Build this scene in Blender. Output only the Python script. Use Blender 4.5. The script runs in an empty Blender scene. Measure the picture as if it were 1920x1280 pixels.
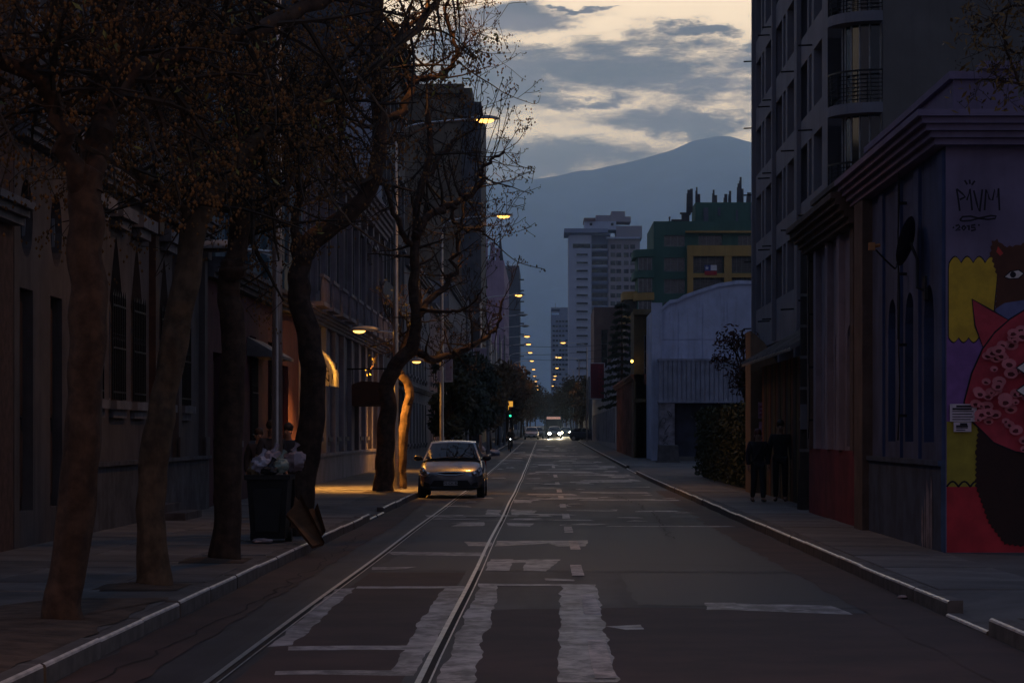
import bpy, bmesh, math, random
from mathutils import Vector, Matrix, noise as mnoise
sc = bpy.context.scene
col = sc.collection
rnd = random.Random(11)
rad = math.radians
# ------------------------------------------------------------------ camera
F, VX, VY, CH = 4533.0, 1020.0, 812.0, 1.67          # focal length and vanishing point in photo pixels, eye height
cam = bpy.data.cameras.new('camera'); cam_o = bpy.data.objects.new('camera', cam); col.objects.link(cam_o)
cam_o.location = (0, 0, CH); cam_o.rotation_euler = (math.pi/2, 0, 0)
cam.sensor_width = 36.0; cam.lens = F/1920*36
cam.shift_x = -(VX-960)/1920; cam.shift_y = (VY-640)/1920
cam.clip_start = 0.1; cam.clip_end = 60000
sc.camera = cam_o
# ------------------------------------------------------------------ world: clear dawn sky with cloud bands
world = bpy.data.worlds.new('World'); sc.world = world; world.use_nodes = True
wn = world.node_tree; NL = wn.links.new
def _in(nt, s, v):
    if isinstance(v, (int, float)): s.default_value = v
    elif isinstance(v, (tuple, list)): s.default_value = v
    else: nt.links.new(v, s)
def M_(nt, op, a, b=0.0, c=0.0, clamp=False):
    n = nt.nodes.new('ShaderNodeMath'); n.operation = op; n.use_clamp = clamp
    for i, v in enumerate((a, b, c)): _in(nt, n.inputs[i], v)
    return n.outputs[0]
def MIX(nt, f, a, b):
    n = nt.nodes.new('ShaderNodeMix'); n.data_type = 'RGBA'; n.clamp_factor = True
    _in(nt, n.inputs[0], f)
    for s, v in ((n.inputs[6], a), (n.inputs[7], b)):
        if isinstance(v, tuple): s.default_value = (*v[:3], 1)
        else: nt.links.new(v, s)
    return n.outputs[2]
def SMOOTH(nt, v, a, b):
    n = nt.nodes.new('ShaderNodeMapRange'); n.interpolation_type = 'SMOOTHSTEP'
    _in(nt, n.inputs[0], v); n.inputs[1].default_value = a; n.inputs[2].default_value = b
    return n.outputs[0]
def NOISE(nt, vec, scale, detail=6, rough=.55):
    n = nt.nodes.new('ShaderNodeTexNoise'); n.inputs['Scale'].default_value = scale
    n.inputs['Detail'].default_value = detail; n.inputs['Roughness'].default_value = rough
    if vec is not None: nt.links.new(vec, n.inputs['Vector'])
    return n
def COMB(nt, x, y, z):
    n = nt.nodes.new('ShaderNodeCombineXYZ')
    for i, v in enumerate((x, y, z)): _in(nt, n.inputs[i], v)
    return n.outputs[0]
SUN_EL, SUN_AZ = rad(2.5), rad(3)
SKY_STRENGTH = 0.1
def build_world():
    nt = wn
    sky = nt.nodes.new('ShaderNodeTexSky'); sky.sky_type = 'NISHITA'; sky.sun_disc = False
    sky.sun_elevation = SUN_EL; sky.sun_rotation = SUN_AZ; sky.dust_density = 2.0; sky.ozone_density = 2.0
    tc = nt.nodes.new('ShaderNodeTexCoord'); sp = nt.nodes.new('ShaderNodeSeparateXYZ'); NL(tc.outputs['Generated'], sp.inputs[0])
    x, y, z = sp.outputs
    az = M_(nt, 'ARCTAN2', x, y); el = M_(nt, 'ARCSINE', z)
    n1 = NOISE(nt, COMB(nt, M_(nt, 'MULTIPLY', az, 30), M_(nt, 'MULTIPLY', el, 75), 3.1), 1.0, 8, .68)
    n1s = nt.nodes.new('ShaderNodeSeparateColor'); NL(n1.outputs['Color'], n1s.inputs[0])
    azp = M_(nt, 'ADD', az, M_(nt, 'MULTIPLY', M_(nt, 'SUBTRACT', n1s.outputs[0], .5), .05))
    elp = M_(nt, 'ADD', el, M_(nt, 'MULTIPLY', M_(nt, 'SUBTRACT', n1s.outputs[1], .5), .022))
    # the cloud bands over the mountain, in azimuth and elevation (from photo pixels)
    d = None
    for (px, py, rx, ry) in ((950, 42, 170, 42), (1170, 142, 520, 80), (960, 158, 260, 84), (1340, 66, 120, 20), (1080, 18, 80, 7),
                             (1290, 232, 250, 34), (1110, 196, 150, 20), (985, 306, 390, 50), (830, 100, 120, 50), (1450, 100, 70, 34)):
        a0, e0, sa, se = (px-VX)/F, (VY-py)/F, rx/F, ry/F
        r = M_(nt, 'SQRT', M_(nt, 'ADD', M_(nt, 'POWER', M_(nt, 'ABSOLUTE', M_(nt, 'MULTIPLY', M_(nt, 'SUBTRACT', azp, a0), 1/sa)), 2),
                                   M_(nt, 'POWER', M_(nt, 'ABSOLUTE', M_(nt, 'MULTIPLY', M_(nt, 'SUBTRACT', elp, e0), 1/se)), 2)))
        v = M_(nt, 'SUBTRACT', 1, r)
        d = v if d is None else M_(nt, 'MAXIMUM', d, v)
    n2 = NOISE(nt, COMB(nt, M_(nt, 'MULTIPLY', az, 22), M_(nt, 'MULTIPLY', el, 80), 9.7), 1.0, 9, .72)
    dens = M_(nt, 'ADD', M_(nt, 'MULTIPLY', M_(nt, 'MAXIMUM', d, -.9), .9), M_(nt, 'MULTIPLY', M_(nt, 'SUBTRACT', n2.outputs[0], .5), 2.1))
    near = SMOOTH(nt, dens, -.08, .55)
    # the same deck of cloud goes on over the rest of the sky
    zz = M_(nt, 'ADD', M_(nt, 'MAXIMUM', z, 0), .06)
    n3 = NOISE(nt, COMB(nt, M_(nt, 'DIVIDE', x, zz), M_(nt, 'DIVIDE', y, zz), 1.3), .75, 7, .58)
    deck = SMOOTH(nt, n3.outputs[0], .36, .56)
    away = M_(nt, 'MAXIMUM', SMOOTH(nt, el, .175, .26), SMOOTH(nt, M_(nt, 'ABSOLUTE', M_(nt, 'SUBTRACT', az, .03)), .13, .3))
    mask = M_(nt, 'MAXIMUM', M_(nt, 'MULTIPLY', near, M_(nt, 'SUBTRACT', 1, away)), M_(nt, 'MULTIPLY', deck, away))
    skyc = nt.nodes.new('ShaderNodeVectorMath'); skyc.operation = 'SCALE'; NL(sky.outputs[0], skyc.inputs[0]); skyc.inputs['Scale'].default_value = SKY_STRENGTH
    # thin high veil: the clear gaps are milky, warm towards the dawn and blue away from it
    dawn = M_(nt, 'MULTIPLY', SMOOTH(nt, y, -.8, .9), SMOOTH(nt, el, .42, .13))
    veil = MIX(nt, dawn, (.10, .14, .24), (3.7, 2.72, 1.62))
    clear = MIX(nt, .9, skyc.outputs[0], veil)
    shade = NOISE(nt, COMB(nt, M_(nt, 'MULTIPLY', az, 16), M_(nt, 'MULTIPLY', el, 60), 4.4), 1.3, 8, .7)
    cl_e = MIX(nt, SMOOTH(nt, shade.outputs[0], .32, .72), (.035, .045, .085), (.34, .27, .30))
    cl_w = MIX(nt, n3.outputs[0], (.055, .072, .125), (.125, .16, .26))
    cloud = MIX(nt, SMOOTH(nt, el, .16, .5), cl_e, cl_w)
    fin = MIX(nt, M_(nt, 'MULTIPLY', mask, .97), clear, cloud)
    bg = nt.nodes['Background']; NL(fin, bg.inputs[0]); bg.inputs[1].default_value = 1.0
build_world()
world.cycles.sampling_method = 'MANUAL'; world.cycles.sample_map_resolution = 512
# a faint, very soft sun still behind the mountain
sl = bpy.data.lights.new('sun', 'SUN'); so = bpy.data.objects.new('sun', sl); col.objects.link(so)
sl.energy = 0.04; sl.angle = rad(12); sl.color = (1, .8, .6)
so.rotation_euler = (math.pi/2 - rad(9), 0, math.pi - SUN_AZ); so.location = (0, 50, 60)
# ------------------------------------------------------------------ exposure
sc.view_settings.view_transform = 'Standard'; sc.view_settings.look = 'None'
sc.view_settings.exposure = 0.0; sc.view_settings.gamma = 1.0; sc.view_settings.use_curve_mapping = False
sc.cycles.use_denoising = True
sc.cycles.max_bounces = 10; sc.cycles.diffuse_bounces = 3; sc.cycles.glossy_bounces = 3; sc.cycles.volume_bounces = 6
sc.cycles.volume_step_rate = 4.0
sc.cycles.sample_clamp_indirect = 3.0
# ------------------------------------------------------------------ helpers
def g(Z):                                             # the street climbs very gently beyond the parked car
    t = min(max(0.0, Z-75.0), 1500.0)
    return .0046*t*t/(t+30.0)
def P(px, py, Z):                                     # photo pixel at a known distance -> point
    return Vector(((px-VX)/F*Z, Z, CH-(py-VY)/F*Z))
def G(px, py, h=0.0):                                 # photo pixel on the level near ground -> point
    Z = F*(CH-h)/(py-VY)
    return Vector(((px-VX)/F*Z, Z, h))
MATS = {}
def mat(name, c, rough=.85, var=.25, scale=2.0, bump=0.0, bscale=30., metal=0., spec=.4, c2=None, streak=0., coat=0., emis=0., ecol=None):
    if name in MATS: return MATS[name]
    m = bpy.data.materials.new(name); m.use_nodes = True; nt = m.node_tree; b = nt.nodes['Principled BSDF']
    tc = nt.nodes.new('ShaderNodeTexCoord').outputs['Object']
    base = tuple(c)
    lo = tuple(max(0, v*(1-var)) for v in base); hi = tuple(min(1, v*(1+var)) for v in (c2 or base))
    n = NOISE(nt, tc, scale, 8, .62)
    f = SMOOTH(nt, n.outputs[0], .3, .7)
    o = MIX(nt, f, lo, hi)
    if streak:
        mp = nt.nodes.new('ShaderNodeMapping'); mp.inputs['Scale'].default_value = (2.6, 2.6, .22); nt.links.new(tc, mp.inputs[0])
        s = NOISE(nt, mp.outputs[0], 1.5, 7, .65)
        sf = M_(nt, 'MULTIPLY', SMOOTH(nt, s.outputs[0], .48, .72), streak)
        o = MIX(nt, sf, o, tuple(v*.3 for v in base))
    nt.links.new(o, b.inputs['Base Color'])
    b.inputs['Roughness'].default_value = rough; b.inputs['Metallic'].default_value = metal
    b.inputs['Specular IOR Level'].default_value = spec
    if rough < .8 and not emis:
        nt.links.new(M_(nt, 'ADD', rough-.06, M_(nt, 'MULTIPLY', n.outputs[0], .12)), b.inputs['Roughness'])
    if coat: b.inputs['Coat Weight'].default_value = coat; b.inputs['Coat Roughness'].default_value = .06
    if bump:
        n2 = NOISE(nt, tc, bscale, 5, .6)
        bp = nt.nodes.new('ShaderNodeBump'); bp.inputs['Strength'].default_value = min(1, bump*6); bp.inputs['Distance'].default_value = bump
        nt.links.new(n2.outputs[0], bp.inputs['Height']); nt.links.new(bp.outputs[0], b.inputs['Normal'])
    if emis:
        b.inputs['Emission Color'].default_value = (*(ecol or c), 1); b.inputs['Emission Strength'].default_value = emis
    MATS[name] = m
    return m
OFF = {}                                              # object name -> world offset its mesh is stored relative to
def tag(o, label=None, cat=None, group=None, kind=None):
    if label: o['label'] = label
    if cat: o['category'] = cat
    if group: o['group'] = group
    if kind: o['kind'] = kind
    return o
def empty(name, loc, label=None, cat=None, group=None, rz=0.0):
    o = bpy.data.objects.new(name, None); col.objects.link(o); o.location = loc; o.rotation_euler.z = rz
    o.empty_display_size = .2
    OFF[o.name] = Vector(loc)
    return tag(o, label, cat, group)
class MB:
    """collects faces in world coordinates, then links them as one mesh"""
    def __init__(s): s.v = []; s.f = []; s.mi = []; s.cur = 0
    def face(s, pts):
        k = len(s.v); s.v += [tuple(p) for p in pts]; s.f.append(tuple(range(k, k+len(pts)))); s.mi.append(s.cur); return s
    def raw(s, vs, fs):
        k = len(s.v); s.v += [tuple(p) for p in vs]
        for f in fs: s.f.append(tuple(i+k for i in f)); s.mi.append(s.cur)
        return s
    def hexa(s, p):                                   # 8 points: bottom ring 0-3, top ring 4-7
        return s.raw(p, [(3, 2, 1, 0), (4, 5, 6, 7), (0, 1, 5, 4), (1, 2, 6, 5), (2, 3, 7, 6), (3, 0, 4, 7)])
    def box(s, x0, x1, y0, y1, z0, z1):
        return s.hexa([(x0, y0, z0), (x1, y0, z0), (x1, y1, z0), (x0, y1, z0), (x0, y0, z1), (x1, y0, z1), (x1, y1, z1), (x0, y1, z1)])
    def fbox(s, fr, u0, u1, v0, v1, n0, n1):
        return s.hexa([fr(u0, v0, n1), fr(u1, v0, n1), fr(u1, v0, n0), fr(u0, v0, n0), fr(u0, v1, n1), fr(u1, v1, n1), fr(u1, v1, n0), fr(u0, v1, n0)])
    def tube(s, pts, rs, n=8, cap=True):
        pts = [Vector(p) for p in pts]
        if not isinstance(rs, (list, tuple)): rs = [rs]*len(pts)
        k0 = len(s.v); ref = None
        for i, p in enumerate(pts):
            d = (pts[min(i+1, len(pts)-1)]-pts[max(i-1, 0)])
            d = d.normalized() if d.length > 1e-9 else Vector((0, 0, 1))
            if ref is None: ref = Vector((1, 0, 0)) if abs(d.x) < .9 else Vector((0, 1, 0))
            a = (ref-d*ref.dot(d)); a = a.normalized() if a.length > 1e-6 else d.orthogonal().normalized()
            ref = a; b = d.cross(a)
            for j in range(n):
                t = 2*math.pi*j/n
                s.v.append(tuple(p+(a*math.cos(t)+b*math.sin(t))*rs[i]))
        for i in range(len(pts)-1):
            for j in range(n):
                s.f.append((k0+i*n+j, k0+i*n+(j+1) % n, k0+(i+1)*n+(j+1) % n, k0+(i+1)*n+j)); s.mi.append(s.cur)
        if cap:
            s.f.append(tuple(k0+j for j in reversed(range(n)))); s.mi.append(s.cur)
            q = k0+(len(pts)-1)*n; s.f.append(tuple(q+j for j in range(n))); s.mi.append(s.cur)
        return s
    def ell(s, c, r, nu=12, nv=8, z0=-1., z1=1., lump=0., seed=0., fr=None):   # ellipsoid, optionally cut and lumpy
        k = len(s.v); c = Vector(c)
        for i in range(nv+1):
            zz = z0+(z1-z0)*i/nv
            ph = math.asin(max(-1, min(1, zz)))
            for j in range(nu):
                t = 2*math.pi*j/nu
                q = Vector((math.cos(t)*math.cos(ph), math.sin(t)*math.cos(ph), math.sin(ph)))
                m = 1+lump*mnoise.noise(q*1.9+Vector((seed, seed*.7, 3))) + lump*.5*mnoise.noise(q*4.7+Vector((seed, 1, seed)))
                s.v.append(tuple(c+Vector((q.x*r[0], q.y*r[1], q.z*r[2]))*m))
        for i in range(nv):
            for j in range(nu):
                s.f.append((k+i*nu+j, k+i*nu+(j+1) % nu, k+(i+1)*nu+(j+1) % nu, k+(i+1)*nu+j)); s.mi.append(s.cur)
        s.f.append(tuple(k+j for j in reversed(range(nu)))); s.mi.append(s.cur)
        s.f.append(tuple(k+nv*nu+j for j in range(nu))); s.mi.append(s.cur)
        return s
    def mesh(s, name, mats, off=Vector((0, 0, 0)), smooth=False, fix=True):
        me = bpy.data.meshes.new(name)
        me.from_pydata([(a-off[0], b-off[1], c-off[2]) for a, b, c in s.v], [], s.f)
        if not isinstance(mats, (list, tuple)): mats = [mats]
        for m in mats: me.materials.append(m)
        if len(mats) > 1: me.polygons.foreach_set('material_index', s.mi)
        if fix:
            bm = bmesh.new(); bm.from_mesh(me); bmesh.ops.recalc_face_normals(bm, faces=bm.faces); bm.to_mesh(me); bm.free()
        if smooth:
            me.polygons.foreach_set('use_smooth', [True]*len(me.polygons))
            try: me.set_sharp_from_angle(angle=rad(38))
            except Exception: pass
        me.update()
        return me
    def build(s, name, mats, parent=None, smooth=False, fix=True, kind=None):
        off = OFF.get(parent.name, Vector((0, 0, 0))) if parent else Vector((0, 0, 0))
        o = bpy.data.objects.new(name, s.mesh(name, mats, off, smooth, fix)); col.objects.link(o)
        if parent: o.parent = parent
        OFF[o.name] = off
        if kind: o['kind'] = kind
        return o
def place(me, name, parent, loc, rz=0.0):             # shared mesh as a part
    o = bpy.data.objects.new(name, me); col.objects.link(o)
    if parent is not None:
        o.parent = parent; o.location = Vector(loc)-OFF.get(parent.name, Vector())
    else: o.location = loc
    o.rotation_euler.z = rz
    OFF[o.name] = Vector(loc)
    return o
def copy_tree(o, parent=None):
    c = o.copy(); col.objects.link(c); c.parent = parent
    OFF[c.name] = OFF.get(o.name, Vector())
    for ch in list(o.children): copy_tree(ch, c)
    return c
class Fr:                                             # facade frame: u along the wall, v up, n outward
    def __init__(s, O, u, n): s.O, s.u, s.n = Vector(O), Vector(u), Vector(n); s.rz = math.atan2(s.u.y, s.u.x)
    def __call__(s, u, v, n=0.0): return s.O+s.u*u+Vector((0, 0, v))+s.n*n
def FL(X, Z): return Fr((X, Z, g(Z)), (0, 1, 0), (1, 0, 0))       # left side of the street
def FRt(X, Z1): return Fr((X, Z1, g(Z1)), (0, -1, 0), (-1, 0, 0)) # right side, u runs towards the camera
def FC(X, Z): return Fr((X, Z, g(Z)), (1, 0, 0), (0, -1, 0))      # faces down the street
def text_mesh(txt, size, m, ext=.004):
    cu = bpy.data.curves.new('lettering', 'FONT'); cu.body = txt; cu.size = size; cu.extrude = ext; cu.align_x = 'CENTER'; cu.align_y = 'CENTER'
    o = bpy.data.objects.new('lettering', cu); col.objects.link(o)
    me = bpy.data.meshes.new_from_object(o.evaluated_get(bpy.context.evaluated_depsgraph_get()))
    bpy.data.objects.remove(o); me.materials.clear(); me.materials.append(m); me.name = 'lettering'
    return me
def text_on(txt, size, m, parent, fr, u, v, n, name='lettering'):
    me = text_mesh(txt, size, m)
    me.transform(Matrix(((1, 0, 0, 0), (0, 0, -1, 0), (0, 1, 0, 0), (0, 0, 0, 1))))
    return place(me, name, parent, fr(u, v, n), fr.rz)
# ------------------------------------------------------------------ materials of the ground
def worn_lane(m):                                     # wheel tracks and stains drawn out along the street
    nt = m.node_tree; b = nt.nodes['Principled BSDF']; tc = nt.nodes.new('ShaderNodeTexCoord').outputs['Object']
    mp = nt.nodes.new('ShaderNodeMapping'); mp.inputs['Scale'].default_value = (1.3, .10, 1); nt.links.new(tc, mp.inputs[0])
    n = NOISE(nt, mp.outputs[0], 1.0, 6, .6); n2 = NOISE(nt, tc, 22, 3, .7); n3 = NOISE(nt, tc, .35, 6, .65)
    old = b.inputs['Base Color'].links[0].from_socket
    o = MIX(nt, SMOOTH(nt, n.outputs[0], .42, .68), old, (.022, .021, .025)); o = MIX(nt, M_(nt, 'MULTIPLY', SMOOTH(nt, n3.outputs[0], .5, .7), .55), o, (.060, .050, .047))
    o = MIX(nt, M_(nt, 'MULTIPLY', SMOOTH(nt, n2.outputs[0], .55, .75), .5), o, (.075, .07, .075))
    nt.links.new(o, b.inputs['Base Color'])
    nt.links.new(M_(nt, 'ADD', .52, M_(nt, 'MULTIPLY', n.outputs[0], .26)), b.inputs['Roughness'])
asphalt = mat('asphalt', (.033, .031, .036), .66, .35, .9, .006, 60, spec=.42)
worn_lane(asphalt)
def worn_coat(name, c, lo, rough):
    m = mat(name, c, rough, .3, 2.6, .004, 50, spec=.5); nt = m.node_tree; b = nt.nodes['Principled BSDF']
    tc = nt.nodes.new('ShaderNodeTexCoord').outputs['Object']
    mp = nt.nodes.new('ShaderNodeMapping'); mp.inputs['Scale'].default_value = (5.0, 3.0, 1); nt.links.new(tc, mp.inputs[0])
    n = NOISE(nt, mp.outputs[0], 1.0, 9, .68); n2 = NOISE(nt, tc, .7, 4, .5)
    f = SMOOTH(nt, M_(nt, 'ADD', n.outputs[0], M_(nt, 'MULTIPLY', M_(nt, 'SUBTRACT', n2.outputs[0], .5), .5)), .33, .66)
    old = b.inputs['Base Color'].links[0].from_socket
    nt.links.new(MIX(nt, f, lo, old), b.inputs['Base Color'])
    return m
worn_coat('worn_pale_asphalt', (.38, .36, .365), (.07, .066, .07), .52)
worn_coat('faded_road_paint', (.55, .48, .45), (.16, .14, .135), .6)
patch_pale = MATS['worn_pale_asphalt']
patch_dark = mat('fresh_dark_asphalt', (.026, .026, .031), .62, .3, 1.5, .003, 70, spec=.5)
patch_brown = mat('brown_tinted_asphalt', (.058, .034, .030), .75, .35, 1.2, .005, 60)  # brown surfacing with the foreground's warm lamplight partly in its colour
paint_white = MATS['faded_road_paint']
concrete = mat('pavement_concrete', (.10, .094, .09), .8, .35, .8, .006, 25, spec=.45)
kerb_m = mat('kerb_concrete', (.10, .09, .085), .8, .4, 2.5, .008, 20)
kerb_edge = mat('kerb_glint_edge', (.5, .48, .47), .36, .3, 6, 0, spec=.9)  # pale colour puts the sky glint into the smooth top edge
steel = mat('worn_rail_steel', (.55, .54, .53), .42, .2, 4, 0, metal=1.0)
groove = mat('groove_dirt', (.02, .018, .016), .9, .3, 5)
soil = mat('bare_soil', (.075, .050, .035), .95, .5, 3, .03, 18)
grass_m = mat('grass_blade', (.06, .085, .025), .7, .4, 8)
city_m = mat('ground_dust', (.09, .085, .08), .9, .3, .02)
ROADL, ROADR = -3.30, 3.66
def zrows(a, b):
    out = [a]; z = a
    while z < b:
        z += 4 if z < 120 else (8 if z < 400 else (60 if z < 1600 else 1500)); out.append(min(z, b))
    return out
def strip(name, m, x0, x1, a, b, h, kind='structure', parent=None):
    mb = MB(); zs = zrows(a, b)
    for i in range(len(zs)-1):
        mb.face([(x0, zs[i], g(zs[i])+h), (x1, zs[i], g(zs[i])+h), (x1, zs[i+1], g(zs[i+1])+h), (x0, zs[i+1], g(zs[i+1])+h)])
    o = mb.build(name, m, parent, fix=False)
    if kind and not parent: o['kind'] = kind
    return o
strip('ground', city_m, -16000, 16000, -400, 15500, -.30)
road = strip('road', asphalt, ROADL-.02, ROADR+.02, -30, 1500, 0.0)
strip('crossing_street', asphalt, -60, 60, 268, 288, -.012)
# pavements: a sheet with the driveway ramps dropped towards the kerb
def pavement(name, cols, rows, drops):
    mb = MB()
    def zz(x, k, Z):
        low = any(a <= Z <= b for a, b in drops)
        return g(Z)+(.03 if (low and k == 0) else (.09 if (low and k == 1) else .14))
    for i in range(len(rows)-1):
        for k in range(len(cols)-1):
            mb.face([(cols[k], rows[i], zz(cols[k], k, rows[i])), (cols[k+1], rows[i], zz(0, k+1, rows[i])),
                     (cols[k+1], rows[i+1], zz(0, k+1, rows[i+1])), (cols[k], rows[i+1], zz(cols[k], k, rows[i+1]))])
    o = mb.build(name, concrete, fix=False); o['kind'] = 'structure'; return o
def rowset(a, b, drops):
    s = set(zrows(a, b))
    for p, q in drops: s |= {p-.7, p, q, q+.7}
    return sorted(s)
dl = [(46.5, 50.3)]; dr = [(20.2, 22.6), (98.5, 107)]
pavement('pavement_left', [ROADL-.14, ROADL-.8, -7.6], rowset(-30, 262, dl), dl)
pavement('pavement_right', [ROADR+.14, ROADR+.8, 16.0], rowset(-30, 262, dr), dr)
pavement('pavement_far_left', [ROADL-.14, ROADL-.8, -9], rowset(294, 1200, []), [])
pavement('pavement_far_right', [ROADR+.14, ROADR+.8, 12], rowset(294, 1200, []), [])
# kerbs: single stones near, one run beyond
def kerb(name, x, sgn, a, b, drops, far):
    root = empty(name, (x, a, 0)); root['kind'] = 'structure'
    L = 1.98
    cache = {}
    def stone(L, h, seed):
        mb = MB(); w = .15
        prof = [(0, -.12), (.006, h-.022), (.012, h-.006), (.030, h+.004), (w, h+.004), (w, -.12)]
        for i in range(len(prof)-1):
            mb.cur = 1 if i in (1, 2) else 0
            mb.face([(sgn*prof[i][0], 0, prof[i][1]), (sgn*prof[i][0], L, prof[i][1]), (sgn*prof[i+1][0], L, prof[i+1][1]), (sgn*prof[i+1][0], 0, prof[i+1][1])])
        mb.cur = 0
        for yy in (0, L): mb.face([(sgn*p[0], yy, p[1]) for p in prof])
        return mb.mesh('kerb_stone', [kerb_m, kerb_edge])
    z = a
    while z < far:
        low = any(p-.3 <= z+1 <= q+.3 for p, q in drops)
        key = 'low' if low else 'full'
        if key not in cache: cache[key] = stone(L, .045 if low else .14, 0)
        o = place(cache[key], 'kerb_stone', root, (x+rnd.uniform(-.012, .012), z, g(z)+rnd.uniform(-.008, .006)))
        o.rotation_euler = (rnd.uniform(-.003, .003), 0, rnd.uniform(-.004, .004))
        z += 2.0
    mb = MB(); zs = zrows(z, b)
    for i in range(len(zs)-1):
        lo = any(p-1 <= (zs[i]+zs[i+1])/2 <= q+1 for p, q in drops)
        h = .04 if lo else .145
        prof = [(0, -.1), (.004, h-.02), (.03, h), (.16, h)]
        for k in range(3):
            mb.cur = 1 if k == 1 else 0
            mb.face([(x+sgn*prof[k][0], zs[i], g(zs[i])+prof[k][1]), (x+sgn*prof[k][0], zs[i+1], g(zs[i+1])+prof[k][1]),
                     (x+sgn*prof[k+1][0], zs[i+1], g(zs[i+1])+prof[k+1][1]), (x+sgn*prof[k+1][0], zs[i], g(zs[i])+prof[k+1][1])])
    mb.build('kerb_run', [kerb_m, kerb_edge], root, fix=False)
kerb('kerb_left', ROADL, -1, 8, 262, dl, 72)
kerb('kerb_right', ROADR, 1, 8, 262, dr, 72)
# tram rails: head, groove and guard lip
for nm, x in (('tram_rail_left', -2.25), ('tram_rail_right', -.83)):
    root = empty(nm, (x, 0, 0)); root['kind'] = 'structure'
    for part, a, b, h, m in (('rail_head', -.028, .014, .010, steel), ('rail_groove', .014, .062, .003, groove), ('guard_lip', .062, .076, .009, steel), ('rail_bedding', -.12, -.028, .0035, patch_dark)):
        mb = MB(); zs = zrows(6, 262)
        for i in range(len(zs)-1):
            w0, w1 = .008*math.sin(zs[i]*.31+x), .008*math.sin(zs[i+1]*.31+x)
            p = [(x+a+w0, zs[i]), (x+b+w0, zs[i]), (x+b+w1, zs[i+1]), (x+a+w1, zs[i+1])]
            mb.face([(q[0], q[1], g(q[1])+h) for q in p])
            mb.face([(p[0][0], p[0][1], g(p[0][1])-.01), (p[0][0], p[0][1], g(p[0][1])+h), (p[3][0], p[3][1], g(p[3][1])+h), (p[3][0], p[3][1], g(p[3][1])-.01)])
        mb.build(part, m, root, fix=False)
# ragged patches of other surfacing
PH = [0]
def patch(poly, m, h=.004, rag=.06, name='asphalt_patch', seed=None):
    PH[0] += 1; h = h+PH[0]*.00001
    seed = rnd.random()*99 if seed is None else seed
    pts = []
    for i in range(len(poly)):
        a, b = Vector(poly[i][:2]), Vector(poly[(i+1) % len(poly)][:2])
        n = max(2, int((b-a).length/.10)); n = min(n, 90)
        for k in range(n):
            p = a.lerp(b, k/n)
            j = Vector((mnoise.noise(Vector((p.x*2.1, p.y*1.3, seed)))*.7+.3*mnoise.noise(Vector((p.x*6, p.y*3.2, seed))), 1.2*mnoise.noise(Vector((p.x*2.2, p.y*1.1, seed+7)))))*rag
            pts.append(p+j)
    mb = MB(); mb.face([(p.x, p.y, g(p.y)+h) for p in pts])
    return mb.build(name, m, road, fix=False)
def seam(pts, w=.02, m=None):                          # tar-filled crack
    mb = MB(); PH[0] += 1; s = rnd.random()*40; q = []
    for i in range(len(pts)-1):
        a, b = Vector(pts[i]), Vector(pts[i+1]); n = max(2, int((b-a).length/.35))
        for k in range(n):
            p_ = a.lerp(b, k/n); q.append(p_+Vector((mnoise.noise(Vector((p_.y*1.3, p_.x, s))), mnoise.noise(Vector((p_.x*1.3, p_.y, s+3)))))*.14)
    q.append(Vector(pts[-1]))
    for i in range(len(q)-1):
        d = (q[i+1]-q[i]).normalized(); nn = Vector((-d.y, d.x))*w*(.6+.8*abs(math.sin(i*1.7))); h = .0065+PH[0]*.00002
        mb.face([(q[i].x+nn.x, q[i].y+nn.y, g(q[i].y)+h), (q[i].x-nn.x, q[i].y-nn.y, g(q[i].y)+h), (q[i+1].x-nn.x, q[i+1].y-nn.y, g(q[i+1].y)+h), (q[i+1].x+nn.x, q[i+1].y+nn.y, g(q[i+1].y)+h)])
    mb.build('tar_seam', groove, road, fix=False)
def ppoly(l): return [G(*p) for p in l]
def cr(l): return ppoly([(380+x*.41667, 880+y*.41667) for x, y in l])   # points read off an enlarged view of the near road
patch([(-2.1, 14), (-.95, 14), (-.95, 29), (-2.1, 29)], patch_brown, .0035, .05)
patch([(-.6, 12), (3.2, 12), (3.2, 22.3), (1.0, 23.2), (-.6, 22.8)], patch_brown, .0035, .12)
patch([(-2.05, 29.5), (3.1, 29.0), (3.2, 44), (-2.0, 43)], patch_dark, .0035, .15)
patch([(.9, 23.5), (3.2, 23), (3.2, 28.6), (.9, 28.8)], patch_dark, .0036, .08)
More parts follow.
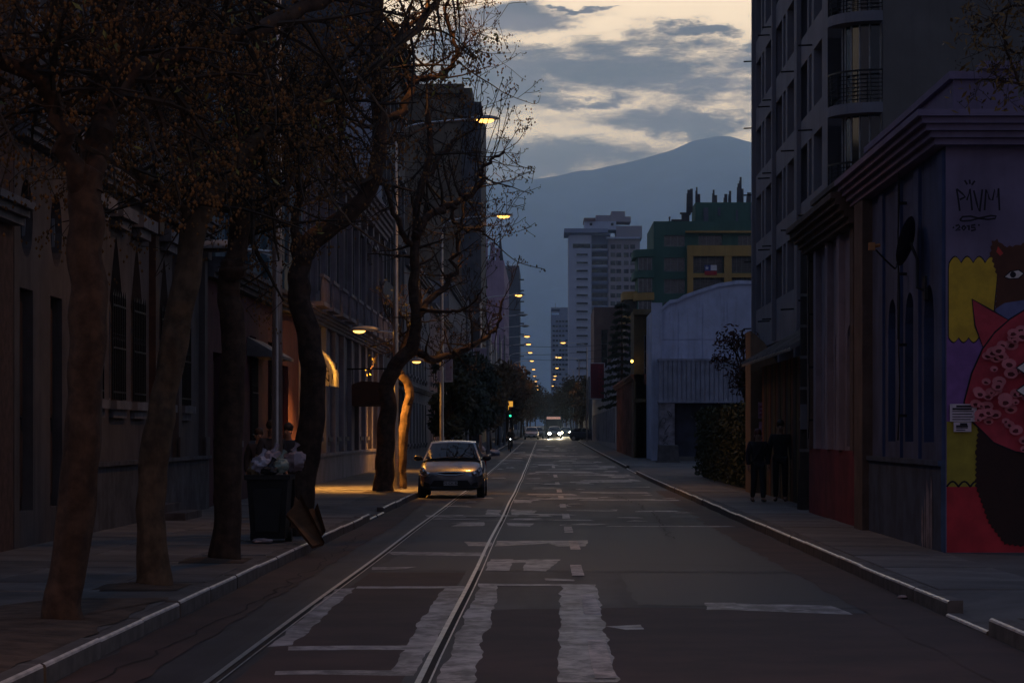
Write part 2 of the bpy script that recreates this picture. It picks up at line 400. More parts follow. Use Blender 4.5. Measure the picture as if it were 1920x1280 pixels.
for l in ([(1245, 515), (1332, 520), (1318, 600), (1262, 780), (1215, 960), (1045, 960), (1130, 790), (1195, 640)],
          [(1085, 532), (1178, 532), (1120, 640), (1040, 800), (940, 930), (850, 930), (905, 800), (1010, 640)],
          [(1610, 522), (1775, 522), (1795, 640), (1830, 800), (1868, 960), (1592, 960), (1600, 800), (1606, 650)],
          [(690, 527), (1180, 525), (1180, 534), (690, 536)], [(1240, 514), (1775, 517), (1775, 525), (1240, 522)],
          [(395, 797), (915, 793), (905, 812), (390, 815)], [(330, 908), (960, 902), (930, 928), (330, 925)],
          [(600, 540), (690, 532), (405, 792), (300, 800)],
          [(1292, 404), (1400, 404), (1380, 455), (1266, 455)], [(1465, 404), (1605, 405), (1552, 459), (1435, 455)], [(1380, 408), (1480, 406), (1470, 418), (1380, 420)],
          [(1185, 324), (1300, 328), (1300, 346), (1195, 345)], [(1320, 322), (1735, 319), (1722, 345), (1600, 345), (1560, 332), (1320, 346)],
          [(1540, 489), (1668, 495), (1668, 503), (1545, 499)],
          [(770, 440), (960, 438), (900, 448), (760, 452)], [(830, 370), (1270, 374), (1280, 390), (850, 384)],
          [(1000, 205), (1180, 205), (1190, 216), (1010, 214)], [(1170, 240), (1270, 233), (1260, 255), (1120, 257)], [(1370, 240), (1490, 243), (1480, 256), (1370, 254)],
          [(1390, 180), (1500, 182), (1490, 202), (1390, 204)], [(1400, 135), (1485, 138), (1480, 150), (1400, 150)], [(1545, 178), (1865, 180), (1860, 188), (1545, 184)],
          [(1810, 705), (1960, 700), (1990, 720), (1900, 722)], [(1280, 180), (1340, 182), (1335, 204), (1270, 202)], [(2260, 600), (2400, 600), (2440, 630), (2270, 632)]):
    patch(cr(l), patch_pale, .0045, .06)
patch(ppoly([(1330, 1130), (1560, 1136), (1600, 1152), (1330, 1142)]), patch_pale, .0045, .06)
# streaks of worn pale surfacing farther up the street
for k in range(190):
    Z = 42*math.exp(rnd.random()*1.75)
    x = rnd.uniform(-2.1, 3.3); w = rnd.uniform(.25, 1.3)*(1 if rnd.random() < .6 else 2.4); dep = rnd.uniform(.3, 1.1)*(Z/50)
    x0, x1 = max(-3.0, x-w/2), min(3.4, x+w/2)
    if x0 < -.7 < x1 and rnd.random() < .7: x0 = -.68
    if x1-x0 < .15: continue
    patch([(x0, Z), (x1, Z+rnd.uniform(-.3, .3)), (x1-.12, Z+dep), (x0+.15, Z+dep*rnd.uniform(.6, 1.2))], patch_pale if rnd.random() < .68 else patch_dark, .005+.0001*(k % 20), .16)
# faded centre dashes
for z0, z1, x in ((16.4, 19.5, .42), (22.3, 24.9, .45), (28.2, 30.6, .40), (34.6, 37.4, .45), (40.5, 43.2, .42), (47, 50, .44), (54, 57, .43), (61, 64, .44), (68, 72, .44), (78, 82, .44), (90, 95, .44), (110, 116, .44)):
    patch([(x-.075, z0), (x+.075, z0), (x+.07, z1), (x-.07, z1)], paint_white, .0078, .018, 'painted_dash')
for l in ([(.9, 23), (3.2, 24.2)], [(-3.0, 14), (-2.8, 26), (-3.0, 40)], [(.8, 31), (3.4, 30)], [(2.0, 38), (2.3, 52), (1.9, 66)], [(1.0, 44), (3.4, 46)], [(-.7, 58), (3.3, 57)]):
    seam(l, rnd.uniform(.005, .008))
# dirt along the gutters and the bare tree strip
patch([(-3.27, 10), (-2.75, 10), (-2.7, 45), (-2.9, 60), (-3.27, 60)], patch_brown, .004, .10)
patch([(3.63, 12), (3.0, 12), (2.95, 44), (3.2, 70), (3.63, 70)], patch_brown, .004, .10)
def soil_sheet(name, poly, h, rag=.12):
    s = rnd.random()*50; mb = MB(); pts = []
    for i in range(len(poly)):
        a, b = Vector(poly[i]), Vector(poly[(i+1) % len(poly)])
        n = max(2, int((b-a).length/.3))
        for k in range(n):
            p = a.lerp(b, k/n); pts.append(p+Vector((mnoise.noise(Vector((p.x*2, p.y*2, s))), mnoise.noise(Vector((p.x*2, p.y*2, s+5)))))*rag)
    c = sum(pts, Vector((0, 0)))/len(pts)
    for i in range(len(pts)):
        a, b = pts[i], pts[(i+1) % len(pts)]
        mb.face([(a.x, a.y, h), (b.x, b.y, h), (c.x, c.y, h+.05)])
    o = mb.build(name, soil, fix=False); o['kind'] = 'structure'
soil_sheet('bare_soil_strip', [(-3.47, 13), (-4.9, 13), (-5.0, 20.5), (-4.5, 22.3), (-3.47, 22.5)], .146)
for nm, x, z, w in (('tree_pit', -3.9, 24.0, .55), ('tree_pit_second', -3.85, 29.0, .5), ('tree_pit_third', -3.7, 37.0, .5), ('tree_pit_fourth', -4.1, 63.0, .6)):
    soil_sheet(nm, [(x-w, z-w), (x+w*.6, z-w), (x+w*.6, z+w), (x-w, z+w)], .147, .05)
# pavement slabs, uneven, round the tree pits
slab_m = [mat('pavement_slab_%d' % k, c, .78, .35, 1.4, .006, 25, spec=.45) for k, c in enumerate(((.115, .108, .105), (.14, .132, .128), (.095, .09, .09)))]
pl_, pr_ = bpy.data.objects['pavement_left'], bpy.data.objects['pavement_right']
def slabs(par, x0, x1, nc, z0, z1, dz, skip):
    sm = {}
    w = (x1-x0)/nc
    for i in range(int((z1-z0)/dz)):
        for c in range(nc):
            xa, za = x0+c*w, z0+i*dz
            if any(a-.02 < xa+w/2 < b+.02 and c_-.02 < za+dz/2 < d_+.02 for a, b, c_, d_ in skip): continue
            k = rnd.choice((0, 0, 1, 1, 2))
            if k not in sm: mb = MB(); mb.hexa([(.008, .008, -.01), (w-.008, .008, -.01), (w-.008, dz-.008, -.01), (.008, dz-.008, -.01), (.016, .016, .010), (w-.016, .016, .010), (w-.016, dz-.016, .010), (.016, dz-.016, .010)]); sm[k] = mb.mesh('paving_slab', slab_m[k])
            o = place(sm[k], 'paving_slab', par, (xa, za, .1405+rnd.uniform(-.003, .003))); o.rotation_euler = (rnd.uniform(-.003, .003), rnd.uniform(-.003, .003), 0)
slabs(pl_, -6.98, -4.30, 2, 14.0, 45.5, 1.34, [(-5.2, -3.4, 10, 23.5)])
slabs(pl_, -4.28, -3.46, 1, 24.8, 45.5, 1.34, [(-4.6, -3.4, 28, 30.5), (-4.6, -3.4, 36, 38)])
slabs(pl_, -6.98, -4.30, 2, 51.2, 72, 1.34, [(-5.0, -3.4, 62, 64.5)])
slabs(pr_, 3.84, 5.10, 1, 23.6, 70, 1.3, [])
# mountain behind the city
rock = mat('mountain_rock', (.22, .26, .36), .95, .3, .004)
ridge = [(-400, 395), (300, 380), (700, 360), (900, 345), (960, 338), (1020, 334), (1080, 325), (1130, 313), (1180, 302), (1230, 290), (1270, 279), (1290, 269), (1310, 261), (1340, 256), (1370, 257), (1392, 263), (1420, 269), (1470, 284), (1560, 300), (1750, 330), (2100, 345), (2700, 400), (3600, 470)]
def ridge_y(px):
    for (a, b), (c, d) in zip(ridge, ridge[1:]):
        if a <= px <= c: return b+(d-b)*(px-a)/(c-a)
    return 470
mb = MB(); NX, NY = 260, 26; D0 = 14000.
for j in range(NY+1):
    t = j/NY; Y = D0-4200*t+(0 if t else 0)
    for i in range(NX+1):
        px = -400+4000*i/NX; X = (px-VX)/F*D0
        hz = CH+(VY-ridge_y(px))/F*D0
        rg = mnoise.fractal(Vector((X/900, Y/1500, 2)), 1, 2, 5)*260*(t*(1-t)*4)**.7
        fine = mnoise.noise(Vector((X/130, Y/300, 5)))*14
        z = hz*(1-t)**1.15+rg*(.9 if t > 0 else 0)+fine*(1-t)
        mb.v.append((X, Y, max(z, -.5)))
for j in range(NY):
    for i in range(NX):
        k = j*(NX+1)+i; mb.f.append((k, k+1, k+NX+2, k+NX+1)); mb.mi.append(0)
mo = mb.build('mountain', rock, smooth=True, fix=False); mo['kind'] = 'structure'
# ------------------------------------------------------------------ facade builder
glass = mat('dark_window_glass', (.012, .014, .018), .09, .2, 1, spec=.6)
glass_curtain = mat('curtained_glass', (.09, .085, .085), .2, .5, 3, spec=.6)
iron = mat('black_iron', (.015, .015, .017), .5, .3, 6, metal=.6)
alu = mat('grey_window_frame', (.22, .22, .23), .5, .2, 5)
wood_dark = mat('brown_painted_wood', (.055, .026, .016), .6, .4, 3, .004, 40, streak=.5)
stone_trim = mat('dirty_stone_trim', (.15, .145, .155), .85, .35, 2, .01, 18, streak=.6)
roof_m = mat('flat_roof_felt', (.05, .05, .055), .9, .3, 1)
roof_tin = mat('weathered_tin', (.13, .12, .12), .6, .35, 2, .004, 12, metal=.3)
WM = {}
def win_mesh(w, h, nx, ny, fm, gm, kind='rect', fw=.05):
    key = (round(w, 3), round(h, 3), nx, ny, fm.name, gm.name, kind)
    if key in WM: return WM[key]
    f = MB()
    f.box(0, w, -.03, .04, 0, fw); f.box(0, w, -.03, .04, h-fw, h); f.box(0, fw, -.03, .04, fw, h-fw); f.box(w-fw, w, -.03, .04, fw, h-fw)
    for i in range(1, nx): x = w*i/nx; f.box(x-.022, x+.022, -.02, .03, fw, h-fw)
    for j in range(1, ny): z = h*j/ny; f.box(fw, w-fw, -.015, .025, z-.02, z+.02)
    p = MB(); p.box(fw*.5, w-fw*.5, .012, .022, fw*.5, h-fw*.5)
    WM[key] = (f.mesh('window', fm), p.mesh('pane', gm))
    return WM[key]
def door_mesh(w, h, m):
    key = ('door', round(w, 3), round(h, 3), m.name)
    if key in WM: return WM[key]
    f = MB(); f.box(0, w, 0, .05, 0, h)
    for sx in (0, 1):
        for (a, b) in ((.06, .36), (.42, .95)):
            x0 = w*(.06+.48*sx); x1 = w*(.46+.48*sx)
            f.box(x0, x1, -.025, 0, h*a, h*b); f.box(x0+.06, x1-.06, -.04, -.025, h*a+.06, h*b-.06)
    k = MB(); k.ell((w*.53, -.06, h*.42), (.03, .03, .03), 8, 6)
    WM[key] = (f.mesh('door', m), k.mesh('handle', iron))
    return WM[key]
def grille_mesh(w, h, m):
    key = ('grille', round(w, 3), round(h, 3))
    if key in WM: return WM[key]
    f = MB(); n = max(3, int(w/.16))
    for i in range(n+1):
        x = w*i/n; f.box(x-.012, x+.012, -.012, .012, 0, h)
        f.raw([(x-.03, -.012, h), (x+.03, -.012, h), (x+.03, .012, h), (x-.03, .012, h), (x, 0, h+.12)], [(0, 1, 4), (1, 2, 4), (2, 3, 4), (3, 0, 4)])
    for z in (.12, h*.5, h-.15): f.box(0, w, -.015, .015, z-.015, z+.015)
    for i in range(n):
        x = w*(i+.5)/n
        f.tube([(x+.05*math.cos(t*.785), 0, h*.55+.05*math.sin(t*.785)+.1) for t in range(9)], .008, 4)
    WM[key] = f.mesh('grille', m)
    return WM[key]
def curve_of(o):
    u0, u1, v0, v1 = o['u0'], o['u1'], o['v0'], o['v1']; w = u1-u0; c = (u0+u1)/2; top = o.get('top', 'rect'); out = {}
    N = 12; us = [u0+w*i/N for i in range(N+1)]
    if top == 'arch': r = w/2; k = o.get('rise', r); out['t'] = [(u, v1-k+k*math.sqrt(max(0, 1-((u-c)/r)**2))) for u in us]
    if top == 'point': k = o.get('rise', w); out['t'] = [(u, v1-k*(abs(u-c)/(w/2))**1.25) for u in us]
    if top == 'oval':
        hh = (v1-v0)/2; m = (v0+v1)/2
        out['t'] = [(u, m+hh*math.sqrt(max(0, 1-((u-c)/(w/2))**2))) for u in us]
        out['b'] = [(u, m-hh*math.sqrt(max(0, 1-((u-c)/(w/2))**2))) for u in us]
    return out
def wall_into(mb, fr, W, Hh, ops, depth=.25, v_base=0.0):
    us = sorted({0.0, W} | {o['u0'] for o in ops} | {o['u1'] for o in ops})
    vs = sorted({v_base, Hh} | {o['v0'] for o in ops} | {o['v1'] for o in ops})
    for j in range(len(vs)-1):
        vm = (vs[j]+vs[j+1])/2; run = None
        for i in range(len(us)-1):
            um = (us[i]+us[i+1])/2
            hole = any(o['u0'] < um < o['u1'] and o['v0'] < vm < o['v1'] for o in ops)
            if not hole: mb.face([fr(us[i], vs[j]), fr(us[i+1], vs[j]), fr(us[i+1], vs[j+1]), fr(us[i], vs[j+1])])
    for o in ops:
        a, b, c, d = o['u0'], o['u1'], o['v0'], o['v1']; D = -o.get('depth', depth)
        cs = curve_of(o)
        mb.face([fr(a, c), fr(a, c, D), fr(a, d, D), fr(a, d)]); mb.face([fr(b, c), fr(b, d), fr(b, d, D), fr(b, c, D)])
        mb.face([fr(a, c), fr(b, c), fr(b, c, D), fr(a, c, D)]); mb.face([fr(a, d), fr(a, d, D), fr(b, d, D), fr(b, d)])
        mb.face([fr(a, c, D), fr(b, c, D), fr(b, d, D), fr(a, d, D)])
        for key, edge in (('t', d), ('b', c)):
            q = cs.get(key)
            if not q: continue
            for (ua, va), (ub, vb) in zip(q, q[1:]):
                mb.face([fr(ua, va), fr(ub, vb), fr(ub, edge), fr(ua, edge)])
                mb.face([fr(ua, va), fr(ub, vb), fr(ub, vb, D), fr(ua, va, D)])
def fill(root, fr, o, fm=None, gm=None):
    """what stands in the opening"""
    k = o.get('k', 'win'); D = o.get('depth', .25); w = o['u1']-o['u0']; h = o['v1']-o['v0']
    if k == 'win' or k == 'grille':
        nx, ny = o.get('nx', 2), o.get('ny', 2)
        f, p = win_mesh(w, h, nx, ny, o.get('fm', fm or alu), o.get('gm', gm or glass))
        wo = place(f, 'window', root, fr(o['u0'], o['v0'], -D+.07), fr.rz)
        po = bpy.data.objects.new('pane', p); col.objects.link(po); po.parent = wo
        if k == 'grille':
            gr = bpy.data.objects.new('grille', grille_mesh(w*.96, h*o.get('gh', .62), iron)); col.objects.link(gr); gr.parent = wo; gr.location = (w*.02, -D+.02, .02)
        if o.get('sill'):
            s = MB(); s.fbox(fr, o['u0']-.1, o['u1']+.1, o['v0']-.14, o['v0']-.002, -.02, .14); s.fbox(fr, o['u0'], o['u1'], o['v0']-.28, o['v0']-.142, -.02, .07)
            so_ = s.build('sill', o.get('tm', stone_trim), root)
    elif k == 'door':
        f, p = door_mesh(w, h, o.get('fm', wood_dark))
        wo = place(f, 'door', root, fr(o['u0'], o['v0'], -D+.06), fr.rz)
        po = bpy.data.objects.new('handle', p); col.objects.link(po); po.parent = wo
    elif k == 'shutter':
        key = ('shut', round(w, 3), round(h, 3), o['fm'].name)
        if key not in WM:
            s = MB(); n = int(h/.11)
            for i in range(n): z0 = h*i/n; s.hexa([(0, .0, z0), (w, .0, z0), (w, .05, z0), (0, .05, z0), (0, .025, z0+h/n), (w, .025, z0+h/n), (w, .05, z0+h/n), (0, .05, z0+h/n)])
            WM[key] = s.mesh('roller_shutter', o['fm'])
        place(WM[key], 'roller_shutter', root, fr(o['u0'], o['v0'], -D+.08), fr.rz)
    if o.get('hood'):
        s = MB(); tm = o.get('tm', stone_trim)
        s.fbox(fr, o['u0']-.16, o['u1']+.16, o['v1']+.10, o['v1']+.24, -.02, .18); s.fbox(fr, o['u0']-.10, o['u0']-.002, o['v0'], o['v1']+.10, -.02, .05); s.fbox(fr, o['u1']+.002, o['u1']+.10, o['v0'], o['v1']+.10, -.02, .05)
        s.build('window_surround', tm, root)
def cornice(mb, fr, W, v, size=.3, ext=.0, steps=3):
    for i in range(steps):
        a = v+size*i/steps
        mb.fbox(fr, -ext, W+ext, a+(.0015 if i else 0), a+size/steps, -.02, size*(.25+.75*(i+1)/steps))
def building(name, label, cat, fr, W, Hh, D, ops, wm, group=None, rm=None, fm=None, gm=None, end_ops=(), far_end=False, parapet=.5, endfr=None, extra=None):
    root = empty(name, fr(0, 0), label, cat, group)
    mb = MB(); wall_into(mb, fr, W, Hh, ops, v_base=-.6)
    for uu in (0, W):
        if uu == 0 and endfr is not None: continue
        mb.face([fr(uu, -.6, 0), fr(uu, -.6, -D), fr(uu, Hh, -D), fr(uu, Hh, 0)])
    mb.face([fr(0, -.6, -D), fr(W, -.6, -D), fr(W, Hh, -D), fr(0, Hh, -D)])
    mb.build('wall', wm, root, fix=False)
    r = MB(); r.fbox(fr, .02, W-.02, Hh-.7, Hh-parapet, -D+.02, -.3)
    r.build('roof', rm or roof_m, root)
    for o in ops: fill(root, fr, o, fm, gm)
    return root
def grid(u0, du, n, w, rows, **kw):
    out = []
    for (v0, v1) in rows:
        for i in range(n): out.append(dict(u0=u0+i*du, u1=u0+i*du+w, v0=v0, v1=v1, **kw))
    return out
XL, XR = -7.0, 5.15
# ------------------------------------------------------------------ left side of the street, near to far
brick = mat('sooty_brick', (.085, .045, .035), .9, .4, 6, .02, 22, streak=.5)
wall_beige = mat('sooty_beige_stucco', (.095, .078, .074), .9, .25, 1.2, .006, 30, streak=.55)
wall_base = mat('grimy_grey_plinth', (.07, .07, .08), .85, .45, 2.2, .01, 20, streak=.7)
# brick house at the edge of the picture
fr = FL(XL, 22.0)
b = building('brick_house', 'dark sooty brick house beside the beige stucco house with round windows', 'house', fr, 9.9, 9.0, 10, grid(1.2, 2.6, 3, 1.2, [(.9, 3.4), (5.2, 7.6)], k='win', sill=True, hood=True), brick)
m = MB(); cornice(m, fr, 9.88, 4.4, .3); cornice(m, fr, 9.88, 8.6, .4); m.build('cornice', stone_trim, b)
# beige house: round windows over panelled doors, then pointed windows behind ironwork
fr = FL(XL, 31.95)
ops = []
for c in (.75, 2.75): ops += [dict(u0=c-.42, u1=c+.42, v0=.62, v1=3.62, k='door', depth=.22), dict(u0=c-.42, u1=c+.42, v0=4.05, v1=5.1, top='oval', k='win', nx=1, ny=1, depth=.2)]
for c in (5.6, 7.6, 9.6, 12.6, 15.0): ops.append(dict(u0=c-.62, u1=c+.62, v0=2.2, v1=4.9, top='point', rise=1.15, k='grille', sill=True, depth=.3, nx=2, ny=3))
for c in (.75, 2.75, 5.6, 7.6, 9.6, 12.6, 15.0): ops.append(dict(u0=c-.55, u1=c+.55, v0=7.3, v1=9.6, k='win', hood=True, sill=True))
b = building('beige_house', 'beige stucco house with pointed windows behind iron grilles and round windows', 'house', fr, 17.9, 11.2, 10, ops, wall_beige)
m = MB(); cornice(m, fr, 17.88, 5.6, .38, 0, 4); cornice(m, fr, 17.88, 10.5, .5, 0, 4); m.build('cornice', stone_trim, b)
m = MB(); m.fbox(fr, 4.0, 17.88, 0, 1.15, -.02, .10); m.fbox(fr, 4.0, 17.88, 1.152, 1.22, -.02, .16); m.build('plinth', wall_base, b)
for u in (4.2, 11.1, 13.8, 17.3): 
    m = MB(); m.fbox(fr, u-.2, u+.2, 1.222, 5.2, -.02, .12); m.fbox(fr, u-.26, u+.26, 5.202, 5.55, -.02, .2); m.fbox(fr, u-.27, u+.27, 1.222, 1.6, .122, .16); m.build('pilaster', wood_dark if u == 11.1 else wall_beige, b)
for c in (5.6, 7.6, 9.6, 12.6, 15.0):
    m = MB(); m.fbox(fr, c-.75, c+.75, 5.15, 5.35, -.02, .25); m.fbox(fr, c-.55, c+.55, 5.0, 5.148, -.02, .16); m.build('bracket_ledge', stone_trim, b)
m = MB(); m.fbox(fr, 10.2, 12.2, -.0, .28, 0, .75); m.fbox(fr, 10.35, 12.05, .282, .42, 0, .4); m.build('door_step', wall_base, b)
# maroon shop below, pale teal flat above
maroon = mat('maroon_stucco', (.07, .022, .03), .85, .3, 1.5, .006, 25, streak=.5)
teal = mat('pale_teal_stucco', (.10, .155, .19), .85, .2, 1.2, .006, 25, streak=.4)
fr = FL(XL, 49.95)
ops = [dict(u0=c-.6, u1=c+.6, v0=1.5, v1=4.0, k='grille', sill=True, gh=.9) for c in (4.6, 8.2, 12.0)] + [dict(u0=1.2, u1=2.6, v0=.15, v1=3.4, k='door'), dict(u0=14.6, u1=16.2, v0=.15, v1=3.5, k='door')]
ops += [dict(u0=c-.55, u1=c+.55, v0=6.3, v1=9.2, k='win', nx=2, ny=4, hood=True) for c in (2.0, 4.6, 8.2, 12.0, 15.4)]
b = building('maroon_and_teal_house', 'house with maroon ground floor and pale teal upper storey', 'house', fr, 19.0, 11.6, 10, [], teal)
low = MB(); 
bpy.data.objects.remove([c for c in b.children if c.name.startswith('wall')][0])
m1 = MB(); wall_into(m1, fr, 19.0, 5.1, [o for o in ops if o['v1'] < 5], v_base=-.6); m1.build('lower_wall', maroon, b, fix=False)
m2 = MB(); wall_into(m2, fr, 19.0, 11.6, [o for o in ops if o['v0'] > 5], v_base=5.1)
for uu in (0, 19.0): m2.face([fr(uu, -.6, 0), fr(uu, -.6, -10), fr(uu, 11.6, -10), fr(uu, 11.6, 0)])
m2.build('upper_wall', teal, b, fix=False)
for o in ops: fill(b, fr, o, teal if o['v0'] > 5 else None)
m = MB(); cornice(m, fr, 18.98, 4.9, .42, 0, 4); m.build('cornice', wall_base, b)
m = MB(); cornice(m, fr, 18.98, 11.0, .5, 0, 4); m.build('top_cornice', teal, b)
for u in (.4, 3.3, 6.4, 10.1, 13.7, 18.5):
    m = MB(); m.fbox(fr, u-.22, u+.22, 5.33, 10.4, -.02, .14); m.fbox(fr, u-.3, u+.3, 10.402, 10.8, -.02, .22); m.fbox(fr, u-.3, u+.3, 5.33, 6.0, .142, .2); m.build('pilaster', teal, b)
m = MB(); m.hexa([fr(7.0, 3.45, .75), fr(10.4, 3.45, .75), fr(10.4, 3.5, 0), fr(7.0, 3.5, 0), fr(7.0, 3.52, .75), fr(10.4, 3.52, .75), fr(10.4, 3.95, 0), fr(7.0, 3.95, 0)])
m.build('door_hood', roof_tin, b)
# lilac grey classical house with balustraded balcony
lilac = mat('lilac_grey_stone', (.25, .225, .255), .85, .22, 1.1, .006, 22, streak=.45)
fr = FL(XL, 69.0)
W = 35.0; cs = [2.2+i*3.35 for i in range(10)]
ops = []
for i, c in enumerate(cs):
    ops.append(dict(u0=c-.62, u1=c+.62, v0=1.55, v1=4.3, top='arch', k='win', nx=2, ny=3, sill=True) if i not in (5, 8) else dict(u0=c-.75, u1=c+.75, v0=.15, v1=4.2, top='arch', k='door'))
    ops.append(dict(u0=c-.55, u1=c+.55, v0=6.1, v1=9.0, k='win', nx=2, ny=3, hood=True))
b = building('lilac_classical_house', 'lilac grey classical house with fluted pilasters and a balustraded balcony', 'house', fr, W, 11.2, 12, ops, lilac)
m = MB(); cornice(m, fr, W-.02, 5.0, .38, 0, 4); cornice(m, fr, W-.02, 9.9, .75, 0, 5); m.build('cornice', lilac, b)
m = MB(); m.fbox(fr, 0.02, W-.02, 0, .95, -.02, .14); m.fbox(fr, .02, W-.02, .952, 1.05, -.02, .2); m.build('plinth', lilac, b)
for i in range(11):
    u = .52+i*3.35
    m = MB(); m.fbox(fr, u-.28, u+.28, 1.052, 4.98, -.02, .16); m.build('pilaster', lilac, b)
    m = MB(); m.fbox(fr, u-.26, u+.26, 5.4, 9.5, -.02, .14); m.fbox(fr, u-.34, u+.34, 9.502, 9.88, -.02, .22)
    for q in range(3): m.fbox(fr, u-.18+q*.14, u-.10+q*.14, 5.9, 9.3, .142, .17)
    m.build('pilaster', lilac, b)
for i in range(10):
    c = cs[i]
    m = MB(); m.fbox(fr, c-1.1, c+1.1, 5.382, 5.5, 0, .62); m.build('balcony', lilac, b)
    bal = m = MB(); m.fbox(fr, c-1.1, c+1.1, 6.2, 6.3, .5, .62)
    for q in range(8): m.tube([fr(c-1.0+q*.286, 5.5, .56), fr(c-1.0+q*.286, 5.75, .56), fr(c-1.0+q*.286, 6.2, .56)], [.035, .06, .03], 6)
    m.build('balustrade', lilac, b)
# tall dark corner block with the pale curved gable
slate = mat('dark_slate_stucco', (.075, .075, .085), .85, .3, 1, .006, 25, streak=.4)
palewall = mat('pale_blue_grey_stucco', (.33, .35, .41), .85, .2, 1, .006, 25, streak=.4)
fr = FL(XL, 104.1)
ops = grid(1.2, 2.7, 6, 1.2, [(1.2, 3.6), (5.0, 7.2), (8.4, 10.4), (11.6, 13.6), (14.8, 16.8)], k='win', nx=2, ny=2, hood=True)
b = building('dark_tall_house', 'tall dark slate house with a pale curved gable above the lilac house', 'house', fr, 17.5, 19.4, 12, ops, slate)
m = MB(); cornice(m, fr, 17.48, 4.0, .35); cornice(m, fr, 17.48, 18.6, .7, 0, 4); m.build('cornice', slate, b)
m = MB(); pr = [(-3.6, 10.4), (-3.6, 13.8), (-3.1, 15.2), (-2.5, 15.8), (-2.2, 17.0), (-1.2, 17.6), (-.7, 16.2), (-.2, 15.6), (0, 13.6), (0, 10.4)]
fe = FC(XL, 104.1)
m.raw([fe(u, v, .28) for u, v in pr]+[fe(u, v, .004) for u, v in pr], [tuple(range(10)), tuple(reversed(range(10, 20)))]+[(i, (i+1) % 10, 10+(i+1) % 10, 10+i) for i in range(10)])
m.build('curved_gable', palewall, b)
m = MB(); m.fbox(fe, -4.4, -.35, 18.2, 20.6, -4, -.5); m.build('roof_house', slate, b)
# plain houses behind the street trees
tanw = mat('tan_brown_render', (.145, .115, .085), .9, .25, .35, .006, 18, streak=.5)
pinkw = mat('dusty_pink_render', (.20, .145, .15), .9, .25, .6, streak=.5)
greyw = mat('grey_render', (.15, .15, .165), .9, .25, .6, streak=.5)
for z0, w_, h_, wm, lb in ((121.7, 26, 10.5, greyw, 'grey rendered house behind the street trees next to the dark tall house'), (147.8, 30, 9.5, pinkw, 'dusty pink rendered house behind the dense evergreen street tree'), (177.9, 57, 12.5, greyw, 'long grey rendered terrace in front of the tan high block')):
    fr = FL(XL, z0)
    rows = [(1.0, 3.2)]+[(4.6+3.1*k, 6.6+3.1*k) for k in range(int((h_-5)/3.1))]
    ops = grid(1.4, 3.2, int((w_-1.5)/3.2), 1.3, rows, k='win', sill=True)
    b = building('rendered_house', lb, 'house', fr, w_, h_, 11, ops, wm)
    m = MB(); cornice(m, fr, w_-.02, 3.8, .25); cornice(m, fr, w_-.02, h_-.5, .4); m.build('cornice', stone_trim, b)
# tan high block whose blank wall faces down the street
fr = FL(XL, 235.0)
ops = grid(2, 4.0, 9, 1.8, [(2+3.05*k, 3.9+3.05*k) for k in range(10)], k='win', nx=3, ny=1)
b = building('tan_high_block', 'tall tan apartment block with a blank side wall and dark corner strip', 'building', fr, 27, 34.6, 16, ops[:0]+[o for o in ops if o['u1'] < 26.5], tanw)
fe = FC(XL-16, 235.0)
m = MB(); m.fbox(fe, 0, 14.9, 31.4, 32.0, 0, .5); m.fbox(fe, -.3, 15.2, 34.0, 34.9, .0, .7); m.build('cornice', tanw, b)
m = MB(); m.fbox(fe, 15.0, 16.9, -.5, 33.2, -20, .35); m.build('corner_strip', slate, b)
for k in range(10):
    m = MB(); m.fbox(fr, 1.0, 3.4, 3.5+3.05*k, 3.65+3.05*k, 0, .9); m.build('balcony', slate, b)
for k in range(7):
    m = MB(); m.fbox(fe, 4.0+(k % 2)*5, 5.0+(k % 2)*5, 6+k*3.4, 7.3+k*3.4, .0, .03); m.build('window', glass, b)
fr = FL(XL, 296); b = building('grey_corner_block', 'low grey corner block beyond the crossing street', 'building', fr, 126, 13, 14, grid(2, 4.1, 30, 1.8, [(1.2, 3.2), (5, 7), (8.5, 10.5)], k='win', nx=2, ny=1), greyw)
# mauve block with chimneys, then the blue grey one
mauve = mat('mauve_render', (.36, .26, .35), .9, .15, .3, streak=.3)
bluegrey = mat('blue_grey_render', (.10, .115, .15), .9, .15, .3, streak=.3)
fr = FL(XL, 423); b = building('mauve_block', 'mauve apartment block with chimneys and a small spire', 'building', fr, 60, 30.4, 16, grid(2, 4.0, 14, 1.8, [(2+2.9*k, 3.6+2.9*k) for k in range(9)], k='win', nx=2, ny=1), mauve)
fe = FC(XL-16, 423)
for k, (u, w_, h_) in enumerate(((11.4, .9, 3.0), (12.6, 1.1, 4.4), (14.0, .8, 3.6), (14.9, .7, 2.4))):
    m = MB(); m.fbox(fe, u-w_/2, u+w_/2, 29.6, 30.4+h_*.8, -1.5, -.3); m.fbox(fe, u-w_/2-.15, u+w_/2+.15, 30.4+h_*.8+.002, 30.4+h_*.8+.3, -1.65, -.15); m.build('chimney', mauve, b)
m = MB(); c0 = fe(17.2-1.9, 30, -3); m.raw([c0+Vector((-.6, -.6, 0)), c0+Vector((.6, -.6, 0)), c0+Vector((.6, .6, 0)), c0+Vector((-.6, .6, 0)), c0+Vector((0, 0, 5.4))], [(0, 1, 4), (1, 2, 4), (2, 3, 4), (3, 0, 4)]); m.build('spire', slate, b)
for k in range(9):
    for q in range(2):
        m = MB(); m.fbox(fe, 7.5+q*4, 9.0+q*4, 2.5+2.9*k, 4.0+2.9*k, .0, .05); m.build('window', glass, b)
fr = FL(XL+.4, 640); b = building('blue_grey_block', 'narrow blue grey high block beside the mauve block', 'building', fr, 40, 43.5, 20, grid(2, 4.5, 8, 2.2, [(3+2.9*k, 4.6+2.9*k) for k in range(13)], k='win', nx=2, ny=1), bluegrey)
m = MB()
